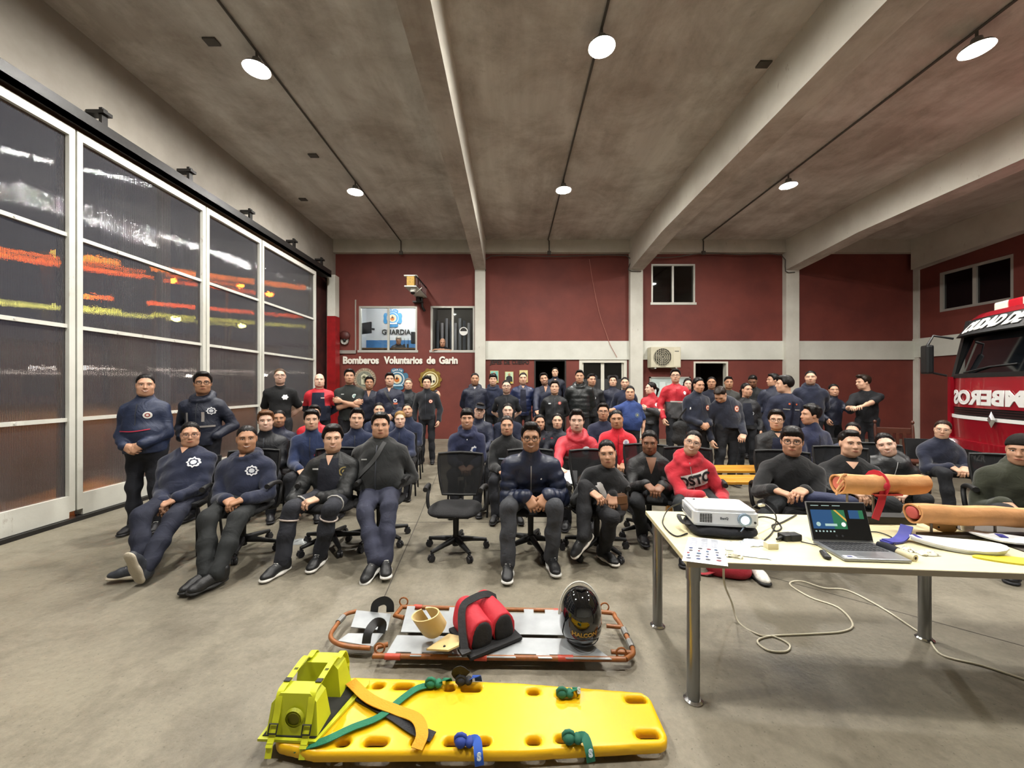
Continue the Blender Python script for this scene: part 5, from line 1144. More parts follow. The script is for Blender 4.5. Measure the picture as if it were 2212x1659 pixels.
# ---- letters
def sign(name, words, label, m, depth=.02, parent_loc=None):
    o = empty(name, parent_loc, 0, label, 'sign')
    for body, x, z, size, sx, bold, sp in words:
        me = text_mesh(body, size, depth, bold, 'LEFT', m, sx, 0, sp); c = child('word', me, o); c.rotation_euler = (R(90), 0, 0); c.location = (x - parent_loc[0], 0, z - parent_loc[2])
    return o
m_lw = mat('#e3e1d6', .6); m_lk = mat('#17130f', .6)
def fit_text(body, x0, x1, size, m, depth, bold, shear=0.):
    me = text_mesh(body, size, depth, bold, 'LEFT', m, 1, shear); co = np.array([v.co[:] for v in me.vertices]); a, b_ = co[:, 0].min(), co[:, 0].max(); k = (x1 - x0) / (b_ - a)
    me.transform(Matrix.Translation((x0, 0, 0)) @ Matrix.Diagonal((k, 1, 1, 1)) @ Matrix.Translation((-a, 0, 0))); return me
def words_on_wall(name, items, label, m, y, zc, size, depth, bold):
    o = empty(name, (bx(items[0][1]), y, zc), 0, label, 'sign')
    for body, p0, p1 in items:
        c = child('word', fit_text(body, bx(p0) - o.location.x, bx(p1) - o.location.x, size, m, depth, bold), o); c.rotation_euler = (R(90), 0, 0)
words_on_wall('wall_lettering', [('Bomberos', 742, 819), ('Voluntarios', 830, 913), ('de', 922, 941), ('Garin', 949, 989)], 'white raised lettering across the red wall under the guard room windows', m_lw, BW - .02, bz(779), .29, .018, .012)
words_on_wall('wall_lettering', [('JEFES', 1058, 1084), ('DE', 1089, 1101), ('CUERPO', 1106, 1143)], 'black lettering above the framed portraits on the red wall', m_lk, BW - .012, bz(783), .165, .01, .003)
# ---- emblems on the wall
def ringtext(o, txt, r, size, m, z, a0=math.pi * .9, a1=math.pi * .1):
    n = len(txt)
    for i, ch in enumerate(txt):
        if ch == ' ': continue
        a = a0 + (a1 - a0) * i / max(1, n - 1); c = child('letter', text_mesh(ch, size, .003, .002, 'CENTER', m), o, M=RX(R(90)) @ T(r * math.cos(a), r * math.sin(a), z) @ RZ(a - math.pi / 2))
def discm(name, r, z0, z1, m, n=32, lob=None):
    pts = [((r * (lob(2 * math.pi * k / n) if lob else 1)) * math.cos(2 * math.pi * k / n), (r * (lob(2 * math.pi * k / n) if lob else 1)) * math.sin(2 * math.pi * k / n)) for k in range(n)]
    return MB().prism(pts, z0, z1, RX(R(90))).mesh(name, m)
maltese = lambda a: 1.0 - .30 * max(0, -math.cos(4 * a)) ** 9 - .10 * max(0, math.cos(4 * a)) ** 3
def flame(name, sc, m, z0, z1):
    pts = [(-.5, -.55), (-.62, -.1), (-.42, .25), (-.36, -.02), (-.18, .45), (-.02, .8), (.1, .42), (.26, .1), (.36, .42), (.56, .0), (.5, -.5), (.0, -.75)]
    return MB().prism([(x * sc, y * sc) for x, y in pts], z0, z1, RX(R(90))).mesh(name, m)
def wall_emblem(px, py, r, y, label, kind, zc=None):
    o = empty('wall_emblem', (bx(px) if zc is None else px, y, bz(py) if zc is None else zc), 0, label, 'emblem')
    if kind == 'stone':
        child('rim', discm('rim', r, 0, .02, mat('#8a7a68', .8, noise=.3, nscale=20)), o); child('ring', discm('ring', r * .76, .02, .03, mat('#a9a58c', .8)), o); child('field', discm('field', r * .70, .03, .036, mat('#7d8072', .8, noise=.3, nscale=15)), o)
        child('shield', MB().prism([(-.28 * r, -.5 * r), (-.3 * r, .3 * r), (-.05 * r, .5 * r), (.1 * r, .42 * r), (.3 * r, .32 * r), (.28 * r, -.5 * r)], .036, .05, RX(R(90))).mesh('shield', mat('#c9c8ae', .8)), o)
        for q in range(3): child('tree', discm('tree', r * (.13 - .02 * q), .05, .06, mat('#7f8068', .8), 12), o).location = (r * (.0 + .1 * (q - 1)), 0, r * (.22 - .1 * abs(q - 1)))
        child('trunk', MB().box((-.02, -.058, -.4 * r), (.02, -.05, .2 * r)).mesh('trunk', mat('#7f8068', .8)), o)
        ringtext(o, 'SOCIEDAD DE BOMBEROS', r * .87, r * .16, mat('#c9b39a', .7), .022, math.pi * 1.15, -math.pi * .15)
    elif kind == 'blue':
        mb, mw = mat('#3f6f8a' if zc is None else '#3f8fc9', .6), mat('#dfe3e2', .6)
        child('cross', discm('cross', r, 0, .02, mb, 48, maltese), o); child('ring', discm('ring', r * .62, .02, .028, mw), o); child('field', discm('field', r * .55, .028, .034, mb), o); child('centre', discm('centre', r * .40, .034, .04, mat('#dfd3b4', .6)), o)
        child('flame', flame('flame', r * .36, mat('#c8702a', .6), .04, .05), o); child('helmet', flame('helmet', r * .17, mat('#2a2522', .6), .05, .058), o).location = (0, 0, r * .08)
        child('scroll', MB().prism([(-.5 * r, -.62 * r), (.5 * r, -.62 * r), (.42 * r, -.42 * r), (0, -.5 * r), (-.42 * r, -.42 * r)], .034, .046, RX(R(90))).mesh('scroll', mat('#a8c4d4' if zc is None else '#e4eef4', .6)), o)
        ringtext(o, 'GARIN', r * .80, r * .22, mw, .022, math.pi * .64, math.pi * .36)
    else:
        mg = mat('#8f7434', .4, .4, noise=.3, nscale=20)
        child('gear', discm('gear', r, 0, .02, mg, 64, lambda a: .95 + .05 * math.copysign(1, math.cos(10 * a))), o); child('ring', discm('ring', r * .70, .02, .03, mat('#d8cf9e', .5)), o); child('band', discm('band', r * .62, .03, .034, mg), o); child('centre', discm('centre', r * .52, .034, .04, mat('#ded8b8', .5)), o)
        for q in (-1, 1): child('ladder', MB().tube([(q * r * .06, -.05, r * .35), (q * r * .06, -.05, -.1 * r)], r * .045, 6).mesh('ladder', m_lk, .8), o)
        child('hose', MB().tube([(-.3 * r + .11 * r * math.cos(t * .6), -.05, .12 * r + .14 * r * math.sin(t * .6)) for t in range(9)], r * .045, 6).mesh('hose', m_lk, .8), o); child('badge', MB().tube([(.33 * r + .06 * r * math.cos(t * .7), -.05, -.16 * r + .07 * r * math.sin(t * .7)) for t in range(9)], r * .04, 6, closed=True).mesh('badge', m_lk, .8), o)
wall_emblem(789, 819, .33, BW - .02, 'grey stone disc emblem with a pale shield, left of the three', 'stone')
wall_emblem(859, 819, .34, BW - .02, 'blue cross emblem with a flame, middle of the three', 'blue')
wall_emblem(930, 820, .34, BW - .02, 'brass gear-edged emblem with cream centre, right of the three', 'gold')
# ---- guard room
GY = BW + .2 + 1.6
def gx(px, D=GY): return (px - CX) * D / F_
def gz(py, D=GY): return H - (py - CY) * D / F_
b = MB(); b.box((gx(735), GY - .012, gz(800)), (gx(915), GY - .002, gz(735))); tag(b.build('blue_wall_band', mat('#3f78ae', .5), smooth=None), 'blue painted band low on the guard room wall', 'wall paint')
o = empty('guard_room_sign', (gx(857), GY - .03, gz(718)), 0, 'black GUARDIA lettering on the white guard room wall', 'sign'); c_ = child('word', fit_text('GUARDIA', gx(826) - gx(857), gx(888) - gx(857), .24, m_lk, .008, .004), o); c_.rotation_euler = (R(90), 0, 0)
wall_emblem(gx(849), 0, .33, GY - .02, 'blue cross emblem above GUARDIA inside the guard room', 'blue', zc=gz(688))
o = empty('wall_monitor', (gx(788, 12.2), 12.3, gz(708, 12.2)), R(-35), 'dark wall monitor at the left of the guard room', 'monitor'); child('screen', MB().cbox((0, 0, 0), (.55, .05, .36), None, .01).mesh('screen', m_darkglass), o); child('bracket', MB().box((-.03, .02, -.03), (.03, .3, .03)).mesh('bracket', m_blkmet), o)
o = empty('wall_speaker', (gx(893, 12.6), 12.6, gz(730, 12.6)), 0, 'tall dark box at the right edge of the guard room window', 'speaker'); child('body', MB().cbox((0, 0, 0), (.13, .15, .38), None, .01).mesh('body', m_blk), o); child('grille', MB().cbox((0, -.08, 0), (.1, .01, .32)).mesh('grille', mat('#26262a', .8)), o)
o = empty('desk', (gx(842, 12.1), 12.0, 2.42), 0, 'brown desk edge behind the guard room window', 'desk'); child('top', MB().box((-.95, -.2, .28), (.95, .35, .32), None, .005).mesh('top', mat('#6a4e2c', .5, noise=.2)), o)
child('panel', MB().box((-.9, -.15, -.0), (.9, -.1, .28)).mesh('panel', mat('#5c4326', .6)), o)
for k, px in enumerate((872, 880)):
    o = empty('handheld_radio', (gx(px, 11.9), 11.95, 2.74), 0, ('handheld radio standing on the guard desk, left of two', 'handheld radio standing on the guard desk, right of two')[k], 'radio', 'radios on the guard desk')
    child('body', MB().box((-.03, -.02, 0), (.03, .02, .13), None, .008).mesh('body', m_blk), o); child('antenna', MB().cyl((.015, 0, .13), (.015, 0, .3), .006, n=6).mesh('antenna', m_blk), o)
def room_lamp(x, y, z, power, label):
    o = empty('room_lamp', (x, y, z), 0, label, 'lamp'); m = bpy.data.materials.new('room_light'); m.use_nodes = True; q = m.node_tree.nodes['Principled BSDF']; q.inputs['Emission Color'].default_value = (1, .97, .92, 1); q.inputs['Emission Strength'].default_value = power
    child('tube', MB().cyl((-.4, 0, 0), (.4, 0, 0), .025, n=10).mesh('tube', m, .8), o); child('housing', MB().box((-.45, -.06, .03), (.45, .06, .08)).mesh('housing', m_white), o)
room_lamp(bx(842), 12.3, bz(640) - .1, 62, 'fluorescent tube on the guard room ceiling')
room_lamp(bx(976), 11.95, bz(640) - .09, 22, 'fluorescent tube in the curtained side room')
# curtain, sticker
o = empty('curtain', (gx(975, 12.9), 12.9, gz(765, 12.9)), 0, 'grey pleated curtain hanging inside the side room window', 'curtain')
for k in range(9):
    x = gx(936 + k * 9.6, 12.9) - o.location.x; pts = [(x + .05 * math.sin(q * 1.05), .05 * math.cos(q * 1.05)) for q in range(6)]
    child('curtain_fold', MB().prism(pts, 0, gz(688 + 5 * (k % 3), 12.9) - o.location.z).mesh('curtain_fold', mat(('#8d9096', '#5a5f66', '#a9abb0')[k % 3], .9)), o)
o = empty('window_sticker', (bx(1001), BW + .05, bz(715)), 0, 'round black and white sticker on the right window pane', 'sticker'); child('disc', discm('disc', .125, 0, .004, mat('#d8d8d4', .5)), o); child('dark_half', MB().prism([(.10 * math.cos(a * math.pi / 10), .10 * math.sin(a * math.pi / 10)) for a in range(11)], .004, .008, RX(R(90))).mesh('dark_half', m_lk), o)
# ---- camera shelf, siren
X0 = -2.65
o = empty('camera_shelf', (X0, BW, 4.2), 0, 'white bracket shelf with ladder side jutting from the red wall', 'shelf')
child('top_plate', MB().box((-.17, -1.28, .26), (.17, -1.12, .29)).mesh('top_plate', m_white), o); child('bottom_plate', MB().box((-.16, -1.28, -.02), (.16, 0, .01)).mesh('bottom_plate', m_white), o)
for q in range(2): child('rail', MB().box((.13, -1.28, .26 * q), (.16, 0, .26 * q + .025)).mesh('rail', m_blkrail if 0 else m_blackrail), o)
for q in range(7): child('rung', MB().box((.14, -1.2 + q * .18, .02), (.155, -1.18 + q * .18, .26)).mesh('rung', m_blackrail), o)
child('post', MB().tube([(.02, -.1, -.02), (.03, -.06, -.3), (.1, -.02, -.42)], .035, 8).mesh('post', m_blackrail, .8), o)
tag(MB().box((X0 - .1, BW - 1.27, 4.21), (X0 + .1, BW - 1.13, 4.46), None, .006).build('yellow_box', mat('#a8853c', .7, noise=.3, nscale=30)), 'ochre box held between the plates of the camera shelf', 'box')
o = empty('security_camera', (X0 + .02, BW - 1.1, 4.18), 0, 'white dome security camera under the shelf', 'camera'); child('housing', MB().lathe([(.03, .0), (.075, -.01), (.08, -.09), (.06, -.11)], 16).mesh('housing', m_white, .6), o); child('dome', MB().ball((0, 0, -.11), (.06, .06, .06), 12, 8).mesh('dome', m_darkglass, 3.2), o); child('antenna', MB().cyl((.1, 0, -.1), (.24, 0, .02), .01, n=6).mesh('antenna', m_white), o)
o = empty('siren', (bx(905), BW, bz(652)), 0, 'dark siren motor fixed above the guard room window', 'siren'); child('motor', MB().cyl((0, -.12, 0), (0, -.12, .22), .06, .05).mesh('motor', m_blackrail), o); child('base', MB().box((-.14, -.2, -.05), (.14, 0, -.01)).mesh('base', m_blackrail), o); child('horn', MB().cyl((0, -.12, .22), (.02, -.2, .3), .04, .09).mesh('horn', m_blackrail), o)
o = empty('alarm_bell', (bx(747), BW, bz(732)), 0, 'dark red alarm bell with white rim on the left wall', 'bell'); child('gong', MB().ball((0, -.08, .09), (.16, .07, .14), 16, 10).mesh('gong', mat('#4a1f1a', .5), 3.2), o); child('horn', MB().lathe([(.02, 0), (.06, .05), (.12, .08), (.1, .07)], 16, RX(R(90)) @ T(0, -.06, .0)).mesh('horn', m_frame, .6), o); child('hub', MB().ball((0, -.1, -.05), .05, 10, 6).mesh('hub', m_lk, 3.2), o)
# ---- portraits
for k, (px, py, bgc, lab) in enumerate(((1068, 814, '#6fb0a8', 'small framed portrait with teal ground, left of three'), (1100, 816, '#b9cfae', 'small framed portrait in dark suit, middle of three'), (1131, 813, '#cfc48e', 'small framed portrait with yellow ground, right of three'))):
    o = empty('framed_portrait', (bx(px), BW - .02, bz(py)), 0, lab, 'picture', 'framed portraits under the black lettering')
    child('frame', MB().cbox((0, 0, 0), (.25, .03, .36), None, .006).mesh('frame', mat('#c8b878', .5)), o); child('ground', MB().cbox((0, -.017, 0), (.22, .004, .33)).mesh('ground', mat(bgc, .6)), o)
    child('figure', MB().prism([(-.1, -.12), (.1, -.12), (.085, .02), (.03, .06), (-.03, .06), (-.085, .02)], .02, .024, RX(R(90))).mesh('figure', mat('#22242a', .7)), o); child('face', MB().ball((0, -.022, .095), (.035, .006, .045), 12, 8).mesh('face', mat('#b08a6a', .7), 3.2), o)
    child('mount', MB().cbox((0, -.02, -.14), (.2, .004, .04)).mesh('mount', mat('#c9a83a', .6)), o)
# ---- doors in the back wall
def doorframe(n, x0, x1, z1, m, w=.05):
    o = empty('door_%d' % n, ((x0 + x1) / 2, BW + .05, 0), 0, kind='structure'); a, c_ = x0 - o.location.x, x1 - o.location.x
    for s0, s1 in ((a, a + w), (c_ - w, c_)): child('jamb', MB().box((s0, -.07, 0), (s1, .12, z1)).mesh('jamb', m), o)
    child('head', MB().box((a + w, -.07, z1 - w), (c_ - w, .12, z1)).mesh('head', m), o); return o
doorframe(21, DOOR1[0], DOOR1[1], DOOR1[3], mat('#2a2320', .6), .04)
o = doorframe(22, DOOR2[0], DOOR2[1], DOOR2[3], mat('#cfcdc0', .5), .09)
for sx in (-1, 1):
    w2 = (DOOR2[1] - DOOR2[0]) / 2 - .09; a, c_ = (-w2, 0) if sx < 0 else (0, w2)
    for q0, q1 in ((a, a + .05), (c_ - .05, c_)): child('stile', MB().box((q0, .0, .02), (q1, .04, DOOR2[3] - .09)).mesh('stile', mat('#cfcdc0', .5)), o)
    child('glass', MB().box((a + .05, .015, .05), (c_ - .05, .025, DOOR2[3] - .12)).mesh('glass', m_glass), o)
    child('etched_emblem', discm('etched_emblem', .29, 0, .004, mat('#2c2c2e', .6), 48, maltese), o).location = ((a + c_) / 2, .012, 1.62)
    child('etched_ring', discm('etched_ring', .16, .004, .008, mat('#1a1a1c', .6)), o).location = ((a + c_) / 2, .012, 1.62)
o = doorframe(23, DOOR3[0], DOOR3[1], DOOR3[3], mat('#cbc8bb', .5), .05)
child('leaf', MB().box((-.46, .12, .02), (-.42, .9, DOOR3[3] - .05)).mesh('leaf', mat('#8d8468', .6)), o)
b = MB(); b.box((DOOR1[0] - .1, 9.75, 0), (DOOR1[1] + .1, BW, .2)); b.build('doorstep', mat('#7d776b', .9), smooth=None, kind='structure')
# ---- air conditioner, notice board
o = empty('air_conditioner', (bx(1428), BW - .06, bz(795)), 0, 'beige outdoor air conditioner unit on the white band', 'air conditioner'); w, h = .86, .59
child('casing', MB().box((-w / 2, -.30, 0), (w / 2, 0, h), None, .015).mesh('casing', mat('#c4bfa8', .5, noise=.06)), o)
child('fan_recess', MB().cyl((-.10, -.302, .30), (-.10, -.306, .30), .255, n=32).mesh('fan_recess', mat('#3a3832', .8)), o)
for q in range(4): child('fan_blade', MB().box((.02, -.004, -.05), (.22, .0, .05), T(-.10, -.308, .30) @ RY(q * math.pi / 2 + .4) @ RX(.3)).mesh('fan_blade', mat('#5d5a50', .6)), o)
for q in range(5): child('grille_ring', MB().tube([(-.10 + (.05 + q * .05) * math.cos(t * .314), -.325, .30 + (.05 + q * .05) * math.sin(t * .314)) for t in range(20)], .006, 5, closed=True).mesh('grille_ring', mat('#b8b39c', .5), .8), o)
for q in range(9): child('grille_bar', MB().cyl((-.34 + q * .06, -.325, .30 - math.sqrt(max(.0, .0625 - (-.24 + q * .06) ** 2))), (-.34 + q * .06, -.325, .30 + math.sqrt(max(.0, .0625 - (-.24 + q * .06) ** 2)) + .001), .005, n=5).mesh('grille_bar', mat('#b8b39c', .5)), o)
child('side_panel', MB().box((.22, -.308, .03), (.40, -.30, .56)).mesh('side_panel', mat('#cdc8b2', .5)), o)
child('brand_strip', MB().box((.25, -.312, .45), (.37, -.307, .475)).mesh('brand_strip', mat('#6a6a62', .5)), o)
for sx in (-1, 1): child('bracket', MB().box((sx * .3 - .02, -.3, -.04), (sx * .3 + .02, .05, 0)).mesh('bracket', m_alu), o)
o = empty('notice_board', (bx(1446), BW - .02, bz(838)), 0, 'white notice board with pale papers behind the man in glasses', 'notice board'); w, h = bx(1490) - bx(1402), bz(814) - bz(862)
child('board', MB().cbox((0, 0, 0), (w, .03, h)).mesh('board', mat('#aebcb8', .6)), o)
for (a, c_) in (((-w / 2, -.03, h / 2 - .04), (w / 2, .02, h / 2)), ((-w / 2, -.03, -h / 2), (w / 2, .02, -h / 2 + .04)), ((-w / 2, -.03, -h / 2), (-w / 2 + .04, .02, h / 2)), ((w / 2 - .04, -.03, -h / 2), (w / 2, .02, h / 2))): child('frame', MB().box(a, c_).mesh('frame', m_frame), o)
for q in range(5): child('paper', MB().cbox((-.44 + q * .22, -.018, .05 * (q % 2) - .02), (.17, .003, .3)).mesh('paper', mat('#c9d4d2', .8)), o)
# ================================================================== FIRE ENGINE (right edge, nose towards the doors)
u_ = Vector((-.33, -.944, 0)).normalized(); bk_ = Vector((u_.y * -1, u_.x, 0))       # along the nose (far to near), and backwards
FE = empty('fire_engine', (6.74, 6.08, 0), 0, 'red fire engine nosing in at the right edge, dark windscreen visor', 'fire engine')
FE.matrix_world = Matrix(((u_.x, bk_.x, 0, 6.74), (u_.y, bk_.y, 0, 6.08), (0, 0, 1, 0), (0, 0, 0, 1)))
m_fr = mat('#8a0f1e', .25, coat=.6); m_fw = mat('#dcdcda', .4); m_fk = mat('#0e0f11', .45); m_fg = mat('#0a0d10', .05, spec=.7); m_ch = mat('#c9c9c9', .2, .9)
CW = 2.16
def nose(name, prof, m, x0=0., x1=CW, bow=.10):
    """panel bowed in plan: prof = (y, z) front outline closed backwards by .12"""
    n = 12; vs = []; fs = []; k = len(prof)
    for i in range(n + 1):
        x = x0 + (x1 - x0) * i / n; t = 2 * x / CW - 1; dy = bow * t ** 4 * 1.6 + .04 * t * t
        vs += [(x, y + dy, z) for y, z in prof]
    for i in range(n):
        for j in range(k): fs.append((i * k + j, i * k + (j + 1) % k, (i + 1) * k + (j + 1) % k, (i + 1) * k + j))
    fs += [tuple(range(k - 1, -1, -1)), tuple(n * k + j for j in range(k))]
    return child(name, MB().add(vs, [tuple(reversed(f)) for f in fs]).mesh(name, m, .6), FE)
nose('bumper', [(-.05, .38), (-.06, .78), (.1, .78), (.1, .38)], m_fr); nose('bumper_intake', [(-.068, .52), (-.068, .66), (.05, .66), (.05, .52)], m_fk, .35, CW - .35)
nose('front_panel', [(0, .78), (-.02, 1.09), (.1, 1.09), (.1, .78)], m_fr); nose('white_strip', [(-.03, 1.085), (-.03, 1.13), (.1, 1.13), (.1, 1.085)], m_fw)
nose('grille', [(0, 1.13), (.01, 1.25), (.1, 1.25), (.1, 1.13)], m_fk, .12, CW - .12); nose('bonnet_panel', [(-.01, 1.25), (.01, 1.70), (.12, 1.70), (.12, 1.25)], m_fr)
for q in range(3): nose('grille_slat', [(-.01, 1.15 + q * .033), (-.01, 1.162 + q * .033), (.05, 1.162 + q * .033), (.05, 1.15 + q * .033)], mat('#2a0c10', .4), .16, CW - .16)
nose('windscreen', [(.03, 1.72), (.20, 2.32), (.26, 2.32), (.09, 1.72)], m_fg, .07, CW - .07); nose('scuttle', [(.0, 1.68), (.0, 1.74), (.12, 1.74), (.12, 1.68)], m_fk)
nose('sun_visor', [(.02, 2.30), (.20, 2.56), (.28, 2.56), (.14, 2.30)], m_fk, 0, CW); nose('roof_front', [(.18, 2.54), (.26, 2.62), (.6, 2.64), (.6, 2.54)], m_fr)
for x in (.0, CW - .08): child('pillar', MB().add([(x, .16, 1.68), (x + .08, .15, 1.68), (x + .08, .32, 2.56), (x, .33, 2.56), (x, .3, 1.68), (x + .08, .3, 1.68), (x + .08, .45, 2.56), (x, .45, 2.56)], [(0, 1, 2, 3), (4, 7, 6, 5), (0, 3, 7, 4), (1, 5, 6, 2), (3, 2, 6, 7), (0, 4, 5, 1)]).mesh('pillar', m_fk), FE)
for x in (.0, CW - .06):
    child('cab_side', MB().box((x, .12, .42), (x + .06, 1.75, 1.7)).mesh('cab_side', m_fr), FE); child('cab_side', MB().box((x, .42, 2.3), (x + .06, 1.75, 2.6)).mesh('cab_side', m_fr), FE)
    child('side_window', MB().box((x + .01, .36, 1.7), (x + .05, 1.7, 2.3)).mesh('side_window', m_fg), FE)
    child('wheel', MB().cyl((x - .0, .95, .48), (x + .06 + (.0), .95, .48), .48, n=24).cyl((x - .03, .95, .48), (x + .09, .95, .48), .24, n=16).mesh('wheel', m_fk), FE)
child('cab_floor', MB().box((.06, .2, .45), (CW - .06, 1.7, .9)).mesh('cab_floor', m_fk), FE); child('cab_roof', MB().box((.0, .5, 2.54), (CW, 1.75, 2.64), None, .03).mesh('cab_roof', m_fr), FE); child('cab_back', MB().box((.06, 1.68, .9), (CW - .06, 1.74, 2.54)).mesh('cab_back', m_fk), FE)
child('body', MB().box((.0, 1.85, .55), (CW, 4.3, 2.9), None, .04).mesh('body', m_fr), FE); child('chassis', MB().box((.5, .3, .35), (CW - .5, 4.3, .6)).mesh('chassis', m_fk), FE)
for x in (.02, CW - .3): child('wheel', MB().cyl((x, 3.3, .48), (x + .28, 3.3, .48), .48, n=24).mesh('wheel', m_fk), FE)
for q in range(4): child('roller_shutter', MB().box((-.012, 1.95 + q * .58, 1.0), (.0, 2.45 + q * .58, 2.6)).mesh('roller_shutter', m_ch), FE)
def fe_text(nm, body, x0, x1, zc, y, size, m, mirror=False, tilt=0., bold=.01, shear=0.):
    me = fit_text(body, x0, x1, size, m, .004, bold, shear)
    if mirror: me.transform(Matrix.Translation((x0 + x1, 0, 0)) @ Matrix.Diagonal((-1, 1, 1, 1))); me.flip_normals()
    for v in me.vertices:
        t = 2 * v.co.x / CW - 1; v.co.z -= .16 * t ** 4 + .04 * t * t          # follow the bowed panel
    child(nm, me, FE, M=T(0, y, zc) @ RX(R(90 - tilt)))
fe_text('lettering', 'BOMBEROS', .20, CW - .20, 1.385, -.012, .27, m_fw, True, 0, .012)
fe_text('lettering', 'CIUDAD DE', .30, 1.35, 2.43, .095, .24, m_fw, False, 35, .012, .25)
child('logo', MB().add([(-.07, 0, 0), (0, 0, .11), (.07, 0, 0), (0, 0, -.11), (-.03, -.02, 0), (0, -.02, .05), (.03, -.02, 0), (0, -.02, -.05)], [(0, 1, 5, 4), (1, 2, 6, 5), (2, 3, 7, 6), (3, 0, 4, 7), (4, 5, 6, 7)]).mesh('logo', m_ch), FE, loc=(CW / 2, -.05, 1.11))
child('plate', MB().cbox((0, 0, 0), (.42, .012, .13), None, .004).mesh('plate', m_fk), FE, loc=(CW / 2 - .1, -.078, .58))
pl = child('plate_text', text_mesh('NZR', .12, .002, .003, 'LEFT', m_fw), FE, M=T(CW / 2 - .28, -.087, .58) @ RX(R(90)))
for x in (.25, CW - .25): child('headlamp', MB().ball((x, .0, .70), (.16, .07, .07), 14, 8).mesh('headlamp', mat('#cfd2d4', .1, .3), 3.2), FE)
for x, s_ in ((-.02, -1), (CW + .02, 1)):
    mm = child('mirror', MB().cbox((x + s_ * .03, -.10, 1.98), (.16, .10, .46), None, .03).mesh('mirror', m_fk), FE); child('mirror_arm', MB().tube([(x, .2, 2.3), (x + s_ * .04, -.02, 2.36), (x + s_ * .03, -.10, 2.2)], .018, 6).tube([(x, .12, 1.72), (x + s_ * .03, -.08, 1.78)], .018, 6).mesh('mirror_arm', m_fk, .8), FE)
for q in range(8): child('light_bar_segment', MB().box((.16 + q * .23, .55, 2.66), (.39 + q * .23, .80, 2.80), None, .03).mesh('light_bar_segment', mat('#b0202c', .2) if q % 2 else mat('#e3dccb', .25)), FE)
child('wiper', MB().tube([(.5, .02, 1.75), (.9, .05, 1.82), (1.3, .06, 1.84)], .012, 5).mesh('wiper', m_fk, .8), FE)
child('steering_wheel', MB().tube([(.55 + .2 * math.cos(t * .52), .55 + .12 * math.sin(t * .52), 1.72 + .12 * math.sin(t * .52)) for t in range(12)], .015, 6, closed=True).mesh('steering_wheel', m_fk, .8), FE)
# ================================================================== TABLE AND WHAT LIES ON IT
TZ = .72
TQ = Vector((.837, 1.83, 0)); ta = math.atan2(-.082, .9966)
TM = T(*TQ) @ RZ(ta)
def tb(px, py, z=TZ): return G(px, py, z)
TB = empty('table', TQ, ta, 'pale wooden conference table with steel tube legs in the right foreground', 'table')
m_top = mat('#d8cfa6', .38, noise=.05, nscale=3, stretch=(1, 8, 1)); m_edge = mat('#8f8574', .6); m_steel = mat('#8a8b8c', .28, .85); m_foot = mat('#cfcfcf', .15, .95)
child('top', MB().box((0, 0, TZ - .025), (1.72, .745, TZ), None, .002).mesh('top', m_top), TB)
child('edge_band', MB().box((-.002, -.003, TZ - .028), (1.722, 0, TZ - .002)).mesh('edge_band', m_edge), TB)
for (x, y) in ((.058, .078), (.058, .672), (1.655, .672), (1.655, .078)):
    l_ = child('leg', MB().cyl((x, y, .012), (x, y, .6), .030, n=20).cyl((x, y, .6), (x, y, TZ - .026), .034, n=20).mesh('leg', m_steel, .6), TB)
    child('foot', MB().lathe([(.044, 0), (.046, .006), (.036, .014)], 20).mesh('foot', m_foot, .6), l_, loc=(x, y, 0))
child('apron', MB().box((.1, .66, TZ - .09), (1.62, .68, TZ - .026)).mesh('apron', m_steel), TB)
T2 = empty('side_table', TQ + Vector((1.74 * math.cos(ta), 1.74 * math.sin(ta), 0)), ta, 'dark grey table joined to the pale table at the right edge', 'table')
child('top', MB().box((0, .0, TZ - .03), (1.3, .745, TZ), None, .003).mesh('top', mat('#4a453f', .5, noise=.1)), T2)
for (x, y) in ((.75, .08), (.75, .66), (1.24, .66), (1.24, .08)): child('leg', MB().cyl((x, y, 0), (x, y, TZ - .03), .028, n=14).mesh('leg', m_steel, .6), T2)
# ---- projector on its bag
pc = tb(1556, 1150); RZp = ta + R(-4)
o = empty('projector_bag', (pc.x, pc.y + .02, TZ), RZp, 'black soft bag lying under the projector', 'bag')
V, Q = mesh_sdf([cap((-.11, -.06, .03), (.11, -.06, .03), .07, None, .05, (0, 0, 1), .5), cap((-.11, .06, .03), (.11, .06, .03), .07, None, .05, (0, 0, 1), .5)], .009, .003, 1., 40.); child('body', np_mesh('body', V, Q, mat('#15161c', .8, bump=.4, bscale=30)), o)
child('strap', MB().tube(smooth_path([(-.15, .05, .06), (-.21, .02, .075), (-.2, -.04, .05), (-.14, -.05, .05)], 4), 1, flat=(.025, .004, (0, 0, 1))).mesh('strap', m_blk), o)
o = empty('projector', (pc.x, pc.y + .03, TZ + .065), RZp, 'white projector with a lit blue-white lens on the table', 'projector')
m_pj = mat('#d5d7da', .35); 
prof = [(-.165, -.115), (-.15, -.125), (.15, -.125), (.165, -.115), (.165, .105), (.15, .115), (-.15, .115), (-.165, .105)]
child('case', MB().prism(prof, .012, .075).prism([(x * .94, y * .92) for x, y in prof], .075, .09).mesh('case', m_pj), o); child('base', MB().prism([(x * .97, y * .95) for x, y in prof], .0, .012).mesh('base', mat('#b9bbbe', .4)), o)
child('lens_ring', MB().cyl((.09, -.126, .045), (.09, -.14, .045), .034, n=24).mesh('lens_ring', mat('#9fb4c8', .2, .6)), o); 
m_lens = bpy.data.materials.new('projector_lens'); m_lens.use_nodes = True; q = m_lens.node_tree.nodes['Principled BSDF']; q.inputs['Emission Color'].default_value = (.55, .8, 1, 1); q.inputs['Emission Strength'].default_value = 4.5
child('lens', MB().ball((.09, -.139, .045), (.022, .008, .022), 16, 8).mesh('lens', m_lens, 3.2), o)
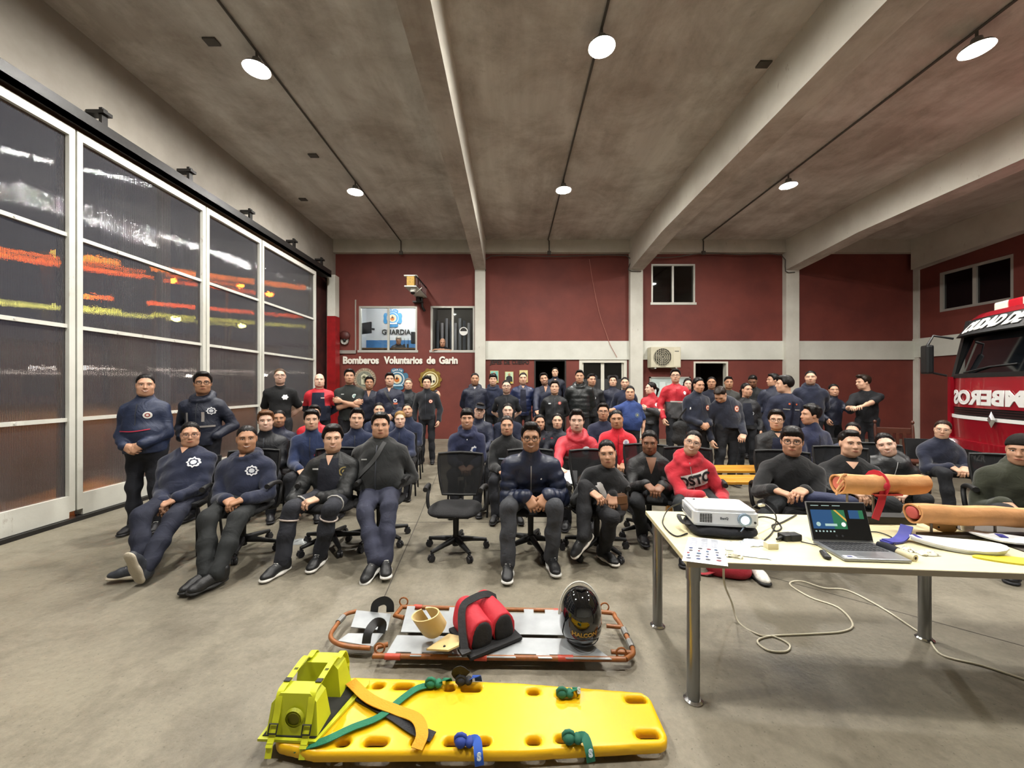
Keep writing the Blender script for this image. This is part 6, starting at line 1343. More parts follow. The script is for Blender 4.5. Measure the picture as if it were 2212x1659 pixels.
for r in range(6):
    for c_ in range(5): child('vent_slot', MB().box((-.135 + c_ * .013, -.128, .022 + r * .008), (-.125 + c_ * .013, -.1245, .026 + r * .008)).mesh('vent_slot', m_blk), o)
for r in range(7): child('side_louvre', MB().box((-.168, -.08, .022 + r * .007), (-.164, .07, .025 + r * .007)).mesh('side_louvre', mat('#8f9296', .5)), o)
child('brand_mark', text_mesh('BenQ', .018, .0008, .0005, 'CENTER', mat('#5a5d62', .5)), o, M=T(-.01, -.1262, .045) @ RX(R(90))); child('sensor', MB().cyl((.145, -.126, .03), (.145, -.129, .03), .006, n=10).mesh('sensor', m_blk), o)
# ---- cables on the table
m_cab = mat('#141416', .5)
def cable(name, pts, r, m, label, k=6): tag(MB().tube(smooth_path(pts, k), r, 6).build(name, m), label, 'cable')
zt = TZ + .006
cable('power_cable', [tb(1500, 1120, TZ + .08), W(1472, 1092, 2.35), W(1500, 1078, 2.3), W(1450, 1095, 2.45), tb(1432, 1122, zt), tb(1437, 1140, zt), tb(1460, 1158, zt), tb(1485, 1152, zt)], .004, m_cab, 'black power cable looping at the left of the projector')
cable('video_cable', [tb(1600, 1150, TZ + .08), W(1612, 1135, 2.1), W(1640, 1117, 2.15), tb(1672, 1122, zt + .04), tb(1688, 1140, zt), tb(1676, 1147, zt), tb(1668, 1135, zt), tb(1690, 1128, zt), tb(1720, 1112, zt)], .0045, m_cab, 'black video cable curling between projector and laptop')
cable('adapter_cable', [tb(1650, 1168, zt), tb(1668, 1150, zt), tb(1676, 1128, zt), W(1674, 1110, 2.35), W(1655, 1090, 2.45), W(1640, 1088, 2.5), W(1620, 1100, 2.5)], .0035, m_cab, 'thin black adapter cable rising towards the back table edge')
tag(MB().cbox((0, 0, 0), (.05, .018, .018), W(1645, 1091, 2.48) and T(*W(1645, 1091, 2.48)) @ RZ(.4), .005).build('cable_connector', mat('#d6d4c4', .5)), 'cream plug connector on the black cable behind the projector', 'connector')
cable('charger_cable', [tb(1730, 1170, zt), tb(1748, 1174, zt), tb(1766, 1178, zt + .004)], .003, m_cab, 'short black lead from the charger to the laptop')
cable('usb_cable', [tb(1868, 1148, zt), tb(1898, 1150, zt), tb(1925, 1160, zt), tb(1934, 1172, zt), tb(1926, 1183, zt)], .0032, m_cab, 'black lead curving behind the laptop to the right')
c0 = tb(1704, 1166)
o = empty('charger', (c0.x, c0.y, TZ), .15, 'black laptop charger block lying on the table', 'charger'); child('block', MB().box((-.045, -.025, 0), (.03, .03, .034), None, .007).mesh('block', m_blk), o); child('wrap', MB().box((-.012, -.03, -.0), (.055, .02, .036), None, .008).mesh('wrap', mat('#1d1d20', .7)), o); child('plug', MB().cyl((-.045, 0, .015), (-.085, -.012, .012), .011, .006, n=8).mesh('plug', m_blk), o)
# ---- laptop
o = empty('laptop', (1.735, 1.915, TZ), R(-4), 'open silver laptop showing a slide on its screen', 'laptop'); m_sil = mat('#8f9296', .35, .7)
child('base', MB().box((-.15, -.105, .003), (.15, .105, .017), None, .004).mesh('base', m_sil), o)
m_key = mat('#2e3034', .6)
for r in range(5):
    for c_ in range(13): child('key', MB().box((-.128 + c_ * .0198, .075 - r * .0215, .017), (-.1115 + c_ * .0198, .092 - r * .0215, .0195)).mesh('key', m_key) if r + c_ == 0 else bpy.data.meshes['key'], o, loc=(c_ * .0198 if r + c_ else 0, -r * .0215 if r + c_ else 0, 0))
child('touchpad', MB().box((-.045, -.092, .017), (.045, -.04, .0176)).mesh('touchpad', mat('#7d8084', .3, .5)), o); child('sticker', MB().box((-.135, -.095, .017), (-.085, -.07, .0177)).mesh('sticker', mat('#d8dae0', .5)), o); child('sticker_print', MB().box((-.122, -.09, .0177), (-.098, -.076, .0182)).mesh('sticker_print', mat('#2b356a', .5)), o)
LM = T(0, .105, .016) @ RX(R(-18))
ld = child('lid', MB().box((-.15, -.004, 0), (.15, .006, .20), None, .003).mesh('lid', m_sil), o, M=LM)
m_scr = mat('#05060a', .15); child('screen', MB().box((-.146, -.0062, .008), (.146, -.004, .195)).mesh('screen', m_scr), ld)
def screen_mat(name, col, e): 
    m = bpy.data.materials.new(name); m.use_nodes = True; q = m.node_tree.nodes['Principled BSDF']; q.inputs['Base Color'].default_value = (0, 0, 0, 1); q.inputs['Emission Color'].default_value = lin(col); q.inputs['Emission Strength'].default_value = e; return m
s_blue, s_green, s_gold, s_txt, s_pale = screen_mat('slide_blue', '#1c3f63', .8), screen_mat('slide_green', '#1f5a3c', .8), screen_mat('slide_gold', '#b08a3a', .8), screen_mat('slide_text', '#8fa6a0', .8), screen_mat('slide_pale', '#d8d4d0', .8)
def flat(nm, x0, x1, z0, z1, m, y=-.0072): child(nm, MB().box((x0, y, z0), (x1, y + .0008, z1)).mesh(nm, m), ld)
flat('slide', -.136, -.03, .062, .158, s_blue); flat('slide_shade', -.03, .035, .062, .158, s_green); child('slide_line', MB().add([(-.02, -.0078, .158), (-.008, -.0078, .158), (.036, -.0078, .098), (.036, -.0078, .112)], [(0, 2, 3, 1)]).mesh('slide_line', s_gold), ld)
flat('slide_title', -.075, -.015, .076, .088, s_txt, -.0082); child('slide_badge', MB().cyl((.018, -.0072, .085), (.018, -.0082, .085), .011, n=16).mesh('slide_badge', s_pale), ld); child('slide_badge', MB().cyl((-.108, -.0072, .085), (-.108, -.0082, .085), .011, n=16).mesh('slide_badge', s_txt), ld)
flat('next_slide', .055, .105, .115, .158, s_blue); flat('next_slide_shade', .105, .128, .115, .158, s_green)
for q in range(6): flat('tool_icon', -.13 + q * .018, -.122 + q * .018, .046, .053, s_txt)
for q in range(3): flat('menu_text', -.13 + q * .055, -.09 + q * .055, .178, .181, s_txt)
for q in range(2): child('round_button', MB().cyl((-.03 + q * .03, -.0072, .028), (-.03 + q * .03, -.008, .028), .006, n=12).mesh('round_button', m_key), ld)
# ---- small things
c0 = tb(1782, 1202); o = empty('presenter_remote', (c0.x, c0.y, TZ), R(-25), 'small black presenter remote beside the laptop', 'remote'); V, Q = mesh_sdf([cap((0, -.03, .01), (0, .03, .01), .018, .016, .02, (0, 0, 1), .6)], .005); child('body', np_mesh('body', V, Q, m_blk), o)
for q in range(3): child('button', MB().cyl((0, -.012 + q * .018, .018), (0, -.012 + q * .018, .0225), .006, n=10).mesh('button', mat('#6a6c70', .4)), o)
# printed sheet: hangs a little over the front edge
pa, pb, pcn, pd = tb(1487, 1161), tb(1562, 1169), tb(1573, 1226, TZ - .01), tb(1473, 1212)
o = empty('printed_sheet', (0, 0, 0), 0, 'white sheet printed with small logos at the front table edge', 'paper')
def sheet(u, v, dz=.0): 
    p = (pa * (1 - u) + pb * u) * (1 - v) + (pd * (1 - u) + pcn * u) * v; e = 1.83 - .082 * (p.x - .837) - .004
    p = p.copy(); p.z = TZ + .002 + dz + .004 * math.sin(u * 3) * (1 - v)
    if p.y < e: p.z += -(e - p.y) * .25
    return p
n = 10; b = MB(); vs = [sheet(i / n, j / n) for j in range(n + 1) for i in range(n + 1)]; b.add(vs, [(j * (n + 1) + i, (j + 1) * (n + 1) + i, (j + 1) * (n + 1) + i + 1, j * (n + 1) + i + 1) for j in range(n) for i in range(n)]); child('page', b.mesh('page', mat('#d9dce4', .6)), o)
rr = random.Random(5); pcs = ['#2e3a66', '#3b3b44', '#7a3038', '#2b4a6a', '#555560']
for j in range(5):
    for i in range(4):
        u, v = .08 + i * .22 + rr.uniform(-.02, .02), .48 + j * .10; w = rr.uniform(.06, .13); b = MB(); pts = [sheet(u + w * (.5 + .5 * math.cos(t * .785)), v + .028 * math.sin(t * .785), .0012) for t in range(8)]; b.add(pts, [tuple(range(7, -1, -1))]); child('printed_logo', b.mesh('printed_logo', mat(pcs[(i + j) % 5], .6)), o)
for j in range(6):
    for i in range(3):
        u, v = .1 + i * .28, .06 + j * .06; b = MB(); b.add([sheet(u, v, .0012), sheet(u + .18, v, .0012), sheet(u + .18, v + .018, .0012), sheet(u, v + .018, .0012)], [(0, 3, 2, 1)]); child('printed_line', b.mesh('printed_line', mat('#8d93a4', .6)), o)
def crumple(name, c, w, d, h, m, label, cat, seed, rz=0., parts=None):
    rr = random.Random(seed); n = 9; vs = []
    for j in range(n + 1):
        for i in range(n + 1):
            u, v = i / n - .5, j / n - .5; edge = max(abs(u), abs(v)) * 2; vs.append((u * w + rr.uniform(-.006, .006), v * d + rr.uniform(-.006, .006), (h * (1 - edge ** 3) * rr.uniform(.5, 1.2) + .003)))
    k = len(vs); fs = [(j * (n + 1) + i, j * (n + 1) + i + 1, (j + 1) * (n + 1) + i + 1, (j + 1) * (n + 1) + i) for j in range(n) for i in range(n)]; b = MB(); b.add(vs, fs); b.add([(x, y, .001) for x, y, z in vs], [tuple(reversed(f)) for f in fs])
    return tag(b.build(name, m, smooth=.9, loc=(c.x, c.y, TZ)), label, cat), rz
m_pl = mat('#d3dae0', .25, coat=.3)
for nm, p, w, d, h, sd, rz, lab in (('gauze_packet', (1592, 1182), .13, .11, .022, 1, -.2, 'crumpled clear packet nearest the printed sheet'), ('gauze_packet', (1622, 1196), .15, .10, .016, 2, -.35, 'flat white sealed packet with blue print'), ('gauze_packet', (1630, 1175), .14, .07, .02, 4, .1, 'crumpled white packet behind the flat packet'), ('gauze_pad', (1585, 1203), .075, .03, .014, 3, -.3, 'small cream gauze pad beside the packets')):
    ob, rz = crumple(nm, tb(*p), w, d, h, m_pl if nm == 'gauze_packet' else mat('#e0ddca', .7), lab, 'packet', sd, rz); ob.rotation_euler = (0, 0, rz)
c0 = tb(1664, 1184); tag(MB().box((-.025, -.02, 0), (.03, .018, .03), None, .003).build('cream_box', mat('#d8cfae', .6), loc=(c0.x, c0.y, TZ)), 'small cream box behind the packets', 'box')
# foam baton with dark sleeve
a, d = tb(1897, 1176, TZ + .02), tb(1978, 1206, TZ + .016); o = empty('foam_baton', (0, 0, 0), 0, 'cream foam baton with a black sleeve beside the laptop', 'baton'); mid = a.lerp(d, .45)
child('foam', MB().cyl(mid, d, .017, n=14).mesh('foam', mat('#cfc4a0', .8), .6), o); child('sleeve', MB().tube([a, a.lerp(mid, .5) + Vector((0, 0, .004)), mid + (d - a) * .08], [.016, .02, .021], 12).mesh('sleeve', mat('#1c1f28', .9), .8), o); child('core_hole', MB().cyl(d, d + (d - a).normalized() * .001, .007, n=10).mesh('core_hole', mat('#3a3022', .9)), o)
for k, (p, w) in enumerate((((2005, 1198), .09), ((1960, 1190), .05))):
    ob, _ = crumple('tissue', tb(*p), w, .04, .018, mat('#e2dfcf', .8), ('crumpled white tissue near the foam baton', 'small torn tissue beside the black sleeve')[k], 'tissue', 20 + k)
# black board at the back of the table
c0 = tb(1925, 1135); o = empty('black_board', (c0.x, c0.y + .06, TZ), ta, 'long black wooden block at the back of the table', 'block'); child('body', MB().box((-.19, -.045, 0), (.16, .045, .045), None, .003).mesh('body', mat('#191817', .5, noise=.2, nscale=10)), o)
bl1 = o
# splint rolls
def roll(label, a, b_, r, stand, red=False):
    a, b_ = Vector(a), Vector(b_); o = empty('splint_roll', (a.x, a.y, TZ), 0, label, 'splint roll'); L_ = Vector((a.x, a.y, TZ)); a, b_ = a - L_, b_ - L_; ax_ = (b_ - a).normalized()
    m1 = mat('#c9925f', .8, noise=.12, nscale=10, bump=.3, bscale=20); m2 = mat('#c96a58' if not red else '#b8483f', .8)
    sd = ax_.cross(Vector((0, 0, 1))).normalized(); up = sd.cross(ax_)
    prof = [(t, r * (1 + .06 * math.sin(3 * t) ) + (.012 * t / 6.28)) for t in [q * 2 * math.pi / 26 for q in range(31)]]
    b1 = MB(); vs = []; nn = 9
    for i in range(nn):
        c = a.lerp(b_, i / (nn - 1)) + up * .004 * math.sin(i * 1.7)
        for off in (0, -.009): vs += [c + (sd * math.cos(t) + up * math.sin(t)) * (rr_ + off) for t, rr_ in prof]
    k = len(prof); fs = []
    for i in range(nn - 1):
        for j in range(k - 1):
            p0 = i * 2 * k; p1 = (i + 1) * 2 * k; fs.append((p0 + j, p0 + j + 1, p1 + j + 1, p1 + j)); fs.append((p0 + k + j, p1 + k + j, p1 + k + j + 1, p0 + k + j + 1))
        for j in (0, k - 1): fs.append((i * 2 * k + j, (i + 1) * 2 * k + j, (i + 1) * 2 * k + k + j, i * 2 * k + k + j))
    for i in (0, nn - 1):
        for j in range(k - 1): fs.append((i * 2 * k + j, i * 2 * k + k + j, i * 2 * k + k + j + 1, i * 2 * k + j + 1))
    child('foam_sheet', b1.add(vs, fs).mesh('foam_sheet', m1, .9), o)
    b2 = MB(); rad = r - .013; child('inner_layer', b2.cyl(a + ax_ * .006, b_ - ax_ * .006, rad, n=18).mesh('inner_layer', m2, .8), o)
    for t, zb in stand:
        p = a.lerp(b_, t); child('rod', MB().cyl((p.x, p.y, zb - TZ), (p.x, p.y, p.z - r * .7), .006, n=8).mesh('rod', mat('#7a7168', .4, .4), .6), o)
    return o, a, b_, L_, sd, up
D1 = 2.33; o, a, b_, L0, sd, up = roll('orange foam splint roll tied with red ribbon, on rods', W(1808, 1044, D1), W(1990, 1045, D1), .052, ((.12, TZ), (.43, TZ + .045)))
pm = a.lerp(b_, .47); child('ribbon', MB().tube([pm + (sd * math.cos(t * .449) + up * math.sin(t * .449)) * .060 for t in range(14)], 1, closed=True, flat=(.045, .004, (1, 0, 0))).mesh('ribbon', mat('#b01e30', .6), .9), o)
b3 = MB(); b3.ball(pm + Vector((.0, -.062, .0)), (.02, .014, .022), 10, 8); child('ribbon_knot', b3.mesh('ribbon_knot', mat('#b01e30', .6), 3.2), o)
pt = a.lerp(b_, .42); child('ribbon_tail', MB().tube([pt + Vector((.02, -.05, -.03)), pt + Vector((.0, -.055, -.1)), pt + Vector((-.02, -.05, -.17)), pt + Vector((-.03, -.05, -.20))], 1, flat=(.045, .003, (0, 1, 0))).mesh('ribbon_tail', mat('#b01e30', .6), .9), o)
for q, dz in ((0, .03), (1, -.01), (2, -.035)): child('end_cord', MB().tube(smooth_path([a + Vector((.03, -.03, .03 + dz)), a + Vector((-.01, -.05, .03 + dz)), a + Vector((-.04 - q * .004, -.05, -.02 + dz))], 4), .006, 6).mesh('end_cord', mat('#d09a68', .8), .8), o)
child('red_tape', MB().box((pm.x - .06, pm.y - .06, pm.z - .058), (pm.x + .10, pm.y - .03, pm.z - .050)).mesh('red_tape', mat('#b8403a', .6)), o)
D2 = 2.15; o, a, b_, L0, sd, up = roll('longer orange foam splint roll with red core at the right edge', W(1970, 1107, D2), W(2270, 1118, D2 - .02), .047, ((.14, TZ), (.60, TZ)), True)
child('red_lining', MB().ball(a + Vector((-.001, -.0, 0)), (.006, .034, .034), 12, 8).mesh('red_lining', mat('#b5504a', .7), 3.2), o)
child('stand_base', MB().box((.02, -.06, .001), (.62, .0, .018), None, .003).mesh('stand_base', mat('#2a2321', .5)), o)
# tan collar standing behind
c0 = tb(2052, 1152); o = empty('cervical_collar', (c0.x, c0.y + .075, TZ), 0, 'tan rigid neck collar standing behind the longer splint roll', 'collar')
def collar_mesh(r, h, t, a0, a1, m, sc=.75, wave=.02):
    vs = []; n = 24
    for i in range(n + 1):
        an = a0 + (a1 - a0) * i / n
        for rr_, z in ((r, wave * (1 + math.cos(an * 2))), (r - t, wave * (1 + math.cos(an * 2))), (r - t, h - wave * math.sin(an)), (r, h - wave * math.sin(an))): vs.append((rr_ * math.cos(an), rr_ * sc * math.sin(an), z))
    fs = [(i * 4 + j, i * 4 + (j + 1) % 4, (i + 1) * 4 + (j + 1) % 4, (i + 1) * 4 + j) for i in range(n) for j in range(4)] + [(0, 1, 2, 3), (n * 4 + 3, n * 4 + 2, n * 4 + 1, n * 4)]
    return MB().add(vs, fs).mesh('shell', m, .7)
m_tan = mat('#c59a5c', .6, noise=.1, nscale=8); child('shell', collar_mesh(.098, .11, .01, R(-200), R(70), m_tan), o)
for q in range(3): child('rivet', MB().ball((-.05 + q * .05, -.073 + abs(q - 1) * .01, .03 + .04 * (q % 2)), .005, 8, 6).mesh('rivet', m_blk, 3.2), o)
child('hole', MB().box((.052, -.064, .055), (.08, -.056, .085)).mesh('hole', m_blk), o)
# blue and white collar parts
m_cw, m_cb = mat('#d6d8da', .5), mat('#33368f', .55)
def leafc(name, outline, z0, z1, m, c, rz, parent=None, bend=.0):
    b = MB(); vs = []; n = len(outline)
    b.prism(outline, z0, z1); b.v = [(x, y, z + bend * x * x) for x, y, z in b.v]; return b.mesh(name, m)
def oval(w, h, n=20, k=1.0): return [(w * math.cos(2 * math.pi * i / n), h * math.sin(2 * math.pi * i / n) * (1 + .2 * k * math.cos(2 * math.pi * i / n))) for i in range(n)]
c0 = tb(2066, 1184); o = empty('flat_collar', (c0.x, c0.y, TZ), R(-22), 'white open neck collar with two dark slots lying flat', 'collar'); o.scale = (1.15,) * 3; child('panel', leafc('panel', oval(.16, .075), .012, .02, m_cw, 0, 0, bend=.6), o); child('foam_lining', leafc('foam_lining', oval(.155, .07), .002, .011, mat('#c9ccd0', .8), 0, 0, bend=.6), o)
for q in (-1, 1): child('slot', leafc('slot', [(x + q * .02 - .02, y + .005) for x, y in oval(.014, .024)], .0205, .0225, m_blk, 0, 0), o)
child('blue_pad', MB().box((-.145, .0, .022), (-.12, .05, .032), RZ(.1)).mesh('blue_pad', m_cb), o); child('blue_pad', MB().box((.06, -.005, .022), (.10, .03, .028)).mesh('blue_pad', m_cb), o)
c0 = tb(2125, 1172); o = empty('flat_collar', (c0.x + .12, c0.y, TZ), R(-28), 'second white collar half with blue tabs at the right edge', 'collar'); child('panel', leafc('panel', oval(.15, .07, k=-1), .016, .024, m_cw, 0, 0, bend=.8), o); child('blue_tab', MB().box((-.03, -.02, .03), (.0, .03, .034)).mesh('blue_tab', m_cb), o); child('slot', leafc('slot', oval(.03, .006), .0245, .0262, m_blk, 0, 0), o)
c0 = tb(2160, 1212); tag(MB().prism(oval(.14, .045), 0, .008, RZ(R(-16))).build('yellow_flap', mat('#c9bb2c', .5), loc=(c0.x + .05, c0.y, TZ)), 'yellow plastic flap under the white collar at the right edge', 'flap')
c0 = tb(1955, 1175); o = empty('blue_support', (c0.x, c0.y + .03, TZ), R(8), 'blue plastic chin support lying left of the white collar', 'support'); child('arm', MB().tube(smooth_path([(-.09, -.01, .012), (-.02, -.005, .01), (.04, .01, .03), (.075, .02, .075)], 5), 1, flat=(.05, .008, (0, 0, 1))).mesh('arm', m_cb, .9), o); child('foot', MB().box((-.10, -.03, 0), (-.04, .02, .01), None, .003).mesh('foot', m_cb), o)
def cup(loc, label, name='paper_cup'):
    o = empty(name, loc, 0, label, 'cup'); child('wall', MB().lathe([(.024, 0), (.034, .075), (.036, .075), (.032, .075), (.0235, .004)], 18).mesh('wall', mat('#dcdad2', .6), .6), o); child('rim', MB().tube([(.0345 * math.cos(t * .349), .0345 * math.sin(t * .349), .075) for t in range(18)], .002, 5, closed=True).mesh('rim', mat('#e4e2da', .5), .8), o); return o
c0 = tb(2117, 1156); cup((c0.x, c0.y + .06, TZ), 'white paper cup standing on the dark side table')
# ================================================================== ON THE FLOOR
# ---- yellow spine board
m_yel = mat('#e0ae08', .38, noise=.05, nscale=4); 
Xa, Xb = -1.0, .665
def board_F(X, Y, Z):
    t = np.clip((X - Xa) / (Xb - Xa), 0, 1); yc = 1.745; hw = np.interp(t, [0, .12, .62, 1], [.165, .205, .185, .135]); yc = np.interp(t, [0, 1], [1.765, 1.732])
    q = np.abs(Y - yc) - hw + .05; qx = np.abs(X - (Xa + Xb) / 2) - (Xb - Xa) / 2 + .05
    d2 = np.minimum(np.maximum(q, qx), 0) + np.sqrt(np.maximum(q, 0) ** 2 + np.maximum(qx, 0) ** 2) - .05
    for x, far, ln in HOLES:
        hx_ = (x - Xa) / (Xb - Xa); hw_ = float(np.interp(hx_, [0, .12, .62, 1], [.165, .205, .185, .135])); y = float(np.interp(hx_, [0, 1], [1.765, 1.732])) + (1 if far else -1) * (hw_ - .05)
        hd = np.sqrt(np.maximum(np.abs(X - x) - ln / 2 + .018, 0) ** 2 + (Y - y) ** 2) - .018; d2 = np.maximum(d2, -hd)
    dz = np.abs(Z - .045) - .024 + .014; dd = d2 + .014
    return np.minimum(np.maximum(dd, dz), 0) + np.sqrt(np.maximum(dd, 0) ** 2 + np.maximum(dz, 0) ** 2) - .014
HOLES = []
for px in (812, 868, 970, 1017, 1152, 1222, 1366): HOLES.append((G(px, 1490, .07).x, True, .10 if px in (868, 1017, 1222, 1366) else .06))
for px in (745, 815, 905, 985, 1045, 1152, 1225, 1402): HOLES.append((G(px, 1592, .07).x, False, .10 if px in (815, 985, 1225, 1402) else .06))
V, Q = mesh_fn(board_F, (Xa, 1.53, .02), (Xb, 1.99, .07), .0095)
SB = tag(bpy.data.objects.new('spine_board', np_mesh('spine_board', V, Q, m_yel)), 'bright yellow plastic spine board with hand holes on the floor', 'spine board'); COL.objects.link(SB)
for x, y in ((-.8, 1.66), (-.8, 1.86), (.5, 1.66), (.5, 1.80)): child('runner', MB().box((x - .06, y - .02, 0), (x + .06, y + .02, .03), None, .008).mesh('runner', m_yel), SB)
def strap(name, pts, w, col, label, z=.078, up=(0, 0, 1), cat='strap'): return tag(MB().tube(smooth_path([G(*p[:2], p[2] if len(p) > 2 else z) for p in pts], 5), 1, flat=(w, .004, up)).build(name, mat(col, .75, bump=.3, bscale=120), smooth=.9), label, cat)
strap('yellow_strap', [(757, 1472, .10), (800, 1510, .10), (860, 1535, .085), (900, 1552, .095), (912, 1585, .10), (900, 1618, .085)], .05, '#c98f10', 'mustard webbing strap twisted across the yellow board')
strap('green_strap', [(640, 1618, .05), (700, 1600, .085), (760, 1572, .085), (820, 1548, .085), (870, 1508, .085), (905, 1485, .085), (945, 1478, .075)], .035, '#15694a', 'green webbing strap running diagonally over the board')
strap('black_strap', [(750, 1490, .078), (800, 1517, .078), (850, 1545, .08), (895, 1575, .08), (935, 1592, .08)], .05, '#16171b', 'black strap under the mustard strap on the board', .075)
for k, (px, py, cs, lab) in enumerate((((1010, 1470), 0, ('#17181c', '#22479a'), 'black and blue strap knotted at the far edge of the board'), ((1228, 1497), 0, ('#1c5f48', '#1a6a4c'), 'green strap coil knotted at the far edge of the board'), ((1012, 1602), 0, ('#233a86', '#2450a8'), 'blue strap knotted at the near edge of the board'), ((1245, 1595), 0, ('#195a44', '#17604a'), 'green strap knotted at the near edge of the board'), ((945, 1476), 0, ('#15694a', '#15694a'), 'green strap end knotted beside the far hand hole'))):
    px, py = px; p = G(px, py, .09); o = empty('strap_knot', p, 0, lab, 'strap', 'knotted strap ends on the spine board'); far = py < 1530; sg = 1 if far else -1
    child('coil', MB().ball((-.032, 0, .002), (.026, .026, .022), 12, 8).tube([(-.032 + .022 * math.cos(t * .7), -.004 * sg, .006 + .02 * math.sin(t * .7)) for t in range(9)], .009, 6, closed=True).mesh('coil', mat(cs[0], .75), 1.2), o)
    child('knot', MB().ball((.005, 0, .0), (.02, .024, .018), 10, 8).mesh('knot', mat(cs[0], .75), 3.2), o)
    tl = child('tail', MB().tube(smooth_path([(.01, 0, .005), (.035, sg * .01, .012), (.045, sg * .045, -.01), (.05, sg * .055, -.045)], 4), 1, flat=(.036, .003, (1, 0, 0) if 0 else (0, sg * .6, 1))).mesh('tail', mat(cs[1], .75), .9), o)
    if k in (1, 2, 3): child('printed_letter', text_mesh('S', .034, .001, .002, 'CENTER', mat('#c9d4dc', .6)), o, M=T(.048, sg * .0 + (-.056 if not far else -.012), -.01 if not far else .02) @ RX(R(72)))
    if k == 0: child('loop', MB().tube(smooth_path([(-.03, .01, .0), (-.06, .0, .035), (-.035, -.01, .06), (.0, .0, .03)], 4), 1, flat=(.04, .003, (0, 1, 0))).mesh('loop', mat('#17181c', .75), .9), o)
# ---- head immobiliser
m_lime = mat('#b9bf1e', .5, noise=.06, nscale=6); m_limd = mat('#a3a81a', .5, noise=.06, nscale=6)
o = empty('head_immobiliser', (-.905, 1.765, .010), R(-2), 'lime yellow head immobiliser with two foam blocks on the board', 'head immobiliser'); o.scale = (.86, .86, .86)
child('base_plate', MB().prism([(-.17, -.195), (.12, -.20), (.23, .16), (.22, .2), (-.12, .2), (-.17, .16)], .072, .084).mesh('base_plate', m_lime), o)
child('dark_mat', MB().prism([(-.155, -.18), (.11, -.185), (.19, .15), (-.12, .17)], .084, .088).mesh('dark_mat', mat('#1b1b16', .9)), o)
for q, (y0, y1, sk_) in enumerate(((-.175, -.045, 1), (.06, .19, -1))):
    zz = .265; a0, a1 = (-.14, .115); yb0, yb1 = (y0, y1); ty0, ty1 = (y0 + .035, y1 - .015) if sk_ > 0 else (y0 + .015, y1 - .035)
    prof = [(a0, .088), (a1, .088), (a1 - .02, zz - .035), (a1 - .055, zz), (a0 + .05, zz), (a0 + .01, zz - .045)]
    b = MB(); n = len(prof); vs = [(x, yb0 + (ty0 - yb0) * (z - .088) / (zz - .088), z) for x, z in prof] + [(x, yb1 + (ty1 - yb1) * (z - .088) / (zz - .088), z) for x, z in prof]
    b.add(vs, [tuple(range(n)), tuple(range(2 * n - 1, n - 1, -1))] + [(i, i + n, (i + 1) % n + n, (i + 1) % n) for i in range(n)])
    bl = child('foam_block', b.mesh('foam_block', m_lime), o)
    # ear hole: a recessed tube through the block's outer face
    yo = y0 if sk_ > 0 else y1
    child('ear_hole_rim', MB().lathe([(.030, .012), (.040, -.004), (.048, -.001), (.040, .012)], 24, T(-.005, yo + sk_ * .012, .165) @ RX(R(90 if sk_ > 0 else -90)), cap=False).mesh('ear_hole_rim', m_limd, .9), bl); child('ear_hole', MB().cyl((-.005, yo + sk_ * .008, .165), (-.005, yo + sk_ * .013, .165), .033, n=20).mesh('ear_hole', mat('#6d6c12', .8)), bl)
for x in (-.095, .07):
    s0 = child('head_strap', MB().tube(smooth_path([(x, -.225, .07), (x, -.2, .1), (x, -.165, .17), (x, -.135, .262), (x, -.07, .276), (x + .01, .06, .30), (x + .015, .10, .276), (x + .015, .16, .272), (x + .012, .205, .17), (x + .01, .21, .09)], 4), 1, flat=(.032, .004, (0, -.2, 1))).mesh('head_strap', mat('#c4c81f', .55), .9), o)
    child('velcro', MB().box((x - .016, -.085, .279), (x + .016, -.06, .283)).mesh('velcro', m_blk), s0); child('buckle', MB().tube([(x - .02, -.20, .115), (x + .02, -.20, .115), (x + .02, -.185, .15), (x - .02, -.185, .15)], .004, 6, closed=True).mesh('buckle', m_blk, .8), s0)
    child('strap_tail', MB().tube([(x, -.215, .085), (x, -.222, .05), (x, -.23, .025)], 1, flat=(.03, .005, (0, -1, 0))).mesh('strap_tail', mat('#c4c81f', .55), .9), s0)
    child('printed_word', text_mesh('HEADHUGGER'[:7] if 0 else '||| |||', .022, .0008, 0, 'CENTER', m_blk), s0, M=T(x + .005, .0, .293) @ RZ(R(90)) @ RY(0))
# ---- metal scoop stretcher
m_al = mat('#9ea2a4', .42, .35, noise=.12, nscale=9); m_or = mat('#8a5328', .45, noise=.25, nscale=25); m_rd = mat('#b0402c', .5)
o = empty('rescue_stretcher', (0, 2.36, 0), 0, 'aluminium rescue stretcher with orange tube frame on the floor', 'stretcher'); z = .06
def sp(px, py, zz=.06): 
    p = G(px, py, zz); return Vector((p.x, p.y - 2.36, zz))
FL, FR, NR, NL = sp(868, 1311), sp(1300, 1322), sp(1352, 1424), sp(806, 1417)
child('frame_tube', MB().tube(smooth_path([FL, FL.lerp(FR, .5), FR, sp(1330, 1335), sp(1352, 1372), sp(1368, 1408), NR], 5), .014, 8).mesh('frame_tube', m_or, .8), o)
child('frame_tube', MB().tube([NR, NR.lerp(NL, .5), NL, sp(812, 1398), sp(838, 1392)], .014, 8).mesh('frame_tube', m_or, .8), o); child('frame_tube', MB().tube([FL, sp(853, 1330), sp(872, 1334)], .014, 8).mesh('frame_tube', m_or, .8), o)
child('cross_tube', MB().tube([sp(1310, 1352), sp(1345, 1355)], .012, 8).tube([sp(1320, 1408), sp(1366, 1410)], .012, 8).mesh('cross_tube', m_or, .8), o)
for p in ((1350, 1366), (1362, 1392)): child('hinge_joint', MB().cyl(sp(*p) + Vector((0, -.03, 0)), sp(*p) + Vector((0, .03, 0)), .019, n=10).mesh('hinge_joint', mat('#8d8d8a', .4, .6)), o)
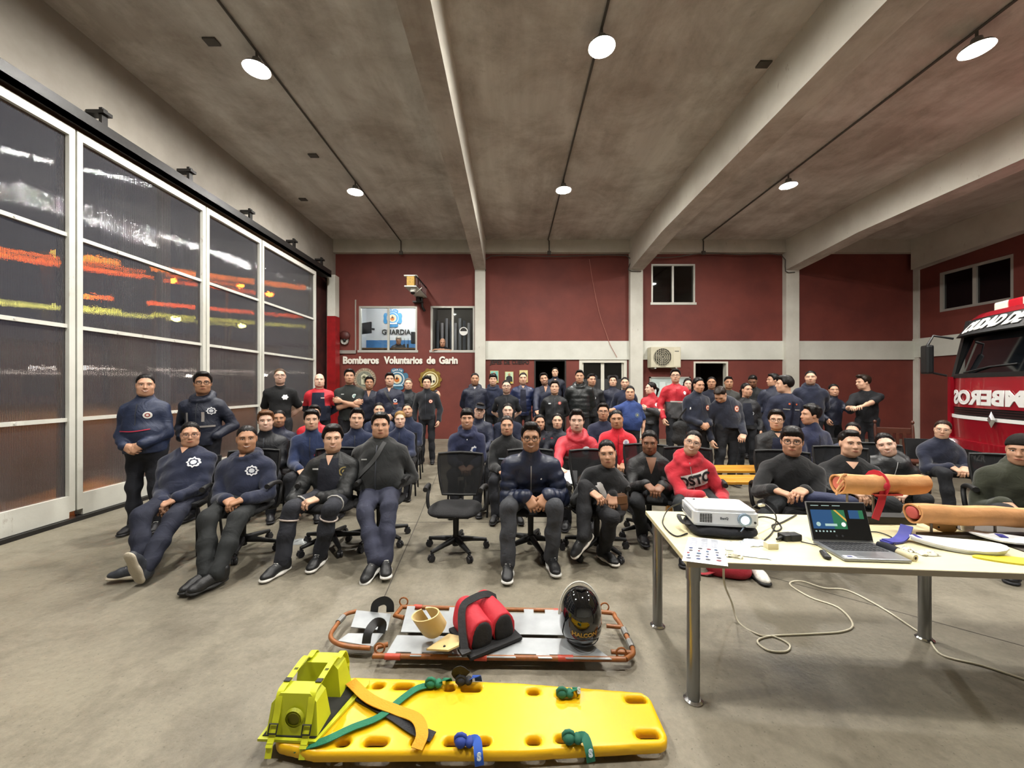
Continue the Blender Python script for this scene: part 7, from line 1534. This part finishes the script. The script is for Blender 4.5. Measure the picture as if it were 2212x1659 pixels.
for p in ((872, 1306), (1306, 1318), (820, 1408), (1342, 1418)):
    c = sp(*p); child('ring_loop', MB().tube([c + Vector((.028 * math.cos(t * .524), 0, .02 + .028 * math.sin(t * .524))) for t in range(12)], .005, 6, closed=True).mesh('ring_loop', m_or, .8), o)
def plate(name, quad, m, notches, near):
    """sheet with tabs wrapped round the tube on one long side"""
    A_, B_, C_, D_ = quad; b = MB(); 
    def q(u, v): p = (A_ * (1 - u) + B_ * u) * (1 - v) + (D_ * (1 - u) + C_ * u) * v; return p
    us = sorted(set([0, 1] + [x for nn in notches for x in nn[:2]])); e = .82
    for i in range(len(us) - 1):
        uc = (us[i] + us[i + 1]) / 2; cutn = any(nn[0] < uc < nn[1] for nn in notches); v1 = e if cutn else 1.0
        c4 = [q(us[i], 0), q(us[i + 1], 0), q(us[i + 1], v1), q(us[i], v1)]; lowc = [p - Vector((0, 0, .004)) for p in c4]; k = [0, 1, 2, 3]
        b.add(c4 + lowc, [(3, 2, 1, 0), (4, 5, 6, 7), (0, 1, 5, 4), (1, 2, 6, 5), (2, 3, 7, 6), (3, 0, 4, 7)])
    return child(name, b.mesh(name, m), o)
zs_ = .072
plate('metal_sheet', (sp(866, 1365, zs_), sp(1228, 1372, zs_), sp(1222, 1318, zs_), sp(880, 1309, zs_)), m_al, [(.05, .12), (.15, .27), (.62, .74), (.80, .87)], False)
plate('metal_sheet', (sp(858, 1372, zs_), sp(1262, 1380, zs_), sp(1322, 1424, zs_), sp(832, 1416, zs_)), m_al, [(.04, .11), (.16, .28), (.39, .45), (.58, .68), (.74, .80)], True)
plate('metal_sheet', (sp(758, 1354, zs_), sp(836, 1362, zs_), sp(845, 1326, zs_), sp(770, 1318, zs_)), m_al, [], False); plate('metal_sheet', (sp(752, 1368, zs_), sp(828, 1368, zs_), sp(806, 1396, zs_), sp(730, 1384, zs_)), m_al, [], True)
for p0, p1 in (((895, 1311), (912, 1312)), ((1196, 1320), (1218, 1320)), ((832, 1418), (865, 1419)), ((1025, 1420), (1052, 1421)), ((1205, 1422), (1238, 1422))):
    child('red_grip', MB().cyl(sp(*p0), sp(*p1), .0165, n=10).mesh('red_grip', m_rd, .8), o)
child('frame_tube', MB().tube(smooth_path([sp(770, 1320), sp(745, 1328), sp(726, 1352), sp(714, 1372), sp(722, 1386), sp(750, 1396), sp(800, 1400)], 5), .013, 8).mesh('frame_tube', m_or, .8), o); child('hinge_joint', MB().cyl(sp(730, 1345), sp(742, 1332), .018, n=10).mesh('hinge_joint', mat('#8d8d8a', .4, .6)), o)
for k, pts in enumerate((((808, 1322, .07), (812, 1305, .12), (830, 1297, .15), (842, 1305, .12), (843, 1322, .07)), ((790, 1396, .06), (796, 1365, .12), (812, 1345, .14), (826, 1348, .12), (822, 1368, .08)))):
    child('head_strap', MB().tube(smooth_path([sp(*p[:2], p[2]) for p in pts], 5), 1, flat=(.05, .004, (0, -1, .3))).mesh('head_strap', m_blk, .9), o)
# ---- tan collar on the stretcher
c0 = G(950, 1380, .08); o = empty('cervical_collar', (c0.x, c0.y, .085), R(-35), 'beige neck collar lying on the metal stretcher', 'collar'); o.scale = (1.25,) * 3; m_bei = mat('#c9b27c', .6, noise=.08, nscale=8)
ob = child('shell', collar_mesh(.07, .115, .007, R(-235), R(110), m_bei, .62, .014), o, M=T(-.03, .0, .03) @ RZ(R(25)) @ RX(R(28)) @ RY(R(-14)))
child('front_flap', MB().prism([(-.02, -.10), (.09, -.075), (.11, -.03), (.06, .03), (-.01, .03)], .0, .007).mesh('front_flap', m_bei), o, M=T(.05, -.01, .02) @ RY(R(-12)))
for x, y in ((.05, -.06), (.09, -.03), (.11, -.07)): child('rivet', MB().ball((x + .05, y - .01, .038), .006, 8, 6).mesh('rivet', m_blk, 3.2), o)
# ---- red extrication vest
c0 = G(1045, 1368, .08); o = empty('extrication_vest', (c0.x, c0.y, .078), R(32), 'folded red extrication vest with black ends on the stretcher', 'vest'); o.scale = (1.1, 1.0, 1.15); m_vr, m_vk = mat('#b01d2c', .7, bump=.3, bscale=20), mat('#151517', .8, bump=.3, bscale=25)
for sx in (-1, 1):
    V, Q = mesh_sdf([cap((sx * .062, -.10, .075), (sx * .055, .12, .10), .066, .06, .04), cap((sx * .075, -.10, .035), (sx * .075, .12, .04), .055, None, .04)], .011, .002, 1., 30., lambda X, Y, Z: np.maximum(-Y - .115, -Z) + 0 * X); child('padded_roll', np_mesh('padded_roll', V, Q, m_vr), o)
    V, Q = mesh_sdf([ell((sx * .062, -.115, .065), (.056, .016, .068), .02), ell((sx * .07, -.112, .03), (.055, .014, .04), .02)], .009, 0, 0, 26., lambda X, Y, Z: -Z + 0 * X + 0 * Y); child('black_end', np_mesh('black_end', V, Q, m_vk), o)
child('base_flap', MB().box((-.155, -.17, .0), (.15, .13, .018), None, .006).mesh('base_flap', m_vk), o)
child('carry_strap', MB().tube(smooth_path([(-.17, -.14, .03), (-.15, -.05, .10), (-.11, .03, .16), (-.03, .05, .175), (.05, .06, .168), (.12, .08, .12)], 5), 1, flat=(.04, .005, (-.4, -.6, 1))).mesh('carry_strap', m_vk, .9), o); child('buckle', MB().cbox((-.17, -.13, .035), (.05, .06, .014), RZ(0), .004).mesh('buckle', m_blk), o)
# ---- helmet
c0 = G(1263, 1412, .075); o = empty('motorcycle_helmet', (c0.x, c0.y + .12, .075), 0, 'glossy black helmet standing upright on the stretcher, gold word', 'helmet')
V, Q = mesh_sdf([ell((0, 0, .155), (.118, .125, .145), .03), ell((0, .02, .07), (.112, .115, .08), .06)], .0085, cut=lambda X, Y, Z: .004 - Z + 0 * X + 0 * Y); child('shell', np_mesh('shell', V, Q, mat('#0b0c0e', .07, coat=1.0)), o)
vz = MB(); vs = []; n = 16
for j in range(5):
    for i in range(n + 1): a_ = math.pi * i / n; vs.append((.124 * math.cos(a_), .03 + .05 * j / 4 + .02 * math.sin(a_), .13 + (.182) * math.sin(a_) - .012 * j))
vz.add(vs, [(j * (n + 1) + i, j * (n + 1) + i + 1, (j + 1) * (n + 1) + i + 1, (j + 1) * (n + 1) + i) for j in range(4) for i in range(n)])
m_vis = mat('#c9cbcc', .1, alpha=.2); child('visor', vz.mesh('visor', m_vis, .9), o); child('visor_rim', MB().tube(vs[:n + 1], .005, 6).mesh('visor_rim', mat('#cfcfc8', .3), .8), o)
me = text_mesh('HALCON', .033, .0006, .0012, 'CENTER', mat('#b99a4e', .35, .4))
for v in me.vertices: 
    x, zz_ = v.co.x * 1.0, v.co.y; v.co.z += -.0; r_ = math.sqrt(max(0, 1 - (x / .118) ** 2)); v.co.z -= (1 - r_) * .128
child('lettering', me, o, M=T(0, -.1235, .100) @ RX(R(99)))
child('vent', MB().tube([(-.03, -.015, .302), (0, -.03, .306), (.03, -.015, .302)], .006, 6).mesh('vent', m_blk, .8), o); child('rear_line', MB().tube([(.10 * math.sin(t * .3 - 1.2), -.128 * math.cos(t * .3 - 1.2), .045 + .0 * t) for t in range(9)], .003, 5).mesh('rear_line', mat('#26282c', .3), .8), o)
# ---- floor cable, red bag, loose things
zf = .006; cable('extension_cable', [tb(1563, 1215, .69), G(1565, 1262, .45), G(1580, 1300, .12), G(1596, 1345, zf), G(1640, 1371, zf), G(1672, 1375, zf), G(1705, 1392, zf), G(1698, 1407, zf), G(1660, 1405, zf), G(1636, 1385, zf), G(1665, 1374, zf), G(1740, 1370, zf), G(1820, 1364, zf), G(1842, 1347, zf), G(1810, 1312, zf), G(1750, 1290, zf), G(1706, 1262, zf), G(1730, 1255, zf), G(1780, 1270, zf), G(1830, 1275, zf), G(1900, 1310, zf), G(1965, 1352, zf), G(2005, 1380, zf), G(2035, 1415, zf), G(2120, 1437, zf), G(2215, 1468, zf)], .0055, mat('#c9c3ae', .6), 'long cream extension cable looping over the floor under the table', 5)
c0 = G(1592, 1256); o = empty('red_bag', (c0.x, c0.y + .1, 0), R(-12), 'red soft bag on the floor behind the table leg', 'bag'); V, Q = mesh_sdf([cap((-.10, 0, .075), (.08, 0, .075), .085, .075, .05), ell((.02, -.04, .05), (.11, .06, .05), .05)], .012, .003, 1., 30., lambda X, Y, Z: .001 - Z + 0 * X + 0 * Y); child('body', np_mesh('body', V, Q, mat('#8e1224', .6, bump=.3, bscale=20)), o)
child('strap', MB().tube(smooth_path([(-.1, -.05, .06), (-.2, -.06, .02), (-.27, -.02, .01)], 4), 1, flat=(.035, .004, (0, 0, 1))).mesh('strap', mat('#a03038', .7), .9), o); child('white_trim', MB().tube(smooth_path([(-.05, -.07, .12), (.03, -.085, .115), (.09, -.06, .10)], 4), .006, 6).mesh('white_trim', mat('#d8d4cc', .6), .8), o)
p = p5['root'] + p5['WR'][-1][1]; cup((p[0] + .045, p[1] - .075, p[2] - .125), 'white paper cup held between the knees of the bomber jacket man')
c0 = G(648, 1172); crp, _ = crumple('plastic_wrapper', Vector((c0.x, c0.y, 0)), .2, .12, .03, mat('#b8bcbc', .2, alpha=.7), 'clear crumpled plastic wrapper on the floor under a chair', 'wrapper', 9); crp.location.z = 0
# ---- things held or worn loose
p = p11['root'] + p11['PEL']; o = empty('backpack', (p[0] + .03, p[1] - .36, .60), R(-6), 'navy backpack resting on the lap of the man in black sweater', 'backpack')
V, Q = mesh_sdf([cap((-.12, 0, .0), (.13, 0, -.02), .13, .12, .06, (0, .35, .94), .55), cap((-.07, -.11, -.07), (.09, -.11, -.08), .08, .08, .05, (0, .35, .94), .6)], .012, .003, 1., 24.); child('body', np_mesh('body', V, Q, mat('#1c2444', .75, bump=.35, bscale=22)), o); child('flap_piping', MB().tube(smooth_path([(-.17, -.12, -.02), (-.05, -.19, -.05), (.1, -.19, -.06), (.2, -.1, -.04)], 4), .006, 6).mesh('flap_piping', mat('#12182c', .7), .8), o)
o = empty('clipboard', W(1222, 1030, 4.0), R(-10), 'white sheet on a board held by the man in red and grey jacket', 'paper'); child('board', MB().cbox((0, 0, 0), (.24, .3, .006), RX(R(14)), .001).mesh('board', mat('#dfe2e8', .6)), o); child('writing', MB().box((-.08, -.05, .004), (.06, -.045, .0055), RX(R(14))).mesh('writing', mat('#8a90a0', .6)), o)
o = empty('shoulder_bag', W(1468, 935, 6.05), 0, 'black shoulder bag hanging beside the person in navy fleece', 'bag'); o.scale = (.62, .62, .62); V, Q = mesh_sdf([cap((-.08, 0, .16), (.08, 0, .16), .10, None, .05, (0, 1, 0), .6), cap((-.09, 0, -.16), (.09, 0, -.16), .11, None, .05, (0, 1, 0), .65), cap((0, 0, .15), (0, 0, -.15), .16, None, .05, (0, 1, 0), .45)], .018, .003, 1., 24.); child('body', np_mesh('body', V, Q, mat('#15171a', .7, bump=.35, bscale=18)), o); child('strap', MB().tube(smooth_path([(-.06, .02, .22), (.05, .06, .42), (.2, .06, .62)], 4), 1, flat=(.04, .004, (0, -1, 0))).mesh('strap', m_blk, .9), o)
o = empty('brown_handbag', W(1338, 1082, 3.45), R(20), 'small brown bag held by the woman in cat print sweatshirt', 'bag'); V, Q = mesh_sdf([cap((-.03, 0, .02), (.03, 0, .02), .05, None, .03, (0, 1, 0), .5), cap((-.035, 0, -.05), (.035, 0, -.05), .055, None, .03, (0, 1, 0), .55)], .008); child('body', np_mesh('body', V, Q, mat('#5a3a22', .6, noise=.2)), o); child('flap', MB().box((-.06, -.034, -.02), (.06, -.028, .05), None, .003).mesh('flap', mat('#6a4628', .6)), o)
p = p12['root'] + p12['WR'][1][1]; o = empty('mobile_phone', (p[0] - .03, p[1] - .10, p[2] + .03), R(20), 'mobile phone held by the young man in black t-shirt', 'phone'); child('body', MB().cbox((0, 0, 0), (.075, .01, .15), RX(R(-50)), .003).mesh('body', m_blk), o); child('screen', MB().cbox((0, -.006, 0), (.067, .001, .14), RX(R(-50))).mesh('screen', m_darkglass), o)
o = empty('white_bag', (W(2046, 1058, 3.75).x, 3.75, .07), 0, 'small white paper bag with tan top by the right chair', 'bag'); child('bag', MB().box((-.05, -.03, -.07), (.05, .03, .06), None, .01).mesh('bag', mat('#d0d0cc', .7)), o); child('contents', MB().box((-.04, -.02, .05), (.05, .02, .085), RY(-.3), .006).mesh('contents', mat('#b59a6a', .7)), o)
# ---- lettering on clothes
me = text_mesh('OSTO', .125, 0, .005, 'CENTER', None, .92); I = p10
grid_patch(I, 'white_panel', -.115, .165, -.13, .0, mat('#d3cdc8', .8), 16, 6, None, .006, R(9)); mesh_patch(I, 'lettering', me, .025, -.065, mat('#141416', .8), R(9), .013)
strip_patch(I, 'zip', [(0, .1), (-.0, -.05), (.015, -.32)], .006, mat('#9a9a9c', .4, .5), .012)
cat = [(-.115, .035), (-.095, .055), (-.07, .05), (-.055, .035), (-.02, .01), (.02, -.03), (.06, -.038), (.085, -.02), (.10, .02), (.108, .05), (.122, .052), (.112, .02), (.095, -.035), (.06, -.06), (.03, -.06), (.035, -.085), (.02, -.085), (.0, -.055), (-.04, -.03), (-.06, -.025), (-.085, -.045), (-.105, -.045), (-.085, -.015), (-.09, .0), (-.118, .005), (-.105, .02)]
b = MB(); b.add([(x * 1.05, y * 1.05, 0) for x, y in cat], [tuple(range(len(cat)))]); mesh_patch(p8, 'cat_print', b.mesh('cat_print', None or mat('#d8d8d8', .8)), .02, -.03, mat('#d8d8d8', .8), R(-8), .009, 3)
# ---- empty chair, wooden chair, benches
c0 = G(984, 1192); office_chair(c0.x, c0.y, R(-3), 'empty black office chair in the middle of the front row', .62, .97)
m_wd = mat('#4a2417', .45, noise=.2, nscale=12)
o = empty('wooden_chair', W(1966, 1000, 6.1) * 1.0 if 0 else (5.95, 5.85, 0), R(-25), 'dark brown wooden chair with turned posts before the column', 'chair')
for sx in (-1, 1):
    child('back_post', MB().tube([(sx * .22, .22, 0), (sx * .22, .22, .44), (sx * .225, .28, .90), (sx * .225, .285, .96)], [.022, .024, .02, .012], 8).mesh('back_post', m_wd, .8), o); child('leg', MB().cyl((sx * .22, -.2, 0), (sx * .22, -.2, .43), .02, .024, n=8).mesh('leg', m_wd), o); child('finial', MB().ball((sx * .225, .285, .985), (.024, .024, .03), 10, 6).mesh('finial', m_wd, 3.2), o)
child('seat', MB().box((-.25, -.23, .42), (.25, .24, .455), None, .01).mesh('seat', m_wd), o); child('top_rail', MB().box((-.21, .265, .80), (.21, .295, .90), None, .012).mesh('top_rail', m_wd), o)
for q in range(4): child('slat', MB().box((-.14 + q * .08, .255, .46), (-.10 + q * .08, .275, .81)).mesh('slat', m_wd), o)
bench(1.75, 4.05, 4.62, 'varnished yellow bench just behind the red hoodie woman'); bench(1.95, 4.4, 5.22, 'second varnished yellow bench, under the leather jacket man')
